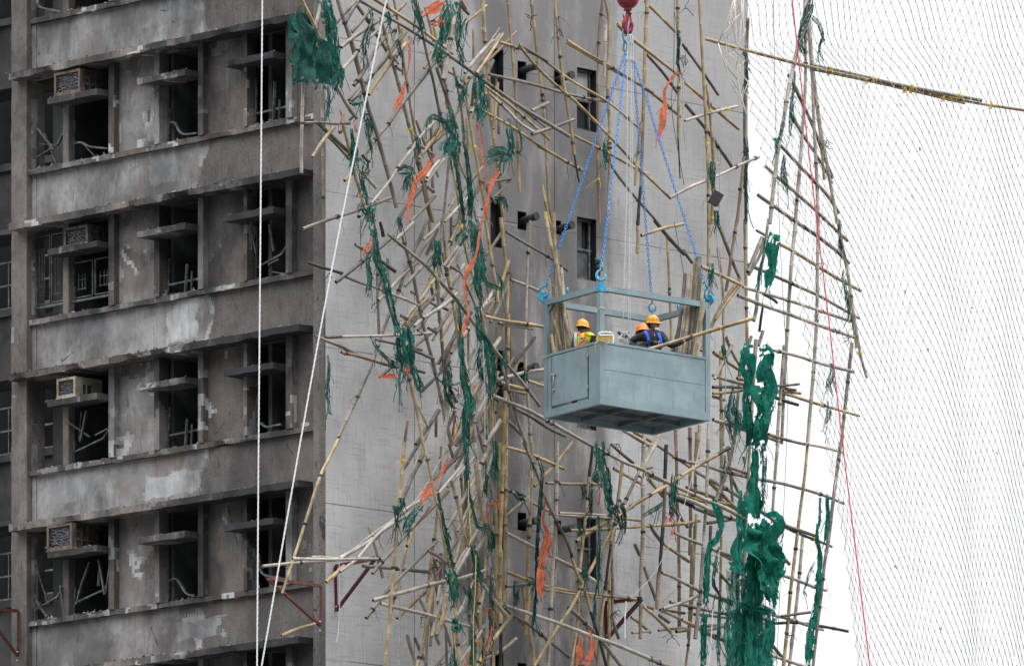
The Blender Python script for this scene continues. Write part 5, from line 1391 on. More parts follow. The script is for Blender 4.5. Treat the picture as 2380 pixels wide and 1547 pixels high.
 ('T12', [(1900,430,90),(1930,470,100),(1950,540,60),(1965,630,30)], 2.9, 'D', 12, .12, 'dark green burr of net where the tan braces cross beneath the cage'),
 ('T12', [(1735,270,30),(1730,380,28),(1735,500,14)], 2.4, 'D', 6, .15, 'dark net strip left of the net hanging under the cage'),
 ('T12', [(1680,290,40),(1690,360,20)], 2.3, 'D', 5, .2, 'faint dark scrap at the left end of the charred level cane'),
 ('T12', [(1800,510,40),(1795,620,30),(1785,760,24),(1780,960,20),(1765,1060,14),(1757,1250,18)], 2.7, 'N', 10, .12, 'thin green streamer below the net that hangs under the cage'),
 ('T12', [(1660,570,50),(1675,620,36)], 2.3, 'N', 4, .1, 'green smudge of net over the lowest dark window'),
 ('T12', [(1690,870,34),(1700,930,34),(1685,975,14)], 2.8, 'N', 6, .1, 'green knot where the two tan braces cross, bottom centre'),
 ('T12', [(2090,510,24),(2130,480,22),(2200,440,26),(2260,390,20)], 2.7, 'N', 5, .06, 'green net sash strung between the white upright and charred pole'),
 ('T12', [(2320,205,44),(2310,290,50),(2300,400,50),(2290,500,30)], 2.8, 'N', 12, .15, 'green net cluster above the orange bag-shaped tarp'),
 ('T12', [(1365,90,24),(1395,190,30),(1385,330,26),(1375,480,26),(1362,650,26),(1355,820,18),(1350,1000,14),(1340,1150,20),(1325,1280,20)], 2.7, 'D', 20, .12, 'long dark green cord of net left of the hanging orange banner'),
 ('T12', [(1285,935,30),(1320,960,60),(1355,965,40)], 2.6, 'N', 5, .05, 'green net fastening left of the orange banner tip'),
 ('T12', [(1212,955,30),(1210,1020,46),(1215,1130,20)], 2.5, 'D', 6, .15, 'dark green claw of net below the white level cane'),
 ('T12', [(1200,340,30),(1225,370,40),(1280,375,30)], 2.5, 'N', 7, .15, 'green scraps tied along the bleached cane right of the tan bundle'),
 ('T12', [(862,-20,24),(875,180,26),(885,350,20),(915,480,16),(940,580,20),(985,592,24),(1018,565,18)], 3.0, 'N', 12, .06, 'green cord of net ending in an upturned hook, lower centre-left'),
 ('T12', [(1062,-20,24),(1062,120,40),(1050,240,50)], 2.9, 'N', 10, .1, 'green strip beside the tan upright bundle, lower third'),
 ('T12', [(1003,190,16),(1005,280,20),(1012,370,12)], 2.9, 'N', 5, .1, 'small green strip on the grey cord left of the tan bundle'),
 ('T12', [(1015,560,20),(1030,660,30),(1035,760,22)], 2.9, 'N', 6, .1, 'green shred below the upturned hook of net'),
 ('T12', [(905,680,40),(920,760,50),(945,860,40),(965,960,30)], 3.0, 'N', 20, .2, 'stringy green tangle between the crossed white canes, bottom left'),
 ('T12', [(735,865,60),(770,930,90),(775,1010,80),(800,1100,36)], 3.0, 'N', 14, .1, 'bright green tangle at the foot of the leaning tan pole'),
 ('T12', [(760,1255,50),(800,1265,60),(825,1220,30)], 3.0, 'B', 8, .08, 'bright green bow on the paired tan canes at the bottom'),
 ('T12', [(655,350,30),(690,480,26),(715,620,24),(740,720,26),(775,870,20)], 2.9, 'D', 14, .15, 'dark stringy net following the leaning tan pole down from the orange wrap'),
 ('T12', [(560,425,30),(500,480,50),(450,560,60),(425,620,24)], 2.7, 'N', 8, .08, 'green net sleeve on the slanting canes left of the orange wrap'),
 ('T12', [(375,430,40),(378,500,30),(372,570,16)], 2.7, 'N', 8, .15, 'green tuft left of the leaning tan upright, lower left'),
 ('T12', [(415,375,40),(420,440,24)], 2.8, 'N', 8, .15, 'green knot on the leaning tan upright, lower left'),
 ('T12', [(735,605,40),(720,640,30)], 2.9, 'N', 5, .1, 'green tie at the foot of the reddish short cane'),
 ('T12', [(875,1060,36),(885,1000,20),(890,1130,14)], 2.8, 'N', 8, .15, 'green collar on the short slanting cane, bottom centre-left'),
 ('T12', [(1045,860,24),(1040,1040,30),(1035,1200,34),(1040,1340,24)], 2.9, 'D', 16, .18, 'dark net strands hanging left of the tan upright bundle, bottom'),
 ('T12', [(905,1250,30),(912,1380,36),(905,1560,30)], 2.8, 'N', 12, .15, 'green strands at the bottom edge beside the yellow cord'),
 ('T12', [(990,1400,20),(985,1480,24),(995,1560,20)], 2.8, 'N', 8, .15, 'thin green strands at the bottom edge right of the yellow cord'),
 ('T12', [(775,1400,24),(765,1560,40)], 2.8, 'N', 6, .1, 'green tuft at the bottom edge, left of the paired tan canes'),
 ('T12', [(800,1547,20),(790,1480,20)], 2.7, 'N', 2, .1, 'tiny green scrap at the bottom, left of the paired tan canes'),
 ('Z3', [(1900,270,60),(1900,400,70),(1890,520,60),(1870,610,20)], 2.5, 'N', 8, .1, 'green net sock on the sooty thick cane, centre left'),
]
KM = {'N':GN, 'B':GB, 'D':GD, 'S':[M['net_sheer'],M['net_bright']], 'F':[M['net_flag'],M['net']]}
for i, (sh, pts, d, kd, st, ho, lab) in enumerate(RAGS):
    rag('torn_netting', TT(sh, *pts), d, KM[kd], lab, 'netting', NETG, 40+i, holes=ho, strands=st, cols=18 if pts[1][2] > 120 or i==0 else 11, fold=.22 if kd in 'FS' else .4, wk=1.55 if kd in 'BS' else 1.15)
OR = [M['orange'], M['orange_dirty']]; OD = [M['orange_dirty'], M['orange']]
ORAGS = [
 ('Z1', [(1690,240,120),(1820,150,130),(1950,60,120),(2030,20,80)], 2.9, 0, .0, 'pale orange tarp board slanting up to the top edge'),
 ('Z1', [(1800,330,60),(1890,310,130),(1970,240,110)], 2.7, 1, .15, 'scorched reddish tarp piece just below the pale orange board'),
 ('Z1', [(1520,510,110),(1515,620,100),(1515,800,50),(1490,1000,14),(1450,1180,40),(1410,1320,90),(1350,1450,110),(1280,1540,40)], 2.5, 0, .02, 'long twisted orange tarp ribbon left of the green draped net, near the top'),
 ('Z2', [(560,-20,50),(580,60,60),(605,160,50)], 2.9, 0, .05, 'orange wrap on the cane chain by the slanting rope, upper left'),
 ('Z2', [(750,180,50),(760,260,40),(775,340,14)], 2.6, 1, .05, 'small red-brown rag under the cane end by the slanting rope'),
 ('Z2', [(1880,590,60),(1800,700,90),(1720,850,110),(1620,950,130),(1560,1130,130),(1520,1300,90),(1500,1450,90),(1490,1570,80)], 2.6, 0, .08, 'long scorched orange tarp strip slanting behind the grey poles, upper third'),
 ('T10', [(905,795,16),(950,880,26),(970,1010,20),(985,1150,26),(1005,1250,16)], 2.8, 0, .0, 'narrow bright orange strip curving down left of the first tan upright'),
 ('T10', [(945,1275,40),(985,1300,60),(1005,1340,30)], 2.8, 1, .05, 'crumpled orange patch joining the two orange strips'),
 ('T10', [(1090,1185,60),(1060,1230,60),(1030,1320,40),(1010,1420,44),(985,1547,36)], 3.0, 0, .02, 'bright orange tarp folded over the first tan upright'),
 ('T11', [(975,-15,30),(955,120,26),(930,240,24),(880,340,50),(850,430,36),(862,540,20),(880,650,30),(850,740,40),(838,810,16)], 3.1, 0, .1, 'long pale orange streamer in front of the green drape, centre left'),
 ('T10', [(2345,490,40),(2290,560,20),(2250,640,30),(2255,720,34),(2240,800,60),(2225,900,60),(2195,985,16)], 2.6, 0, .02, 'orange tail knotted to the upright right of the blue chains'),
 ('T11', [(210,110,30),(190,160,60),(150,215,44)], 2.8, 0, .1, 'crumpled orange cloth caught behind the left cane chain'),
 ('T11', [(235,1025,12),(255,1078,26),(330,1078,34),(400,1075,26)], 2.9, 0, .0, 'orange strip blowing sideways left of the large green tangle'),
 ('T11', [(445,1005,50),(465,1070,50)], 3.0, 0, .0, 'orange sleeve round the cane below the large green tangle'),
 ('T12', [(745,85,16),(705,180,24),(670,240,26),(655,290,20)], 2.8, 0, .02, 'thin red-orange strip rising right of the orange wrap, lower left'),
 ('Z5', [(830,560,100),(760,620,190),(700,700,120),(640,790,60),(610,860,30)], 3.2, 0, .0, 'orange tarp wrapped over the leaning tan pole, lower left'),
 ('T12', [(1412,340,14),(1410,470,18),(1400,540,16),(1430,620,40),(1425,690,66),(1400,800,72),(1385,950,72),(1385,1050,64),(1392,1100,12)], 2.9, 0, .0, 'large bright orange banner hanging to a point, bottom centre'),
 ('T12', [(1350,510,8),(1380,515,14),(1410,520,10)], 2.9, 0, .0, 'tiny orange tie crossing the head of the orange banner'),
 ('T12', [(1710,1305,90),(1740,1370,60),(1735,1450,50),(1700,1550,60)], 3.1, 0, .0, 'bright orange tarp looped over the white cane at the bottom edge'),
 ('T12', [(1675,1340,40),(1655,1440,60),(1650,1560,60)], 3.0, 0, .15, 'burnt orange tarp half behind the looped one at the bottom edge'),
 ('T12', [(1005,1180,40),(1030,1160,50),(1055,1210,30)], 3.1, 1, .0, 'small red-orange hood of tarp on the tan canes near the bottom'),
 ('T12', [(1050,1270,30),(1035,1350,30),(1005,1440,16)], 3.0, 1, .05, 'dark red tarp tail under the small hood of tarp'),
 ('T12', [(2270,500,50),(2290,570,66),(2290,640,50)], 3.1, 0, .0, 'orange tarp folded like a bag on the charred pole, lower right'),
 ('T12', [(1790,290,20),(1800,340,16),(1785,430,44)], 2.8, 1, .1, 'small scorched orange scrap in the net under the cage'),
 ('T12', [(1092,325,12),(1095,400,16),(1108,490,16)], 3.0, 0, .0, 'thin red strip on the tan upright bundle, lower third'),
 ('T12', [(1020,410,18),(1060,408,20),(1095,385,12)], 3.0, 0, .0, 'orange twist tied across the tan upright bundle'),
 ('T12', [(1008,430,14),(1010,520,24),(1000,600,20)], 3.0, 1, .05, 'reddish strip hanging below the orange twist'),
 ('T12', [(880,1450,30),(865,1560,34)], 3.0, 1, .0, 'red tarp end poking up at the bottom edge beside the yellow cord'),
 ('T12', [(955,1360,24),(945,1420,20)], 3.0, 0, .0, 'small red curl in the bottom tangle near the yellow cord'),
 ('Z4', [(1100,1080,30),(1090,1250,50),(1070,1400,50),(1065,1540,36)], 2.6, 1, .1, 'faded red tarp strip beside the pale flat lath'),
 ('Z4', [(1160,740,60),(1150,790,50)], 2.6, 1, .1, 'small reddish wad in the dark green net heap'),
]
for i, (sh, pts, d, dk, ho, lab) in enumerate(ORAGS):
    rag('orange_tarp', TT(sh, *pts), d, OD if dk else OR, lab, 'tarp', 'torn orange tarp strips caught on the scaffold', 900+i, holes=ho-.05, strands=1, fold=.16, rag_edge=.3, cols=7, wk=1.1 if any(k in lab for k in ('banner','looped','bag','wrapped','tail knotted','board')) else .85)
# =============================== MAN-RIDING STEEL CAGE ===============================
kt = .047
ex = Vector((math.cos(math.radians(37.4)), math.sin(math.radians(37.4)), 0)); ey = Vector((-math.sin(math.radians(37.4)), math.cos(math.radians(37.4)), 0))
tilt = Matrix.Rotation(-kt, 4, 'X')                 # the cage hangs a little nose-up
ex = (tilt.to_3x3() @ ex); ey = tilt.to_3x3() @ ey; ez = tilt.to_3x3() @ Vector((0,0,1))
CO = P(1395, 938, 157.5)
MC = Matrix(((ex.x,ey.x,ez.x,CO.x),(ex.y,ey.y,ez.y,CO.y),(ex.z,ey.z,ez.z,CO.z),(0,0,0,1)))
CW, CD, CH, PH = 2.53, 1.66, 2.16, 1.11            # length, depth, height, panel height
def paint(name, col, plate=False):
    m, nt, b, out = nmat(name); g = G(nt); v = g.tc.outputs['Object']; s = g.sep(v)
    c = g.mix(g.ramp(g.noise(v,1.7,5,.6),.35,.65), tuple(x*.86 for x in col), tuple(x*1.1 for x in col))
    c = g.mix(g.ramp(g.noise(g.mapping(v,(5,5,.7)),2.2,5,.65),.56,.74,0,.42), c, tuple(x*.45 for x in col))
    c = g.mix(g.ramp(g.noise(v,24,3,.6),.66,.74,0,.8), c, (.10,.085,.07))
    c = g.mix(g.ramp(g.noise(g.mapping(v,(20,20,20),(3,3,3)),1,3),.70,.76,0,.5), c, (.55,.58,.58))
    h = g.noise(v,30,3)
    if plate:      # raised lozenges of chequer plate, alternating direction
        q = .052
        u = g.math('ADD', s[0], s[1]); w = s[2]
        cu = g.math('DIVIDE', u, q); cw = g.math('DIVIDE', w, q)
        fu = g.math('SUBTRACT', g.math('FRACT', cu), .5); fw = g.math('SUBTRACT', g.math('FRACT', cw), .5)
        par = g.math('MODULO', g.math('ADD', g.math('ADD', g.math('FLOOR', cu), g.math('FLOOR', cw)), 1000), 2)
        sg = g.math('SUBTRACT', g.math('MULTIPLY', par, 2), 1)
        a = g.math('ABSOLUTE', g.math('ADD', fu, g.math('MULTIPLY', fw, sg))); b2 = g.math('ABSOLUTE', g.math('SUBTRACT', fu, g.math('MULTIPLY', fw, sg)))
        lz = g.math('MULTIPLY', g.math('LESS_THAN', a, .10), g.math('LESS_THAN', b2, .42))
        c = g.mix(g.math('MULTIPLY', lz, .30), c, tuple(min(1,x*1.7) for x in col)); h = g.math('ADD', h, g.math('MULTIPLY', lz, 4))
    g.put(b,'Base Color',c); b.inputs['Roughness'].default_value = .5
    g.put(b,'Normal', g.bump(h,.4,.004)); return m
M['steel'] = paint('blue_grey_paint',(.20,.275,.30)); M['plate'] = paint('blue_grey_chequer_plate',(.215,.29,.315), True)
M['under'] = simple('dull_grey_underside',(.10,.125,.135),.7,var=.3,scale=4)
M['blue'] = simple('sky_blue_paint',(.04,.30,.48),.45,var=.2,scale=12,dirt=(.05,.08,.1),dirtamt=.3)
M['chain'] = simple('blue_chain',(.045,.29,.72),.45,var=.25,scale=25)
M['rope_w2'] = simple('greyed_white_rope',(.52,.52,.52),.8,var=.15,scale=30)
M['galv'] = simple('galvanised',(.45,.46,.46),.4,metal=.5,var=.3,scale=20)
cage = empty('steel_cage', M=MC); tag(cage, 'blue-grey steel man-riding cage hanging from four blue chains with three workers inside', 'steel cage')
def cpart(name, mb, mat, par=None): return mb.build(name, mat, par or cage)
t = .10
for (x, y) in ((0,0),(CW-t,0),(0,CD-t),(CW-t,CD-t)):
    m = MB(); m.box(x,x+t,y,y+t,.14,CH-t-.002); cpart('corner_post', m, M['steel'])
m = MB(); m.box(0,CW,0,t,CH-t,CH); cpart('top_rail', m, M['steel'])
m = MB(); m.box(0,CW,CD-t,CD,CH-t,CH); cpart('top_rail', m, M['steel'])
m = MB(); m.box(0,t,t+.001,CD-t-.001,CH-t,CH-.002); cpart('top_rail', m, M['steel'])
m = MB(); m.box(CW-t,CW,t+.001,CD-t-.001,CH-t,CH-.002); cpart('top_rail', m, M['steel'])
# base frame: channels all round and cross members
for (a,b,c,d) in ((0,CW,0,.08),(0,CW,CD-.08,CD),(0,.08,.081,CD-.081),(CW-.08,CW,.081,CD-.081)):
    m = MB(); m.box(a,b,c,d,0,.138); cpart('base_channel', m, M['steel'])
m = MB(); m.box(.081,CW-.081,CD*.5-.03,CD*.5+.03,.03,.10); cpart('floor_joist', m, M['under'])
for x in (CW*.33, CW*.66):
    m = MB(); m.box(x-.03,x+.03,.081,CD*.5-.032,.03,.10); m.box(x-.03,x+.03,CD*.5+.032,CD-.081,.03,.10); cpart('floor_joist', m, M['under'])
m = MB(); m.box(.081,CW-.081,.081,CD-.081,.104,.118); cpart('floor', m, M['under'])
def panel(name, x0,x1,y0,y1, mat='plate', z0=.14, z1=PH):
    m = MB(); m.box(x0,x1,y0,y1,z0,z1); return cpart(name, m, M[mat])
pr = panel('side_panel', t+.001,CW-t-.001,.018,.026)
m = MB(); m.box(t+.001,CW-t-.001,.006,.05,PH,PH+.045); m.box(t+.001,CW-t-.001,.0135,.0175,.64,.655); m.box(CW*.5,CW*.5+.012,.0135,.0175,.655,.76)
cpart('weld_seam', m, M['steel'], pr)
panel('back_panel', t+.001,CW-t-.001,CD-.026,CD-.018); panel('end_panel', CW-.026,CW-.018,t+.001,CD-t-.001)
# hinged door fills the short front end
pl = panel('end_panel', .018,.026,t+.001,.36); m = MB(); m.box(.006,.05,t+.001,CD-t-.001,PH,PH+.045); cpart('panel_rim', m, M['steel'])
panel('end_panel', .018,.026,CD-.22,CD-t-.001)
m = MB(); m.box(.010,.017,.375,CD-.235,.19,PH-.02); door = cpart('door', m, M['plate'])
m = MB(); m.box(.0035,.0095,.364,.370,.15,PH-.01); m.box(.0035,.0095,CD-.230,CD-.225,.15,PH-.01); m.box(.0035,.0095,.37,CD-.23,.168,.178); cpart('door_gap', m, M['black'], door)
for z in (.30,.86):
    m = MB(); m.tube([(-.004,.366,z),(-.004,.366,z+.1)], .012, 8); cpart('hinge', m, M['steel'], door)
m = MB(); m.tube([(-.012,CD-.30,.48),(-.012,CD-.30,.76)], .010, 8); m.box(-.02,.009,CD-.37,CD-.22,.74,.765); m.box(-.02,.009,CD-.33,CD-.27,.46,.485); m.box(-.018,.009,CD-.24,CD-.225,.70,.80)
cpart('latch', m, M['galv'], door)
# knee gussets under the top rails
for (x,dx) in ((t,1),(CW-t,-1)):
    for y in (.03,CD-.05):
        m = MB(); z = CH-t-.003
        m.add([(x,y,z),(x+dx*.13,y,z),(x,y,z-.13),(x,y+.02,z),(x+dx*.13,y+.02,z),(x,y+.02,z-.13)], [(0,1,2),(5,4,3),(0,3,4,1),(1,4,5,2),(2,5,3,0)]); cpart('gusset', m, M['steel'])
for (y,dy) in ((t,1),(CD-t,-1)):
    for x in (.03,CW-.05):
        m = MB(); z = CH-t-.003
        m.add([(x,y,z),(x,y+dy*.13,z),(x,y,z-.13),(x+.02,y,z),(x+.02,y+dy*.13,z),(x+.02,y,z-.13)], [(0,1,2),(5,4,3),(0,3,4,1),(1,4,5,2),(2,5,3,0)]); cpart('gusset', m, M['steel'])
# corner lifting lugs: rounded plates with an eye
def lug(x, y, ax, r=.13, off=0):
    m = MB(); n = 14; vs = []
    a = Vector(ax).normalized(); th = Vector((-a.y,a.x,0))*.012
    pr_ = [(math.cos(q)*r, math.sin(q)*r) for q in [math.radians(-60+240*i/n) for i in range(n+1)]]
    for s_ in (1,-1):
        for (u, w) in pr_: vs.append(Vector((x,y,CH+.0))+a*u+Vector((0,0,w+.02))+th*s_)
    N = n+1; fs = [tuple(range(N)), tuple(range(2*N-1,N-1,-1))]+[(i,(i+1)%N,N+(i+1)%N,N+i) for i in range(N)]
    m.add(vs, fs); cpart('lifting_lug', m, M['blue'])
lug(.0,CD+.012,(1,0,0)); lug(CW+.012,.03,(0,1,0)); 
m = MB(); m.box(-.004,t+.012,-.014,-.002,CH-.12,CH+.03); m.box(-.014,-.0045,-.014,t,CH-.12,CH+.03); m.box(.02,.045,.03,.06,CH+.001,CH+.14); cpart('lifting_lug', m, M['blue'])
m = MB(); m.box(CW-.07,CW-.04,CD-.06,CD-.03,CH+.001,CH+.15); cpart('lifting_lug', m, M['steel'])
for p in ((.05,CD*.62),(CW-.02,CD*.55)):
    m = MB(); m.torus((p[0],p[1],CH+.06), .05, .016, Matrix.Rotation(math.radians(60),3,'Z'), 1, 1.1, 12, 6); cpart('lifting_eye', m, M['blue'])
def cw(x, y, z): return MC @ Vector((x,y,z))
# loose bits on the cage
def rope_mesh(mb, pts, rad, lay=.05, n=9, step=.012, mi=0):
    path = smooth_path(pts, step); N = len(path); vs = []; ref = None
    for i, p in enumerate(path):
        d = (path[min(i+1,N-1)]-path[max(i-1,0)]).normalized()
        if ref is None: ref = d.cross(Vector((.3,-.9,.2))).normalized()
        x = (ref-d*ref.dot(d)).normalized(); ref = x; y = d.cross(x); tw = i*step/lay*2*math.pi/1.0
        for k in range(n):
            a = 2*math.pi*k/n; rr = rad*(1+.22*math.cos(3*(a)-tw*1.0)); vs.append(p+(x*math.cos(a)+y*math.sin(a))*rr)
    mb.add(vs, [(i*n+k,i*n+(k+1)%n,(i+1)*n+(k+1)%n,(i+1)*n+k) for i in range(N-1) for k in range(n)], mi, True)
# ---- chains, rings and the crane hook
YH = 158.6
def ring(mb, c, w, h, r, rot, mi=0): mb.torus(c, 1, r, Matrix.Rotation(rot,3,'Z'), w, h, 20, 7, mi)
def chain(name, a, b, label, hook=True, sag=.0):
    a = Vector(a); b = Vector(b); d = (b-a); Ln = d.length; d.normalize(); pitch = .052; n = int(Ln/pitch); m = MB()
    x = d.cross(Vector((0,1,0))).normalized(); y = d.cross(x)
    for i in range(n):
        c = a.lerp(b, (i+.5)/n)+Vector((0,0,-sag*4*(i/n)*(1-i/n))); u = x if i%2 else y; pts = []
        for k in range(13):
            t_ = 2*math.pi*k/12; pts.append(c+d*math.sin(t_)*.036+u*math.cos(t_)*.021)
        m.tube(pts, .0070, 5, cap=False)
    r = m.build(name, M['chain'], None, None, origin=a); tag(r, label, 'chain', 'blue lifting chains of the cage'); return r
G_ = 'blue lifting chains of the cage'
p_left = cw(.0,CD+.012,CH+.11); p_front = cw(.05,.05,CH+.13); p_right = cw(CW+.012,.03,CH+.11); p_back = cw(CW-.055,CD-.045,CH+.14)
top1 = P(1453.5,121,YH); top2 = P(1456,121,YH); top3 = P(1470.5,133,YH+.05); top4 = P(1473,140,YH)
def hook_on(ch, p, d0, size=1.0):
    """clevis sling hook in sky blue closing on the lug eye"""
    o0 = ch.location; m = MB(); up = (d0).normalized(); x = up.cross(Vector((0,1,0))).normalized(); pts = []
    for k in range(15):
        a = math.radians(95-290*k/14); pts.append(p-o0+x*math.cos(a)*.075*size+up*(math.sin(a)*.095*size+.05*size))
    rad = [.016+.012*math.sin(math.pi*i/14) for i in range(15)]
    m.tube(pts, [q*size for q in rad], 8); m.tube([pts[0], pts[0]+up*.13*size], [.02*size,.014*size], 8); m.tube([pts[-1], pts[0]+up*.02], .006, 5)
    m.tube([p-o0+up*.26*size-x*.02, p-o0+up*.26*size+x*.05], .014, 6)
    m.build('sling_hook', M['blue'], ch)
for nm, tp, bt, lab in (('l',top1,p_left,'blue chain running to the cage\'s far left corner'),('f',top2,p_front,'blue chain running to the cage\'s near front corner'),
                    ('b',top3,p_back,'blue chain running to the back corner behind the worker in black'),('r',top4,p_right,'blue chain running to the cage\'s right corner beside the bamboo bundle')):
    d0 = (tp-bt).normalized(); c = chain('lifting_chain', tp, bt+d0*.30, lab); hook_on(c, bt, d0, 1.05 if nm!='b' else .8)
hk = empty('crane_hook', P(1460,0,YH)); tag(hk, 'red crane hook block with a round ball weight at the top edge', 'crane hook')
def loc(U,V,dy=0): return P(U,V,YH+dy)-P(1460,0,YH)
M['red'] = simple('crimson_paint',(.33,.012,.035),.35,var=.25,scale=8,dirt=(.12,.06,.03),dirtamt=.55)
m = MB(); m.ellipsoid(loc(1459.5,-6), (.205,.205,.215), nu=28, nv=20, fn=lambda u,q: Vector((q.x,q.y,max(q.z,-.19)))); m.build('ball_weight', M['red'], hk)
m = MB(); m.tube([loc(1459.5,21),loc(1459.5,25)], .075, 16); m.tube([loc(1459.5,22),loc(1458.5,36)], [.036,.034], 12)
pts = [loc(*q) for q in ((1458.5,34),(1455.5,44),(1452.5,54),(1452.5,64),(1456,72),(1461,75),(1466,70),(1468.5,60),(1467.5,52))]
m.tube(smooth_path(pts,.02), [.036+.022*math.sin(math.pi*min(1,i/20)) for i in range(len(smooth_path(pts,.02)))], 10); m.build('hook', M['red'], hk)
m = MB(); m.bar(loc(1464,33),loc(1467,55),.04,.03); m.build('safety_latch', M['red'], hk)
m = MB(); m.ellipsoid(loc(1464.5,32,-.02),(.03,.02,.03),nu=8,nv=6); m.build('latch_spring', M['black'], hk)
m = MB(); m.add([loc(1446,30),loc(1451,39),loc(1455,47),loc(1452,52),loc(1449,44)],[(0,1,2),(0,2,3,4)]); m.build('frayed_tape', M['black'], hk)
m = MB(); rope_mesh(m, [loc(1459.5,-30), loc(1459.5,-400)], .02); m.build('hoist_rope', M['cable'], hk)
fc = bpy.data.curves.new('chalk_number','FONT'); fc.body = '650'; fc.size = .085; fc.extrude = .001; fc.align_x = 'CENTER'
cm = bpy.data.objects.new('chalk_number', fc); C.objects.link(cm); bpy.context.view_layer.update()
me = bpy.data.meshes.new_from_object(cm); bpy.data.objects.remove(cm)
for v in me.vertices:
    x, z = v.co.x-.045, v.co.y-.105; rr = .207; v.co = Vector((x, -math.sqrt(max(.001, rr*rr-x*x-(z/1.05)**2))-.002+ -v.co.z*0, z))
o = link('chalk_number', me, [simple('pale_scratch',(.55,.3,.3),.8)], hk); o.location = loc(1459.5,-6)
for i, (u0,v0,w_,h_,a,lab) in enumerate(((1454,79,.055,.155,.5,'big blue oval master ring under the crane hook, left of the pair'),(1462,78,.05,.15,1.1,'blue oval master ring under the crane hook, right of the pair'),(1453.5,108,.035,.10,.2,'blue oval link joining the master ring to the two left chains'))):
    m = MB(); c = P(u0,v0,YH); ring(m, (0,0,0), w_, h_, .017, a); r = m.build('lifting_ring', M['blue'], None, None, origin=(0,0,0)); r.location = c; tag(r, lab, 'lifting ring')
# white ropes from the hook down into the cage
for i, (pa, lab) in enumerate(((((1461,84),(1458,140),(1457,400),(1447.5,776)),'left of the three white ropes running from the hook into the cage'),
                           (((1466,84),(1467.5,140),(1463.5,500),(1459.5,780)),'middle of the three white ropes running from the hook into the cage'),
                           (((1468,86),(1471.5,140),(1467.5,500),(1464,784)),'right of the three white ropes running from the hook into the cage'))):
    m = MB(); W = [P(u,v,158.5+.04*i) for u,v in pa]; rope_mesh(m, W, .0095, step=.018, n=7)
    m.torus(W[0]+Vector((0,0,-.06)), 1, .012, Matrix.Rotation(.4*i,3,'Z'), .035, .085, 14, 6)
    for k in range(4): m.tube([W[1]+Vector((.008*(k-2),0,.06)), W[1]+Vector((.012*(k-2),-.01,-.03))], .004, 4)
    o = m.build('white_rope', M['rope_w2'], None, None, origin=W[0]); tag(o, lab, 'rope', 'white ropes from the crane hook')
# ---- bamboo bundles stacked upright in the cage
def cpx(x, y): return (1249.6+x/5.4555, 610.2+y/5.4555)
BB = """
y10 0.25: 95,-640 175,-200 270,150 330,560 410,1060
y9 0.30: 205,-640 225,-150 290,300 335,640 385,1060
g8 0.33: 250,-120 275,300 300,700 330,1075
w9 0.22: 302,60 330,420 350,760 440,1045
w9 0.38: 215,300 222,700 232,1090
y10 0.40: 262,380 250,620 275,960
d9 0.45: 285,480 292,760 322,1080
b9 0.36: 180,130 212,450 205,760
y9 0.20: 200,730 240,860 300,1088
y8 0.18: 172,910 180,1000 205,1112
y8 0.28: 365,600 400,800 455,1050
"""
BR = """
g10 0.3: 1870,135 1845,420 1760,1100
w9 0.25: 1925,140 1890,480 1810,1110
p9 0.25: 1955,115 1920,560 1850,1120
y9 0.35: 2000,-60 1955,480 1880,1125
g11 0.3: 2055,-80 2005,470 1930,1130
d9 0.22: 2068,145 2025,560 1960,1135
w9 0.2: 2092,320 2060,640 1985,1140
y9 0.18: 2112,560 2070,720 2030,1000
y9 0.28: 1905,500 1870,800 1840,1110
g9 0.4: 1815,520 1790,800 1720,1098
b9 0.26: 2060,760 2040,950 2005,1135
d8 0.38: 1860,600 1900,900 1900,1110
"""
BLAB = 'bamboo canes stood upright inside the cage'
for side, txt in (('left', BB), ('right', BR)):
    lines = txt.strip().splitlines()
    for i, ln in enumerate(lines):
        hd, pts = ln.split(':'); tw, dp = hd.split(); uv = [cpx(*map(float, p.split(','))) for p in pts.split()]
        base = 158.62 if side == 'left' else 158.90
        W = [P(u, v, base+float(dp)*.6-(.0)*k) for k, (u, v) in enumerate(uv)]
        W.append(W[-1]+(W[-1]-W[-2]).normalized()*.62)       # they stand on the cage floor
        r = random.Random(77+i); m = MB(); bamboo_mesh(m, W, float(tw[1:])/2/129, tw[0], r)
        o = m.build('bamboo_pole', [BAM[tw[0]], M['node'], BAM['w'], M['hollow']], None, None, origin=W[0])
        nth = ['leftmost','second','third','fourth','fifth','sixth','seventh','eighth','ninth','tenth','eleventh','twelfth','thirteenth','fourteenth']
        order = sorted(range(len(lines)), key=lambda q: cpx(*map(float, lines[q].split(':')[1].split()[-1].split(',')))[0])
        k = order.index(i); nm = nth[k] if k else 'leftmost'
        tag(o, f"{nm}{' from the left' if k else ''} by its foot among the canes stacked at the cage's {side} end", 'bamboo pole', BLAB)
# ---- tackle, coil, power tool
m = MB(); o0 = P(1452,782,158.4)
for k in range(3):
    c = P(1449+5*k,776+6*(k%2),158.4)-o0; m.torus(c, .035, .012, Matrix.Rotation(.5*k,3,'Z'), 1, 1, 12, 5)
m.bar(P(1436,772,158.4)-o0, P(1458,786,158.45)-o0, .05, .04, 1); m.bar(P(1437,789,158.35)-o0, P(1446,776,158.35)-o0, .07, .02, 2); m.bar(P(1440,790,158.4)-o0,P(1462,798,158.4)-o0,.05,.05,0)
m.tube([P(1455,770,158.4)-o0,P(1461,780,158.4)-o0,P(1463,800,158.4)-o0], .014, 6, 0)
o = m.build('rope_grab', [M['galv'],M['black'],M['rope_w']], None, None, origin=(0,0,0)); o.location = o0; tag(o, 'metal rope grabs and pulleys clipped to the white ropes left of the worker in black', 'tackle')
m = MB(); c0 = cw(.05,-.06,PH+.10)
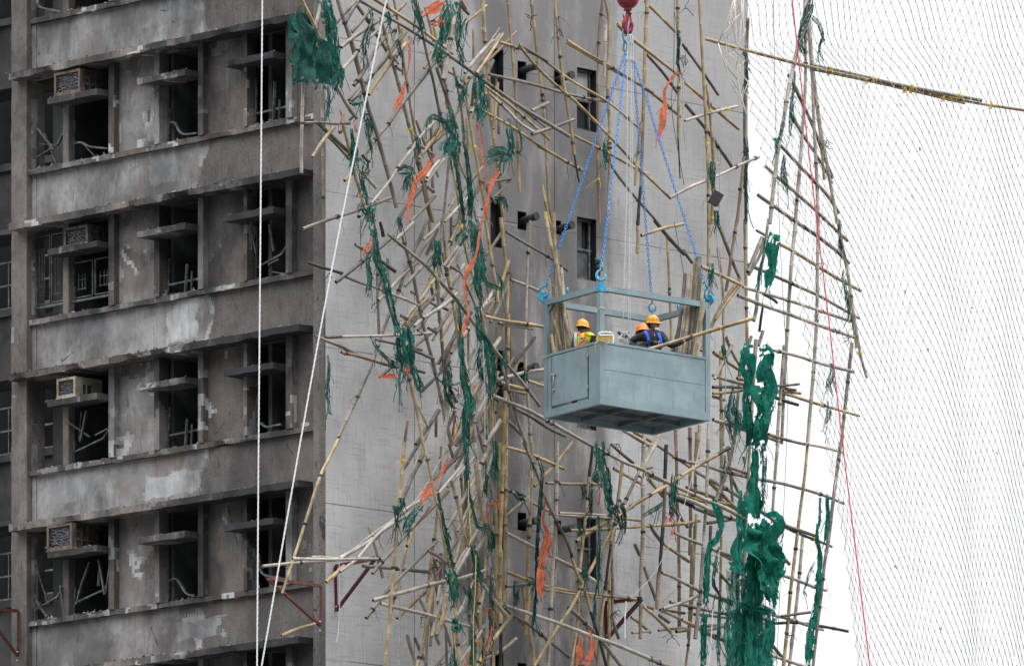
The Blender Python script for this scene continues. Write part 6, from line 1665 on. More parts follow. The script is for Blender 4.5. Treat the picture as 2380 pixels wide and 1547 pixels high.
for k in range(5):
    pts = [Vector((math.cos(a)*(.13+.006*k), .03*math.sin(a)+.006*k-.02, math.sin(a)*.035-.012*k)) for a in [2*math.pi*q/24 for q in range(25)]]; m.tube(pts, .0045, 4)
m.tube([Vector((-.1,-.03,-.04)),Vector((-.17,-.05,-.14)),Vector((-.155,-.06,-.30))], .004, 4); m.tube([Vector((.1,-.03,-.04)),Vector((.06,-.05,-.12)),Vector((-.02,-.06,-.19))], .004, 4)
o = m.build('twine_coil', M['yellow'], None, None, origin=(0,0,0)); o.location = c0; tag(o, 'tangled yellow twine coil hung on the cage\'s near front corner', 'twine')
m = MB(); pts = [Vector((math.cos(a)*.12+.02, -.02, math.sin(a)*.028+.02)) for a in [math.pi*q/14 for q in range(15)]]; rope_mesh(m, pts+[Vector((-.10,-.02,.0)),Vector((-.05,-.02,-.01)),Vector((.12,-.03,-.01)),Vector((.16,-.03,-.03)),Vector((.155,-.04,-.15))], .012, step=.01)
o = m.build('white_rope', M['rope_w'], None, None, origin=(0,0,0)); o.location = c0+Vector((0,-.01,.03)); tag(o, 'short white rope bight lying over the twine on the cage corner', 'rope')
m = MB(); m.tube([(0,0,0),(0,0,.11)], .05, 10, 1); m.tube([(0,0,-.14),(0,0,0)], .032, 10, 0); m.box(-.035,.045,-.035,.035,-.22,-.14,0); m.tube([(.02,0,.05),(-.06,0,.08)], .022, 8, 0)
M['teal'] = simple('dark_teal_plastic',(.01,.09,.085),.5)
o = m.build('power_tool', [M['black'],M['teal']]); o.location = P(1390,612,158.0); tag(o, 'black and teal cordless power tool hung beside the front chain', 'power tool')
for q, (p0, pts) in enumerate((((0,-.02,1.13),[(-.02,.03,0),(-.02,-.02,0),(.03,-.03,.005),(.12,-.025,.01)]),((0,CD,1.11),[(-.02,.02,0),(-.02,-.10,0),(.03,-.11,.0)]),((0,0,1.72),[(.11,-.02,.02),(-.01,-.02,.02),(-.03,.03,-.01),(-.06,.06,-.07)]))):
    m = MB(); m.tube(smooth_path([Vector(a) for a in pts],.02), .006, 5); o = m.build('yellow_tie', M['yellow']); o.matrix_world = MC @ Matrix.Translation(p0)
    tag(o, ['yellow twine turn round the front post at the panel rim','yellow twine turn on the left post at the panel rim','yellow twine knot on the front post at head height'][q], 'twine')
# =============================== PEOPLE ===============================
M['skin'] = simple('skin',(.42,.24,.165),.55,var=.08,scale=10); M['jacket'] = simple('black_jacket',(.014,.016,.024),.75,var=.4,scale=9)
M['trouser'] = simple('dark_trousers',(.03,.033,.04),.85); M['glove'] = simple('dark_grey_glove',(.055,.055,.06),.8,var=.4,scale=30)
M['helmet'] = simple('amber_helmet',(.82,.34,.012),.3,var=.06,scale=5); M['helmet2'] = simple('orange_helmet',(.85,.20,.02),.3,var=.06,scale=5)
M['hair'] = simple('black_hair',(.012,.011,.011),.7); M['mask'] = simple('white_face_mask',(.78,.79,.80),.8,var=.04)
M['blue_strap'] = simple('blue_harness',(.015,.09,.62),.6,var=.15); M['or_strap'] = simple('orange_harness',(.85,.13,.02),.6,var=.1)
M['hivis'] = simple('hi_vis_yellow',(.50,.80,.04),.6,var=.08); M['reflect'] = simple('reflective_tape',(.36,.37,.38),.35,var=.1); M['shirt'] = simple('grey_shirt',(.08,.085,.09),.85,var=.3)
M['scarf'] = simple('grey_scarf',(.16,.13,.14),.85,var=.5,scale=20); M['yband'] = simple('amber_band',(.82,.52,.02),.6,var=.05)
def skinned(name, nodes, edges, mat, parent, sub=2, root=0):
    me = bpy.data.meshes.new(name); me.from_pydata([tuple(n[0]) for n in nodes], edges, []); o = bpy.data.objects.new(name, me); C.objects.link(o)
    md = o.modifiers.new('skin','SKIN'); md.use_smooth_shade = True; sv = me.skin_vertices[0].data if me.skin_vertices else None
    if sv is None:
        bpy.context.view_layer.objects.active = o; sv = me.skin_vertices[0].data
    for i, n in enumerate(nodes):
        rr = n[1] if isinstance(n[1], tuple) else (n[1], n[1]); sv[i].radius = rr
    sv[root].use_root = True
    s2 = o.modifiers.new('sub','SUBSURF'); s2.levels = sub; s2.render_levels = sub
    bpy.context.view_layer.update(); dg = bpy.context.evaluated_depsgraph_get(); em = bpy.data.meshes.new_from_object(o.evaluated_get(dg)); em.name = name
    bpy.data.objects.remove(o); q = bpy.data.objects.new(name, em); C.objects.link(q); em.materials.clear()
    for m_ in (mat if isinstance(mat, list) else [mat]): em.materials.append(m_)
    for p in em.polygons: p.use_smooth = True; p.material_index = 0
    q.parent = parent; return q
def frame(fwd, tilt=0):
    f = Vector(fwd).normalized(); s = Vector((-f.y, f.x, 0)).normalized(); u = s.cross(f)*-1; u = f.cross(s)
    return Matrix((( f.x, s.x, u.x),(f.y, s.y, u.y),(f.z, s.z, u.z)))      # x = face direction, y = left, z = up
def head(mb, c, M3):
    """skull, jaw, brow, nose, lips, eyes, ears; x is forward"""
    def fn(u, q):
        x, y, z = q
        if z < 0: k = 1+z*1.9; y *= k*1.0; x = x*(1+z*.6) if x < 0 else x*(1+z*.2)+(-z)*.10
        if x > 0: x *= .96
        return Vector((x, y, z))
    mb.ellipsoid(c, (.092,.074,.118), M3, 24, 18, 0, fn)
    T = lambda x,y,z: Vector(c)+M3 @ Vector((x,y,z))
    mb.tube([T(.082,0,.018),T(.100,0,-.006),T(.110,0,-.030),T(.092,0,-.040)], [.010,.012,.016,.011], 8)                  # nose
    mb.tube([T(.080,-.034,.024),T(.091,0,.030),T(.080,.034,.024)], [.008,.010,.008], 6)                                     # brow
    mb.tube([T(.083,-.024,-.064),T(.096,0,-.063),T(.083,.024,-.064)], [.005,.009,.005], 6); mb.tube([T(.081,-.02,-.073),T(.093,0,-.074),T(.081,.02,-.073)], [.005,.008,.005], 6)
    for s in (1,-1):
        mb.ellipsoid(T(.075,s*.032,.004), (.012,.015,.009), M3, 8, 6); mb.ellipsoid(T(.083,s*.032,.004), (.005,.008,.005), M3, 8, 6, 1)
        mb.torus(T(-.002,s*.073,-.008), 1, .009, M3 @ Matrix.Rotation(.25*s,3,'Z'), .018, .030, 12, 6); mb.ellipsoid(T(-.002,s*.071,-.008), (.014,.008,.024), M3, 8, 6)
def helmet(mb, c, M3, peak=True):
    T = lambda x,y,z: Vector(c)+M3 @ Vector((x,y,z)); n = 28; vs = []; rings = 9
    for j in range(rings+1):
        t_ = math.pi/2*j/rings
        for i in range(n):
            a = 2*math.pi*i/n; rr = math.sin(t_); z = math.cos(t_)
            x, y = math.cos(a)*rr*.130, math.sin(a)*rr*.110; zz = z**.9*.128
            rib = 1+.035*max(0,math.cos(3*max(-1,min(1,y/.05)) )) if abs(y) < .05 and j < 8 else 1
            vs.append(T(x, y, .020+zz*rib-.012*(x/.130)))
    for k,(ex_,dz) in enumerate(((.010,-.010),(.016,-.016))):
        for i in range(n):
            a = 2*math.pi*i/n; f = max(0,math.cos(a)); pk = .050*f**2 if peak else .012*f
            vs.append(T(math.cos(a)*(.130+ex_*.8+pk), math.sin(a)*(.110+ex_*.8), .008+dz-.010*f*f))
    fs = [(j*n+i,(j+1)*n+i,(j+1)*n+(i+1)%n,j*n+(i+1)%n) for j in range(rings+2) for i in range(n)]
    mb.add(vs, fs, 0, True)
    vi = [T(math.cos(2*math.pi*i/n)*.118, math.sin(2*math.pi*i/n)*.098, -.004) for i in range(n)]; vt = [T(math.cos(2*math.pi*i/n)*.10, math.sin(2*math.pi*i/n)*.08, .10) for i in range(n)]
    mb.add(vi+vt, [(i,(i+1)%n,n+(i+1)%n,n+i) for i in range(n)]+[tuple(range(n,2*n))], 0, True)
def hand(nodes, edges, wrist, d, palmn, curl=1.0, at=None, s=1.0):
    """palm + five unequal fingers, bent towards palmn"""
    d = Vector(d).normalized(); n = Vector(palmn).normalized(); side = d.cross(n).normalized(); b = len(nodes)
    nodes += [(wrist, .024*s), (wrist+d*.045*s, (.040*s,.020*s)), (wrist+d*.085*s, (.042*s,.018*s))]
    if at is not None: edges.append((at, b))
    edges += [(b,b+1),(b+1,b+2)]
    for k, (off, ln) in enumerate(((-.032,.070),(-.011,.080),(.011,.075),(.031,.058))):
        p = wrist+d*.092*s+side*off*s; prev = b+2
        for j in range(3):
            ang = curl*(.55+.65*j); v = (d*math.cos(ang)+n*math.sin(ang))*ln*s/2.4; p = p+v; nodes.append((p, .0105*s-.0012*j)); edges.append((prev, len(nodes)-1)); prev = len(nodes)-1
    p = wrist+d*.025*s-side*.03*s; prev = b+1
    for j in range(3):
        v = (d*.5-side*(.55-.25*j)+n*(.35+.35*j*curl)).normalized()*.030*s; p = p+v; nodes.append((p, .0125*s-.001*j)); edges.append((prev, len(nodes)-1)); prev = len(nodes)-1
def strap(mb, pts, w, nrm, mi=0, th=.006):
    path = smooth_path(pts, .03); N = len(path); vs = []
    for i, p in enumerate(path):
        d = (path[min(i+1,N-1)]-path[max(i-1,0)]).normalized(); s = d.cross(Vector(nrm)).normalized()*w/2; t_ = Vector(nrm)*th
        vs += [p-s, p+s, p+s+t_, p-s+t_]
    fs = [(i*4+k,i*4+(k+1)%4,(i+1)*4+(k+1)%4,(i+1)*4+k) for i in range(N-1) for k in range(4)]+[(0,1,2,3),((N-1)*4+3,(N-1)*4+2,(N-1)*4+1,(N-1)*4)]
    mb.add(vs, fs, mi)
def legs(o0, hipc, foot_y, nodes, edges, hip, spread=Vector((.11,0,0)), fwd=Vector((0,-1,0))):
    for s in (1,-1):
        h = hipc+spread*s; zf = foot_y; k = Vector((h.x+spread.x*s*.2, h.y-.02, (h.z+zf)/2+.02)); a = Vector((h.x+spread.x*s*.4,h.y,zf+.08)); b = len(nodes)
        nodes += [(h,.095),(k,.06),(a,.042),(a+fwd*.10+Vector((0,0,-.045)),.038),(a+fwd*.17+Vector((0,0,-.05)),.03)]
        edges += [(hip,b),(b,b+1),(b+1,b+2),(b+2,b+3),(b+3,b+4)]
def floorz(x, y): return cw(x,y,.12)
# -- worker in black
f2 = floorz(1.57,.50); per2 = empty('person', f2); tag(per2, 'worker in black jacket and blue harness, white mask under chin, gripping a bamboo cane', 'person')
def q2(x, y, dy=0):
    u, v = cpx(x, y); return P(u, v, f2.y+dy)-f2
zf = 0
def torso2(ofs):
    N_ = [(q2(1480,1230),.135+ofs),(q2(1478,1120),.138+ofs),(q2(1475,1010),.150+ofs),(q2(1465,925),(.135+ofs)),(q2(1452,868,.01),.07+ofs*.5)]
    E_ = [(0,1),(1,2),(2,3),(3,4)]
    b = len(N_); N_ += [(q2(1572,925,-.05),.078+ofs),(q2(1640,1010,-.12),.062+ofs),(q2(1700,1052,-.20),.052+ofs),(q2(1790,1024,-.26),.043+ofs),(q2(1856,990,-.283),.036+ofs)]
    E_ += [(3,b),(b,b+1),(b+1,b+2),(b+2,b+3),(b+3,b+4)]
    c = len(N_); N_ += [(q2(1345,925,.02),.078+ofs),(q2(1245,960,.03),.062+ofs),(q2(1165,1010,.02),.054+ofs),(q2(1215,1060,-.05),.048+ofs),(q2(1300,1085,-.12),.038+ofs)]
    E_ += [(3,c),(c,c+1),(c+1,c+2),(c+2,c+3),(c+3,c+4)]
    return N_, E_, b+4, c+4
N_, E_, wr, wl = torso2(-.012)
legs(f2, q2(1480,1265), 0.0, N_, E_, 0); hand(N_, E_, q2(1862,984,-.285), (.9,-.05,.30), (0,.35,.9), 1.1, wr); hand(N_, E_, q2(1322,1088,-.14), (.8,-.2,-.1), (0,.8,-.4), .7, wl)
N_ += [(q2(1450,840,.01),.052)]; E_ += [(4,len(N_)-1)]
body = skinned('body', N_, E_, [M['skin'],M['hair']], per2)
hM = frame((.93,-.36,-.02)); hc = q2(1468,783)
m = MB(); head(m, hc, hM)
bm = bmesh.new(); bm.from_mesh(body.data); tmp = bpy.data.meshes.new('t'); tmp.from_pydata(m.v,[],m.f); tmp.polygons.foreach_set('material_index', m.m); bm.from_mesh(tmp)
bm.to_mesh(body.data); bm.free()
for p in body.data.polygons: p.use_smooth = True
def add_head(body, mb):
    bm = bmesh.new(); bm.from_mesh(body.data); tmp = bpy.data.meshes.new('t'); tmp.from_pydata(mb.v,[],mb.f); tmp.polygons.foreach_set('material_index', mb.m); bm.from_mesh(tmp); bm.to_mesh(body.data); bm.free()
    for p in body.data.polygons: p.use_smooth = True
N2, E2, a_, b_ = torso2(.006); skinned('jacket', N2, E2, M['jacket'], per2)
m = MB(); m.torus(q2(1455,880,.0), .060, .020, Matrix.Rotation(math.radians(90),3,'X'), 1, 1, 18, 8); m.build('collar', M['jacket'], per2)
NL, EL = [(q2(1480,1255),.145)], []; legs(f2, q2(1480,1268), 0.0, NL, EL, 0); NL = [(p,(r_+.012)) for p,r_ in NL]; skinned('trousers', NL, EL, M['trouser'], per2)
g1, e1 = [], []; hand(g1, e1, q2(1862,984,-.285), (.9,-.05,.30), (0,.35,.9), 1.1, None, 1.12); g1 = [(p,(r_[0]+.005,r_[1]+.005) if isinstance(r_,tuple) else r_+.004) for p,r_ in g1]; skinned('glove', g1, e1, M['glove'], per2)
g1, e1 = [], []; hand(g1, e1, q2(1322,1088,-.14), (.8,-.2,-.1), (0,.8,-.4), .7, None, 1.12); g1 = [(p,(r_[0]+.005,r_[1]+.005) if isinstance(r_,tuple) else r_+.004) for p,r_ in g1]; skinned('glove', g1, e1, M['glove'], per2)
m = MB(); helmet(m, hc+Vector((-.01,0,.022)), hM); m.build('helmet', M['helmet'], per2)
m = MB(); m.ellipsoid(hc+hM @ Vector((-.038,0,.0)), (.070,.076,.085), hM, 18, 12); m.build('hair', M['hair'], per2)
m = MB()
for s in (1,-1): m.tube([hc+hM @ Vector(v) for v in ((.01,s*.083,.02),(.005,s*.082,-.06),(.03,s*.055,-.112),(.045,0,-.128))], .006, 5)
m.tube([hc+hM @ Vector(v) for v in ((-.07,-.05,-.01),(-.03,-.083,-.05),(.005,-.08,-.085))], .006, 5); m.build('chin_strap', M['black'], per2)
m = MB(); m.ellipsoid(hc+hM @ Vector((.066,0,-.090)), (.044,.060,.036), hM, 16, 10); m.build('face_mask', M['mask'], per2)
m = MB(); nf = (.12,-.99,.0)
strap(m, [q2(1352,860,-.11),q2(1385,900,-.165),q2(1410,985,-.185),q2(1412,1080,-.185)], .052, nf); strap(m, [q2(1525,875,-.10),q2(1548,930,-.160),q2(1568,1010,-.180),q2(1570,1080,-.175)], .050, nf)
m.build('harness', M['blue_strap'], per2)
m = MB(); m.bar(q2(1340,1040,-.20), q2(1450,985,-.21), .055, .05); m.bar(q2(1285,1046,-.2),q2(1345,1020,-.21),.02,.02); m.ellipsoid(q2(1490,1020,-.2),(.065,.04,.05),nu=12,nv=8); m.build('tool_pouch', M['black'], per2)
m = MB(); m.bar(q2(1483,905,-.175), q2(1485,925,-.175), .012, .01); m.bar(q2(1540,990,-.195),q2(1535,1030,-.195),.03,.01); m.build('zip_pull', M['rope_w'], per2)
# -- worker in hi-vis, seen from behind
f1 = floorz(.36,1.0); per1 = empty('person', f1); tag(per1, 'worker seen from behind in yellow reflective vest with orange harness and amber helmet', 'person')
def q1(x, y, dy=0):
    u, v = cpx(x, y); return P(u, v, f1.y+dy)-f1
def torso1(ofs):
    N_ = [(q1(575,1230),.135+ofs),(q1(575,1110),.138+ofs),(q1(578,1010),.150+ofs),(q1(580,935),.128+ofs),(q1(568,878),.068+ofs*.5)]; E_ = [(0,1),(1,2),(2,3),(3,4)]
    b = len(N_); N_ += [(q1(670,935,.02),.075+ofs),(q1(735,975,.10),.058+ofs),(q1(760,1040,.20),.048+ofs),(q1(730,1085,.30),.038+ofs)]; E_ += [(3,b),(b,b+1),(b+1,b+2),(b+2,b+3)]
    c = len(N_); N_ += [(q1(488,940,.02),.075+ofs),(q1(462,1020,.06),.058+ofs),(q1(470,1100,.12),.048+ofs),(q1(520,1130,.22),.038+ofs)]; E_ += [(3,c),(c,c+1),(c+1,c+2),(c+2,c+3)]
    return N_, E_, b+3, c+3
N_, E_, wr, wl = torso1(-.012); legs(f1, q1(575,1265), 0, N_, E_, 0, fwd=Vector((0,1,0)))
hand(N_, E_, q1(725,1088,.32), (-.2,.9,.0), (0,.2,-1), .8, wr); hand(N_, E_, q1(530,1135,.25), (.3,.9,.0), (0,.2,-1), .8, wl); N_ += [(q1(566,852),.05)]; E_ += [(4,len(N_)-1)]
b1 = skinned('body', N_, E_, [M['skin'],M['hair']], per1); hM1 = frame((.55,.83,-.12)); hc1 = q1(572,828)
m = MB(); head(m, hc1, hM1); add_head(b1, m)
N2, E2, a_, b_ = torso1(.004); skinned('shirt', N2, E2, M['shirt'], per1)
NV = [(q1(575,1230),.150),(q1(575,1110),.156),(q1(578,1010),.168),(q1(582,945),.150),(q1(575,905),.085),(q1(668,936,.02),.088),(q1(715,960,.07),.078),(q1(492,942,.02),.085)]
skinned('reflective_vest', NV, [(0,1),(1,2),(2,3),(3,4),(3,5),(5,6),(3,7)], M['hivis'], per1)
NL, EL = [(q1(575,1255),.145)], []; legs(f1, q1(575,1268), 0, NL, EL, 0, fwd=Vector((0,1,0))); NL = [(p,r_+.012) for p,r_ in NL]; skinned('trousers', NL, EL, M['trouser'], per1)
m = MB(); helmet(m, hc1+Vector((0,0,.012)), hM1); m.build('helmet', M['helmet'], per1)
m = MB(); m.ellipsoid(hc1+hM1 @ Vector((-.022,0,-.002)), (.082,.081,.095), hM1, 18, 12); m.build('hair', M['hair'], per1)
m = MB(); m.torus(hc1+Vector((-.005,0,-.055)), 1, .022, Matrix.Rotation(math.radians(90),3,'X'), .062, .070, 18, 8); m.build('scarf', M['scarf'], per1)
nb = (0,-1,0)
m = MB(); strap(m, [q1(520,880,-.09),q1(548,935,-.175),q1(578,990,-.185),q1(635,1090,-.18)], .050, nb); strap(m, [q1(625,885,-.09),q1(600,935,-.175),q1(570,990,-.190),q1(495,1090,-.18)], .050, nb); m.build('harness', M['or_strap'], per1)
m = MB(); m.torus(q1(558,968,-.205), .034, .008, Matrix.Identity(3), 1, 1, 14, 6); m.build('back_ring', M['galv'], per1)
m = MB(); strap(m, [q1(490,880,-.08),q1(478,950,-.15),q1(480,1060,-.165)], .055, nb); strap(m, [q1(575,1000,-.187),q1(578,1090,-.185)], .05, nb); strap(m, [q1(712,915,.0),q1(728,965,.0)], .05, nb); m.build('reflective_strip', M['reflect'], per1)
m = MB(); m.bar(q1(582,915,-.20), q1(668,945,-.22), .012, .075); bandp = m.build('lanyard_pack', M['yband'], per1)
fc = bpy.data.curves.new('lettering','FONT'); fc.body = 'ZIVKI0'; fc.size = .055; cm = bpy.data.objects.new('lettering', fc); C.objects.link(cm); bpy.context.view_layer.update(); me = bpy.data.meshes.new_from_object(cm); bpy.data.objects.remove(cm)
o = link('lettering', me, [M['black']], bandp); o.location = q1(592,925,-.23); o.rotation_euler = (math.radians(90), math.radians(17), 0)
m = MB(); m.bar(q1(672,950,-.2), q1(740,965,-.2), .075, .09); m.bar(q1(675,975,-.2), q1(680,1040,-.2), .05, .04); m.build('tool_holster', M['black'], per1)
# -- third worker, mostly hidden
f3 = floorz(1.77,1.12); per3 = empty('person', f3); tag(per3, 'stooping worker hidden behind the man in black, only an orange helmet showing', 'person')
def q3(x, y, dy=0):
    u, v = cpx(x, y); return P(u, v, f3.y+dy)-f3
N_ = [(q3(1370,1290,.05),.13),(q3(1355,1180,.04),.13),(q3(1345,1080,.02),.145),(q3(1335,1010,0),.12),(q3(1325,955,0),.06),(q3(1322,925,0),.05),
      (q3(1415,1010),.07),(q3(1450,1110,.1),.055),(q3(1430,1190,.22),.036),(q3(1262,1010),.07),(q3(1240,1110,.1),.055),(q3(1270,1190,.22),.036)]
E_ = [(0,1),(1,2),(2,3),(3,4),(4,5),(3,6),(6,7),(7,8),(3,9),(9,10),(10,11)]; legs(f3, q3(1370,1320,.05), 0, N_, E_, 0)
hand(N_, E_, q3(1430,1200,.24), (-.3,.9,-.1), (0,0,-1), .7, 8); hand(N_, E_, q3(1275,1200,.24), (.3,.9,-.1), (0,0,-1), .7, 11)
b3 = skinned('body', N_, E_, [M['skin'],M['hair']], per3); hM3 = frame((-.35,.9,-.25)); hc3 = q3(1325,890)
m = MB(); head(m, hc3, hM3); add_head(b3, m); m = MB(); helmet(m, hc3+Vector((0,0,.02)), hM3); m.build('helmet', M['helmet2'], per3)
m = MB(); m.ellipsoid(hc3+hM3 @ Vector((-.022,0,0)), (.08,.08,.09), hM3, 14, 10); m.build('hair', M['hair'], per3)
N4 = [(p, (r_+.014)) for p, r_ in N_[:12] if not isinstance(r_, tuple)]; E4 = [e for e in [(0,1),(1,2),(2,3),(3,4),(3,6),(6,7),(7,8),(3,9),(9,10),(10,11)]]; skinned('jacket', N4, E4, M['shirt'], per3)
NL, EL = [(q3(1370,1300,.05),.14)], []; legs(f3, q3(1370,1322,.05), 0, NL, EL, 0); NL = [(p,r_+.012) for p,r_ in NL]; skinned('trousers', NL, EL, M['trouser'], per3)
# =============================== ROPES, LINES, BRACKETS, SAFETY NET ===============================
def line(name, uvs, y, rad, mat, label, cat, twist=False, group=None, step=.05):
    W = [R(u,v,-y) if y < 0 else P(u,v,y) for u,v in uvs]; m = MB()
    if twist: rope_mesh(m, W, rad, lay=.09, step=.022, n=7)
    else: m.tube(smooth_path(W, step), rad, 5)
    o = m.build(name, mat, None, None, origin=W[0]); tag(o, label, cat, group); return o
line('white_rope', [(610,-40),(605.5,515),(601,1031),(597,1600)], 152, .0125, M['rope_w'], 'taut upright white rope in front of the burnt windows', 'rope', True)
line('white_rope', [(906,-40),(757,700),(608,1547),(595,1620)], 152.5, .0135, M['rope_w'], 'slanting white rope crossing from top centre to bottom left', 'rope', True)
line('red_line', [uvp for uvp in [(1586.67+760/3,-10),(1586.67+850/3,800/3),(1586.67+935/3,515.5),(1586.67+1020/3,515.5+233),(1586.67+1115/3,1031),(1586.67+1220/3,1031+283),(1586.67+1310/3,1560)]], 155, .012, M['red_rope'], 'thin red line sweeping down in front of the white safety net', 'rope')
for i, (uvs, d, lab) in enumerate((([(1586.67+632/3,-10),(1804,320),(1815,600),(1830,880),(1828,1031),(1804,1560)], -2.0, 'thin dark wire hanging plumb against the sky left of the ladder'),
      ([(963,-10),(963,1560)], -.12, 'thin dark cable fixed vertically down the flank wall, left third'), ([(1288,-10),(1289,520),(1288,1560)], -.15, 'thin dark cable running down the tiled strip of the flank wall'),
      ([(1567,-10),(1566,160),(1562,260),(1590,430)], -2.2, 'dark thread hanging off the upright left of the dangling orange tail'),
      ([(1567,515),(1590,640),(1618,800)], -2.2, 'dark thread slanting behind the cage hook'), ([(751,180),(752,600),(757,1000)], -.4, 'dark cable along the corner column'))):
    line('dark_cable', uvs, d, .006 if i else .005, M['cable'], lab, 'cable')
for i, (sh, pts, d, rad, mt, lab) in enumerate((
      ('T21', [(225,-60),(245,180),(285,700),(300,1000),(285,1547)], -2.4, .009, 'rope_g', 'pale rope running down beside the cage\'s right post'),
      ('T20', [(190,1190),(250,1140),(258,1300),(255,1490)], -2.4, .010, 'rope_g', 'white rope loop over the upright near the small black box'),
      ('T20', [(10,380),(0,700),(20,1050)], -2.3, .010, 'rope_g', 'grey rope bight on the upright right of the blue chains'),
      ('Z7', [(1525,100),(1430,560),(1340,900),(1270,1150),(1160,1490)], -2.6, .008, 'rope_w2', 'white rope slanting down from under the cage corner'),
      ('Z7', [(460,700),(490,900),(600,1000),(700,990),(740,930),(700,780),(705,500)], -2.7, .007, 'rope_g', 'slack rope loop round the white cane under the cage'),
      ('Z8', [(1070,180),(940,450),(760,730),(560,930),(500,975)], -2.5, .006, 'rope_w2', 'white rope running down to the dark red bracket on the right'),
      ('Z8', [(430,1040),(415,1300),(412,1560)], -2.6, .013, 'rope_w', 'white rope end dangling under the right-hand red bracket'),
      ('T12', [(720,60),(560,340),(420,480),(200,640),(0,800)], -2.3, .011, 'rope_g', 'twisted grey rope following the slanting canes, lower left'),
      ('T02', [(2365,830),(2368,1100),(2358,1310),(2345,1380)], -1.6, .008, 'rope_w2', 'white rope hanging down from the left-hand red bracket'),
      ('T22', [(255,680),(250,900),(248,1050)], -2.6, .009, 'rope_w', 'thin white rope beside the bowed green streamer'),
      ('T12', [(415,870),(410,1200),(400,1547)], -1.4, .018, 'rope_g', 'dark knotted rope hanging straight, lower left of the flank wall'),
      ('Z6', [(1405,0),(1395,500),(1370,950),(1375,1547)], -3.2, .005, 'yellow', 'thin yellow cord in the tangle, bottom centre'),
      ('Z5', [(1300,500),(1310,900),(1340,1350)], -3.2, .005, 'yellow', 'thin yellow cord beside the long green streamer, lower third'),
      ('Z4', [(1500,100),(1525,700),(1530,1547)], -3.1, .009, 'rope_g', 'grey twisted cord hanging through the white canes, centre'),
      ('T22', [(210,1150),(195,1400),(180,1547)], -2.6, .010, 'rope_w', 'white rope tail at the bottom edge left of the sheer curtain'),
      ('T10', [(5,480),(65,640)], -2.2, .005, 'cable', 'short dark thread by the long green shreds, upper left'),
      ('T11', [(135,-20),(135,170),(140,330)], -1.8, .008, 'cable', 'dark rope end hanging left of the crumpled orange cloth'))):
    line('rope' if mt.startswith('rope') else 'cord', [UVp(sh, f'{x},{y}') for x,y in pts], d, rad, M[mt], lab, 'rope', mt.startswith('rope'))
# small knots of burnt cord
KN = [('T10',(1330,130)),('T10',(1185,320)),('T10',(1515,210)),('T20',(1000,985)),('T20',(20,60)),('T22',(770,1335)),('T01',(2300,360)),('T12',(640,820+40)),('Z7',(1790,140)),('Z6',(640,860)),('T20',(20,390)),('Z8',(290,1190)),('Z3',(1080,1080)),('Z8',(1060,1500)),('T21',(1160,810)),('T21',(370,1240+150)),('Z7',(320,400)),('Z1',(1160,470)),('Z5',(2210,270)),('T21',(975,285))]
WH = ['on the second full upright from the top centre','on the first cross lashing at top centre','on the third full upright at top centre','on the right ladder rail, upper part','on the upright beside the orange tail at top','between the lowest ladder rails','left of the corner column cable, at mid height','in the lower left canes','under the cage\'s right corner','beneath the slanting bleached cane, bottom left','above the orange tail on the right upright','below the right-hand red bracket','under the tapered cane, centre left','among the canes at bottom right','at the foot of the right ladder rail','left of the pinkish rail, lower','hanging right of the green net under the cage','beside the slanting white rope, near the top','on the tan brace crossing, lower centre','on the middle ladder rail']
for i, (sh, p) in enumerate(KN):
    r = random.Random(600+i); u, v = UVp(sh, f'{p[0]},{p[1]}'); c = R(u,v,2.3); m = MB()
    for q in range(r.randint(4,7)):
        a = Vector((0,0,0)); pts = [a]; dr = Vector((r.uniform(-1,1),r.uniform(-.6,.4),r.uniform(-1,.8))).normalized()*.035
        for k in range(r.randint(4,9)): dr = (dr+Vector((r.uniform(-.03,.03),r.uniform(-.02,.02),r.uniform(-.035,.015)))).normalized()*.033; pts.append(pts[-1]+dr)
        m.tube(pts, r.uniform(.004,.009), 3)
    o = m.build('burnt_cord', M['black']); o.location = c; tag(o, 'scorched knot of black cord '+WH[i], 'cord', 'scorched cord knots')
# red steel brackets bolted to the walls
M['redsteel'] = simple('dark_red_steel',(.11,.008,.022),.5,var=.3,scale=6,dirt=(.05,.02,.02)); M['redrust'] = simple('faded_red_steel',(.17,.055,.048),.7,var=.35,scale=9,dirt=(.10,.08,.07),dirtamt=.8)
def bracket(pts3, w, mat, label):
    """angle-section triangle; pts3 = wall-top, tip, wall-bottom in world space"""
    a, b, c = pts3; o0 = a; r = empty('steel_bracket', o0); tag(r, label, 'steel bracket', 'red steel scaffold brackets bolted to the tower')
    for nm, p, q in (('top_beam',a,b),('brace',b,c),('wall_plate',a,c)):
        m = MB(); d = (q-p).normalized(); m.bar(p-o0, q-o0, w, .012); up = Vector((0,0,1)); m.bar(p-o0+d.cross(Vector((1,0,0))).normalized()*0+Vector((0,.02,w/2)), q-o0+Vector((0,.02,w/2)), .012, .05)
        m.build(nm, M[mat], r)
    m = MB(); 
    for s_ in (.08,-.08): m.ellipsoid(c-o0+Vector((0,-.02,s_)), (.02,.02,.02), nu=8, nv=6)
    m.build('bolt', M['galv'], r)
def t(sh, x, y): return UVp(sh, f'{x},{y}')
bracket((R(*t('T02',2338,862),.03), R(*t('T12',235,805),1.3), R(*t('T02',2345,1165),.03)), .075, 'redsteel', 'dark red triangular steel bracket on the flank wall, left of the two')
bracket((R(*t('T12',1840,1118),.05), R(*t('T12',2095,1085),1.2), R(*t('T12',1850,1365),.05)), .085, 'redsteel', 'dark red triangular steel bracket on the flank wall, right of the two')
bracket((L(*t('T02',2238,998),.20), L(*t('T02',1868,945),1.6), L(*t('T02',2232,1270),.20)), .06, 'redrust', 'faded red steel bracket projecting from the corner column')
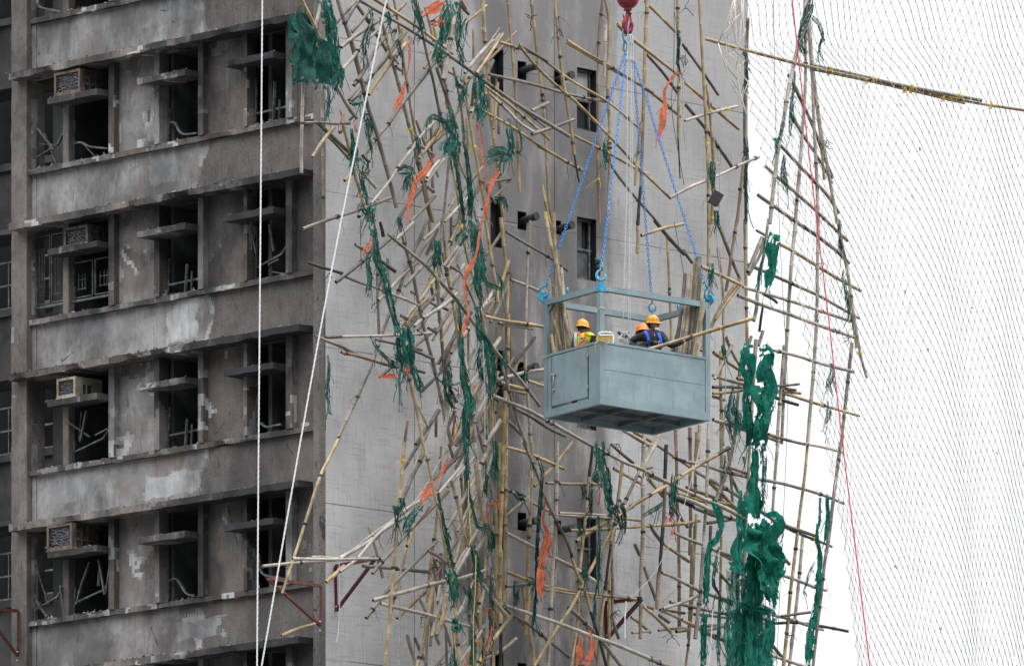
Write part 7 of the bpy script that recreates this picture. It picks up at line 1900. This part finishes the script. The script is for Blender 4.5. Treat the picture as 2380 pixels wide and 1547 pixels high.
bracket((L(*t('T02',128,1172),.2), L(*t('T02',-120,1150),1.6), L(*t('T02',122,1480),.2)), .06, 'redrust', 'faded red steel bracket at the far left bottom border')
# the bamboo boom that carries the net
for i, (tw, pts, lab) in enumerate((('y9',[(160,272),(450,352),(900,470),(1300,560)],'long tan boom cane sticking out from the wall edge under the net'),('g9',[(905,455),(1200,520),(1500,590),(2090,702)],'grey weathered cane lashed on top of the boom'),
       ('y8',[(905,482),(1400,592),(1970,722)],'tan cane lashed under the boom, middle length'),('y8',[(1470,600),(1900,690),(2150,735),(2600,800)],'outermost tan boom cane running off the right border'))):
    W = [P(1586.67+x/3, y/3, 160.6+.03*i) for x,y in pts]; r = random.Random(i+5); m = MB(); bamboo_mesh(m, W, float(tw[1:])/2/129, tw[0], r)
    o = m.build('bamboo_pole', [BAM[tw[0]],M['node'],BAM['w'],M['hollow']], None, None, origin=W[0]); tag(o, lab, 'bamboo pole', 'bamboo canes lashed into the net boom')
    for k in range(4 if i else 0):
        pth = smooth_path(W,.1); q = int(len(pth)*(.12+.24*k)); tie(pth[q]-W[0], pth[q+1]-pth[q-1], .055, r, M['yellow'], parent=o)
# diamond-mesh safety net
def edge_u(v):
    pts = [(-60,1700),(0,1705),(95,1670),(130,1690),(160,1712),(220,1722),(300,1745),(400,1762),(515,1795),(560,1802),(640,1818),(760,1832),(1031,1878),(1120,1895),(1240,1914),(1400,1931),(1560,1946),(1700,1962)]
    for (a,b),(c,d) in zip(pts, pts[1:]):
        if v <= c: return b+(d-b)*(v-a)/(c-a)
    return pts[-1][1]
def boom_v(u): return 90.7+(u-1640)*.2195
cols, rows = 45, 76; m = MB(); m2 = MB(); node = {}
for j in range(rows):
    for i in range(cols):
        a = (i+(.5 if j%2 else 0))/cols; v = -60+j*22.2
        eu = edge_u(v+30*a); sp = a**.93
        u = eu+(2470-eu)*sp + 26*math.sin(a*6.3+1)*(v-200)/1500*0 + v*.055*(1-a)*0
        # the net bunches in soft vertical folds
        u += 5*math.sin(a*27+v*.0016)+6*math.sin(a*11+.5+v*.002)
        tilt_ = (v-boom_v(u))*.035; u += tilt_
        v2 = v+a*34+6*math.sin(a*17+j*.11)+r.uniform(-.8,.8)+3*noise.noise(Vector((i*.2,j*.2,1))); u += 3*noise.noise(Vector((i*.15,j*.12,5)))+r.uniform(-.5,.5)
        dist = abs(v2-boom_v(u)); 
        if dist < 40: u += (round((u-1640)/22)*22+1640-u)*.25*(1-dist/40)
        node[i,j] = P(u, v2, 159.9+.35*math.sin(a*23+v*.002)+.9*a)
def cord(p, q, k, rad=.0042):
    mid = (p+q)/2+Vector((r.uniform(-.004,.004),.004,-.004*r.random())); k.tube([p,mid,q], rad, 3, cap=False, smooth=False)
for j in range(rows-1):
    for i in range(cols):
        p = node[i,j]; dn = [(i,j+1),(i-1,j+1)] if j%2==0 else [(i,j+1),(i+1,j+1)]
        for n_, (a,b) in enumerate(dn):
            if (a,b) in node:
                if r.random() < .004: continue
                cord(p, node[a,b], m, .0060 if (n_==(0 if j%2==0 else 1)) else .0034)
        s = .015; m.add([p+Vector(o_) for o_ in ((s,0,0),(0,s,0),(-s,0,0),(0,-s,0),(0,0,s*1.3),(0,0,-s*1.3))], [(0,1,4),(1,2,4),(2,3,4),(3,0,4),(1,0,5),(2,1,5),(3,2,5),(0,3,5)])
bp = [node[0,j] for j in range(rows)]; m2.tube(bp, .009, 5); m2.tube([p+Vector((.03+.03*math.sin(k*.9),.02,0)) for k, p in enumerate(bp)], .006, 4)
sn = m.build('safety_net', M['cord'], None, None, origin=node[0,0]); tag(sn, 'huge white diamond-mesh safety net hanging from the bamboo boom over the open sky', 'safety net')
m2.v = [tuple(Vector(v)-node[0,0]) for v in m2.v]; m2.build('border_rope', M['cord_pale'], sn)
# the gathered corner of net drawn over the wall edge
m = MB(); top = [UVp('T20',f'{x},{y}') for x,y in ((360,-10),(372,-10),(410,-10),(425,-10))]; tie_ = UVp('T20','248,300'); low = [UVp('T20',f'{x},{y}') for x,y in ((385,560),(400,640),(440,760))]
for i, (u0,v0) in enumerate(top):
    for k, tgt in enumerate(((tie_,) if i < 2 else (UVp('T20','372,480'),UVp('T20','440,350')))):
        m.tube(smooth_path([P(u0,v0,160.2), P((u0+tgt[0])/2+4*math.sin(i+k),(v0+tgt[1])/2+5,160.15), P(*tgt,160.3)],.2), .008, 4)
for (u0,v0) in low: m.tube(smooth_path([P(*tie_,160.3), P((u0+tie_[0])/2-6,(v0+tie_[1])/2+8,160.2), P(u0,v0,160.4)],.2), .009, 4)
m.tube(smooth_path([P(*UVp('T20',q),160.3) for q in ('362,0','370,180','378,480','400,640','450,820')],.2), .013, 5)
for a, b in (('300,200','410,90'),('270,240','380,300'),('300,400','378,350'),('330,90','375,170'),('378,480','440,420'),('310,270','330,150'),('378,350','440,200'),('300,420','385,560'),('378,300','440,350')): m.tube([P(*UVp('T20',a),160.25), P(*UVp('T20',b),160.3)], .007, 4)
w0 = P(*tie_,160.3); m.v = [tuple(Vector(v)-w0) for v in m.v]
o = m.build('net_corner', M['cord_pale']); o.location = w0; tag(o, 'gathered pale net corner tied to the boom in front of the wall edge', 'safety net')
# litter caught in the net
LT = [('T20',1520,730,'green','small green rag'),('T20',1658,1040,'dark','dark wire tangle'),('T20',1595,1370,'brown','thin brown wisp'),('T20',1105,590,'pale','pale short straw'),('T21',2018,596,'brown','curled brown leaf scrap'),('T21',1552,487,'red','small red-brown chip'),('T21',1711,895,'green','pale green scrap'),('T21',1580,615,'brown','upright brown splinter'),('T22',1480,855,'brown','forked brown twig'),('T22',1272,1070,'brown','slim brown splinter'),('T22',1800,1285,'dark','tiny dark curl'),('T21',1900,1490,'pale','slanting pale straw'),('T22',2190,68,'brown','tiny brown flake'),('T21',1320,1465,'pale','long pale straw'),('T20',540,215,'brown','short brown splinter'),('T21',2345,1460,'brown','small brown star-shaped scrap')]
LM = {'green':M['net_bright'],'dark':M['black'],'brown':simple('dry_brown',(.18,.11,.06),.8),'pale':simple('straw',(.38,.34,.27),.8),'red':simple('red_brown',(.25,.06,.04),.8)}
for i, (sh,x,y,c,lab) in enumerate(LT):
    rr = random.Random(i*7+1); u, v = UVp(sh,f'{x},{y}'); m = MB(); 
    if 'straw' in lab or 'splinter' in lab: m.tube([Vector((-.10,0,-.03)),Vector((0,0,.0)),Vector((.10,.0,.05))] if 'straw' in lab else [Vector((-.01,0,-.09)),Vector((.0,0,0)),Vector((.015,0,.09))], .006, 4)
    else:
        for k in range(3): m.tube([Vector((rr.uniform(-.05,.05),0,rr.uniform(-.07,.07))) for _ in range(4)], .005, 3)
        m.add([Vector((rr.uniform(-.05,.05),rr.uniform(-.02,.02),rr.uniform(-.05,.05))) for _ in range(4)], [(0,1,2),(0,2,3)])
    o = m.build('net_litter', LM[c]); o.location = P(u,v,159.6); o.scale = (.62,.62,.62); tag(o, lab+' caught in the safety net, '+['upper','middle','lower'][min(2,int(v//516))]+' third, '+('well out to the right' if u>2120 else 'towards the ladder' if u<1960 else 'halfway across the sky'), 'litter', 'litter caught in the safety net')
# small black lamp box on an upright
m = MB(); m.box(-.09,.09,-.05,.05,-.12,.12); m.box(-.10,.10,-.056,-.0505,-.13,.13); o = m.build('black_box', M['black']); o.location = R(*UVp('T20','228,1385'),2.45); o.rotation_euler = (0,.5,.3); tag(o, 'small black box strapped to the upright near the wall\'s right edge', 'box')
# =============================== LABELS OF THE SCAFFOLD CANES ===============================
LM_ = [((1460,45),'the crane hook'),((1265,800),"the cage's left post"),((1655,800),"the cage's right post"),((1395,960),'the cage bottom'),((855,1330),'the left dark red bracket'),((1460,1420),'the right dark red bracket'),
  ((1260,1280),'the big orange banner'),((1362,230),'the top right dark window'),((1362,585),'the window above the cage'),((1362,1290),'the lowest dark window'),((1155,170),'the top slit window'),((1040,950),'the pale flat lath'),
  ((715,110),'the flag of netting'),((1045,330),'the big hanging net bundle'),((940,820),'the large green tangle'),((1545,280),'the dangling orange tail'),((1555,1225),'the bag-shaped orange tarp'),((1355,1510),'the looped orange tarp'),
  ((1738,330),'the wall edge, high up'),((1738,620),"the wall edge beside the cage's top"),((1790,1250),'the knotted green hank'),((1770,900),'the heavy green swag'),((1860,60),'the ladder peak'),((1900,400),'the ladder of canes'),((1900,750),'the middle ladder rungs'),((1880,1150),'the lower ladder rungs'),
  ((1900,1450),'the lowest ladder rungs'),((1000,1140),'the orange wrap'),((1120,640),'the long orange streamer'),((980,430),'the scorched orange strip'),((930,200),'the orange tarp ribbon'),((1010,30),'the pale orange board'),((757,640),'the corner column'),((757,1250),'the lower corner column'),
  ((1220,165),'the top drain pipe'),((1225,1240),'the lowest drain pipe'),((1160,1300),'the tan upright bundle'),((860,300),'the slanting white rope'),((1450,400),'the blue chains'),((1640,300),'the right-hand uprights'),((1060,1450),'the green bow'),((1430,1190),'the net under the cage'),((1600,1480),'the bottom right tangle'),((900,1080),'the blank lower left wall'),((1160,900),'the dark wall recess')]
def size_word(l): return 'very long' if l > 4.6 else 'long' if l > 2.8 else 'medium' if l > 1.5 else 'short' if l > .75 else 'stubby'
def lean(uv):
    (x0,y0),(x1,y1) = uv[0], uv[-1]
    if y0 > y1: x0,y0,x1,y1 = x1,y1,x0,y0
    dx, dy = x1-x0, y1-y0; a = math.degrees(math.atan2(abs(dx), abs(dy)+1e-6))
    bent = False
    if len(uv) > 3:
        mx_, my_ = uv[len(uv)//2]; tt = ((mx_-x0)*dx+(my_-y0)*dy)/(dx*dx+dy*dy+1e-6); bent = math.hypot(mx_-x0-dx*tt, my_-y0-dy*tt) > 9
    s = 'upright' if a < 7 else ('steep' if a < 32 else 'slanting' if a < 62 else 'low-angled' if a < 82 else 'level')
    if s in ('upright','level'): return ('bowed ' if bent else '')+s, ''
    return ('bowed ' if bent else '')+s, ' leaning '+('left' if dx > 0 else 'right')    # top end towards that side
used = {}
rows_ = []
for o, tone, w, ln, uv in POLE_OBJS:
    cx = sum(p[0] for p in uv)/len(uv); cy = sum(p[1] for p in uv)/len(uv)
    best = min(LM_, key=lambda q: (q[0][0]-cx)**2+(q[0][1]-cy)**2*.7); dx, dy = cx-best[0][0], cy-best[0][1]
    rel = 'over' if math.hypot(dx,dy) < 26 else (('left of' if dx < 0 else 'right of') if abs(dx) > abs(dy) else ('above' if dy < 0 else 'below'))
    sh, ln_ = lean(uv); key = f"{size_word(ln)} {sh} {TONEW[tone]} cane{ln_}, {rel} {best[1]}"
    rows_.append((o, key, cx, cy))
groups = {}
for rw in rows_: groups.setdefault(rw[1], []).append(rw)
ORD = ['first','second','third','fourth','fifth','sixth','seventh','eighth']
for key, lst in groups.items():
    lst.sort(key=lambda q: q[2])
    for i, (o, k, cx, cy) in enumerate(lst):
        lab = key
        if len(lst) > 1: lab = (f"{'left' if i==0 else 'right'} one: " if len(lst)==2 else f"{ORD[i]} from left: ")+key
        wds = lab.split()
        tag(o, lab, 'bamboo pole', 'bamboo poles of the wrecked scaffold')
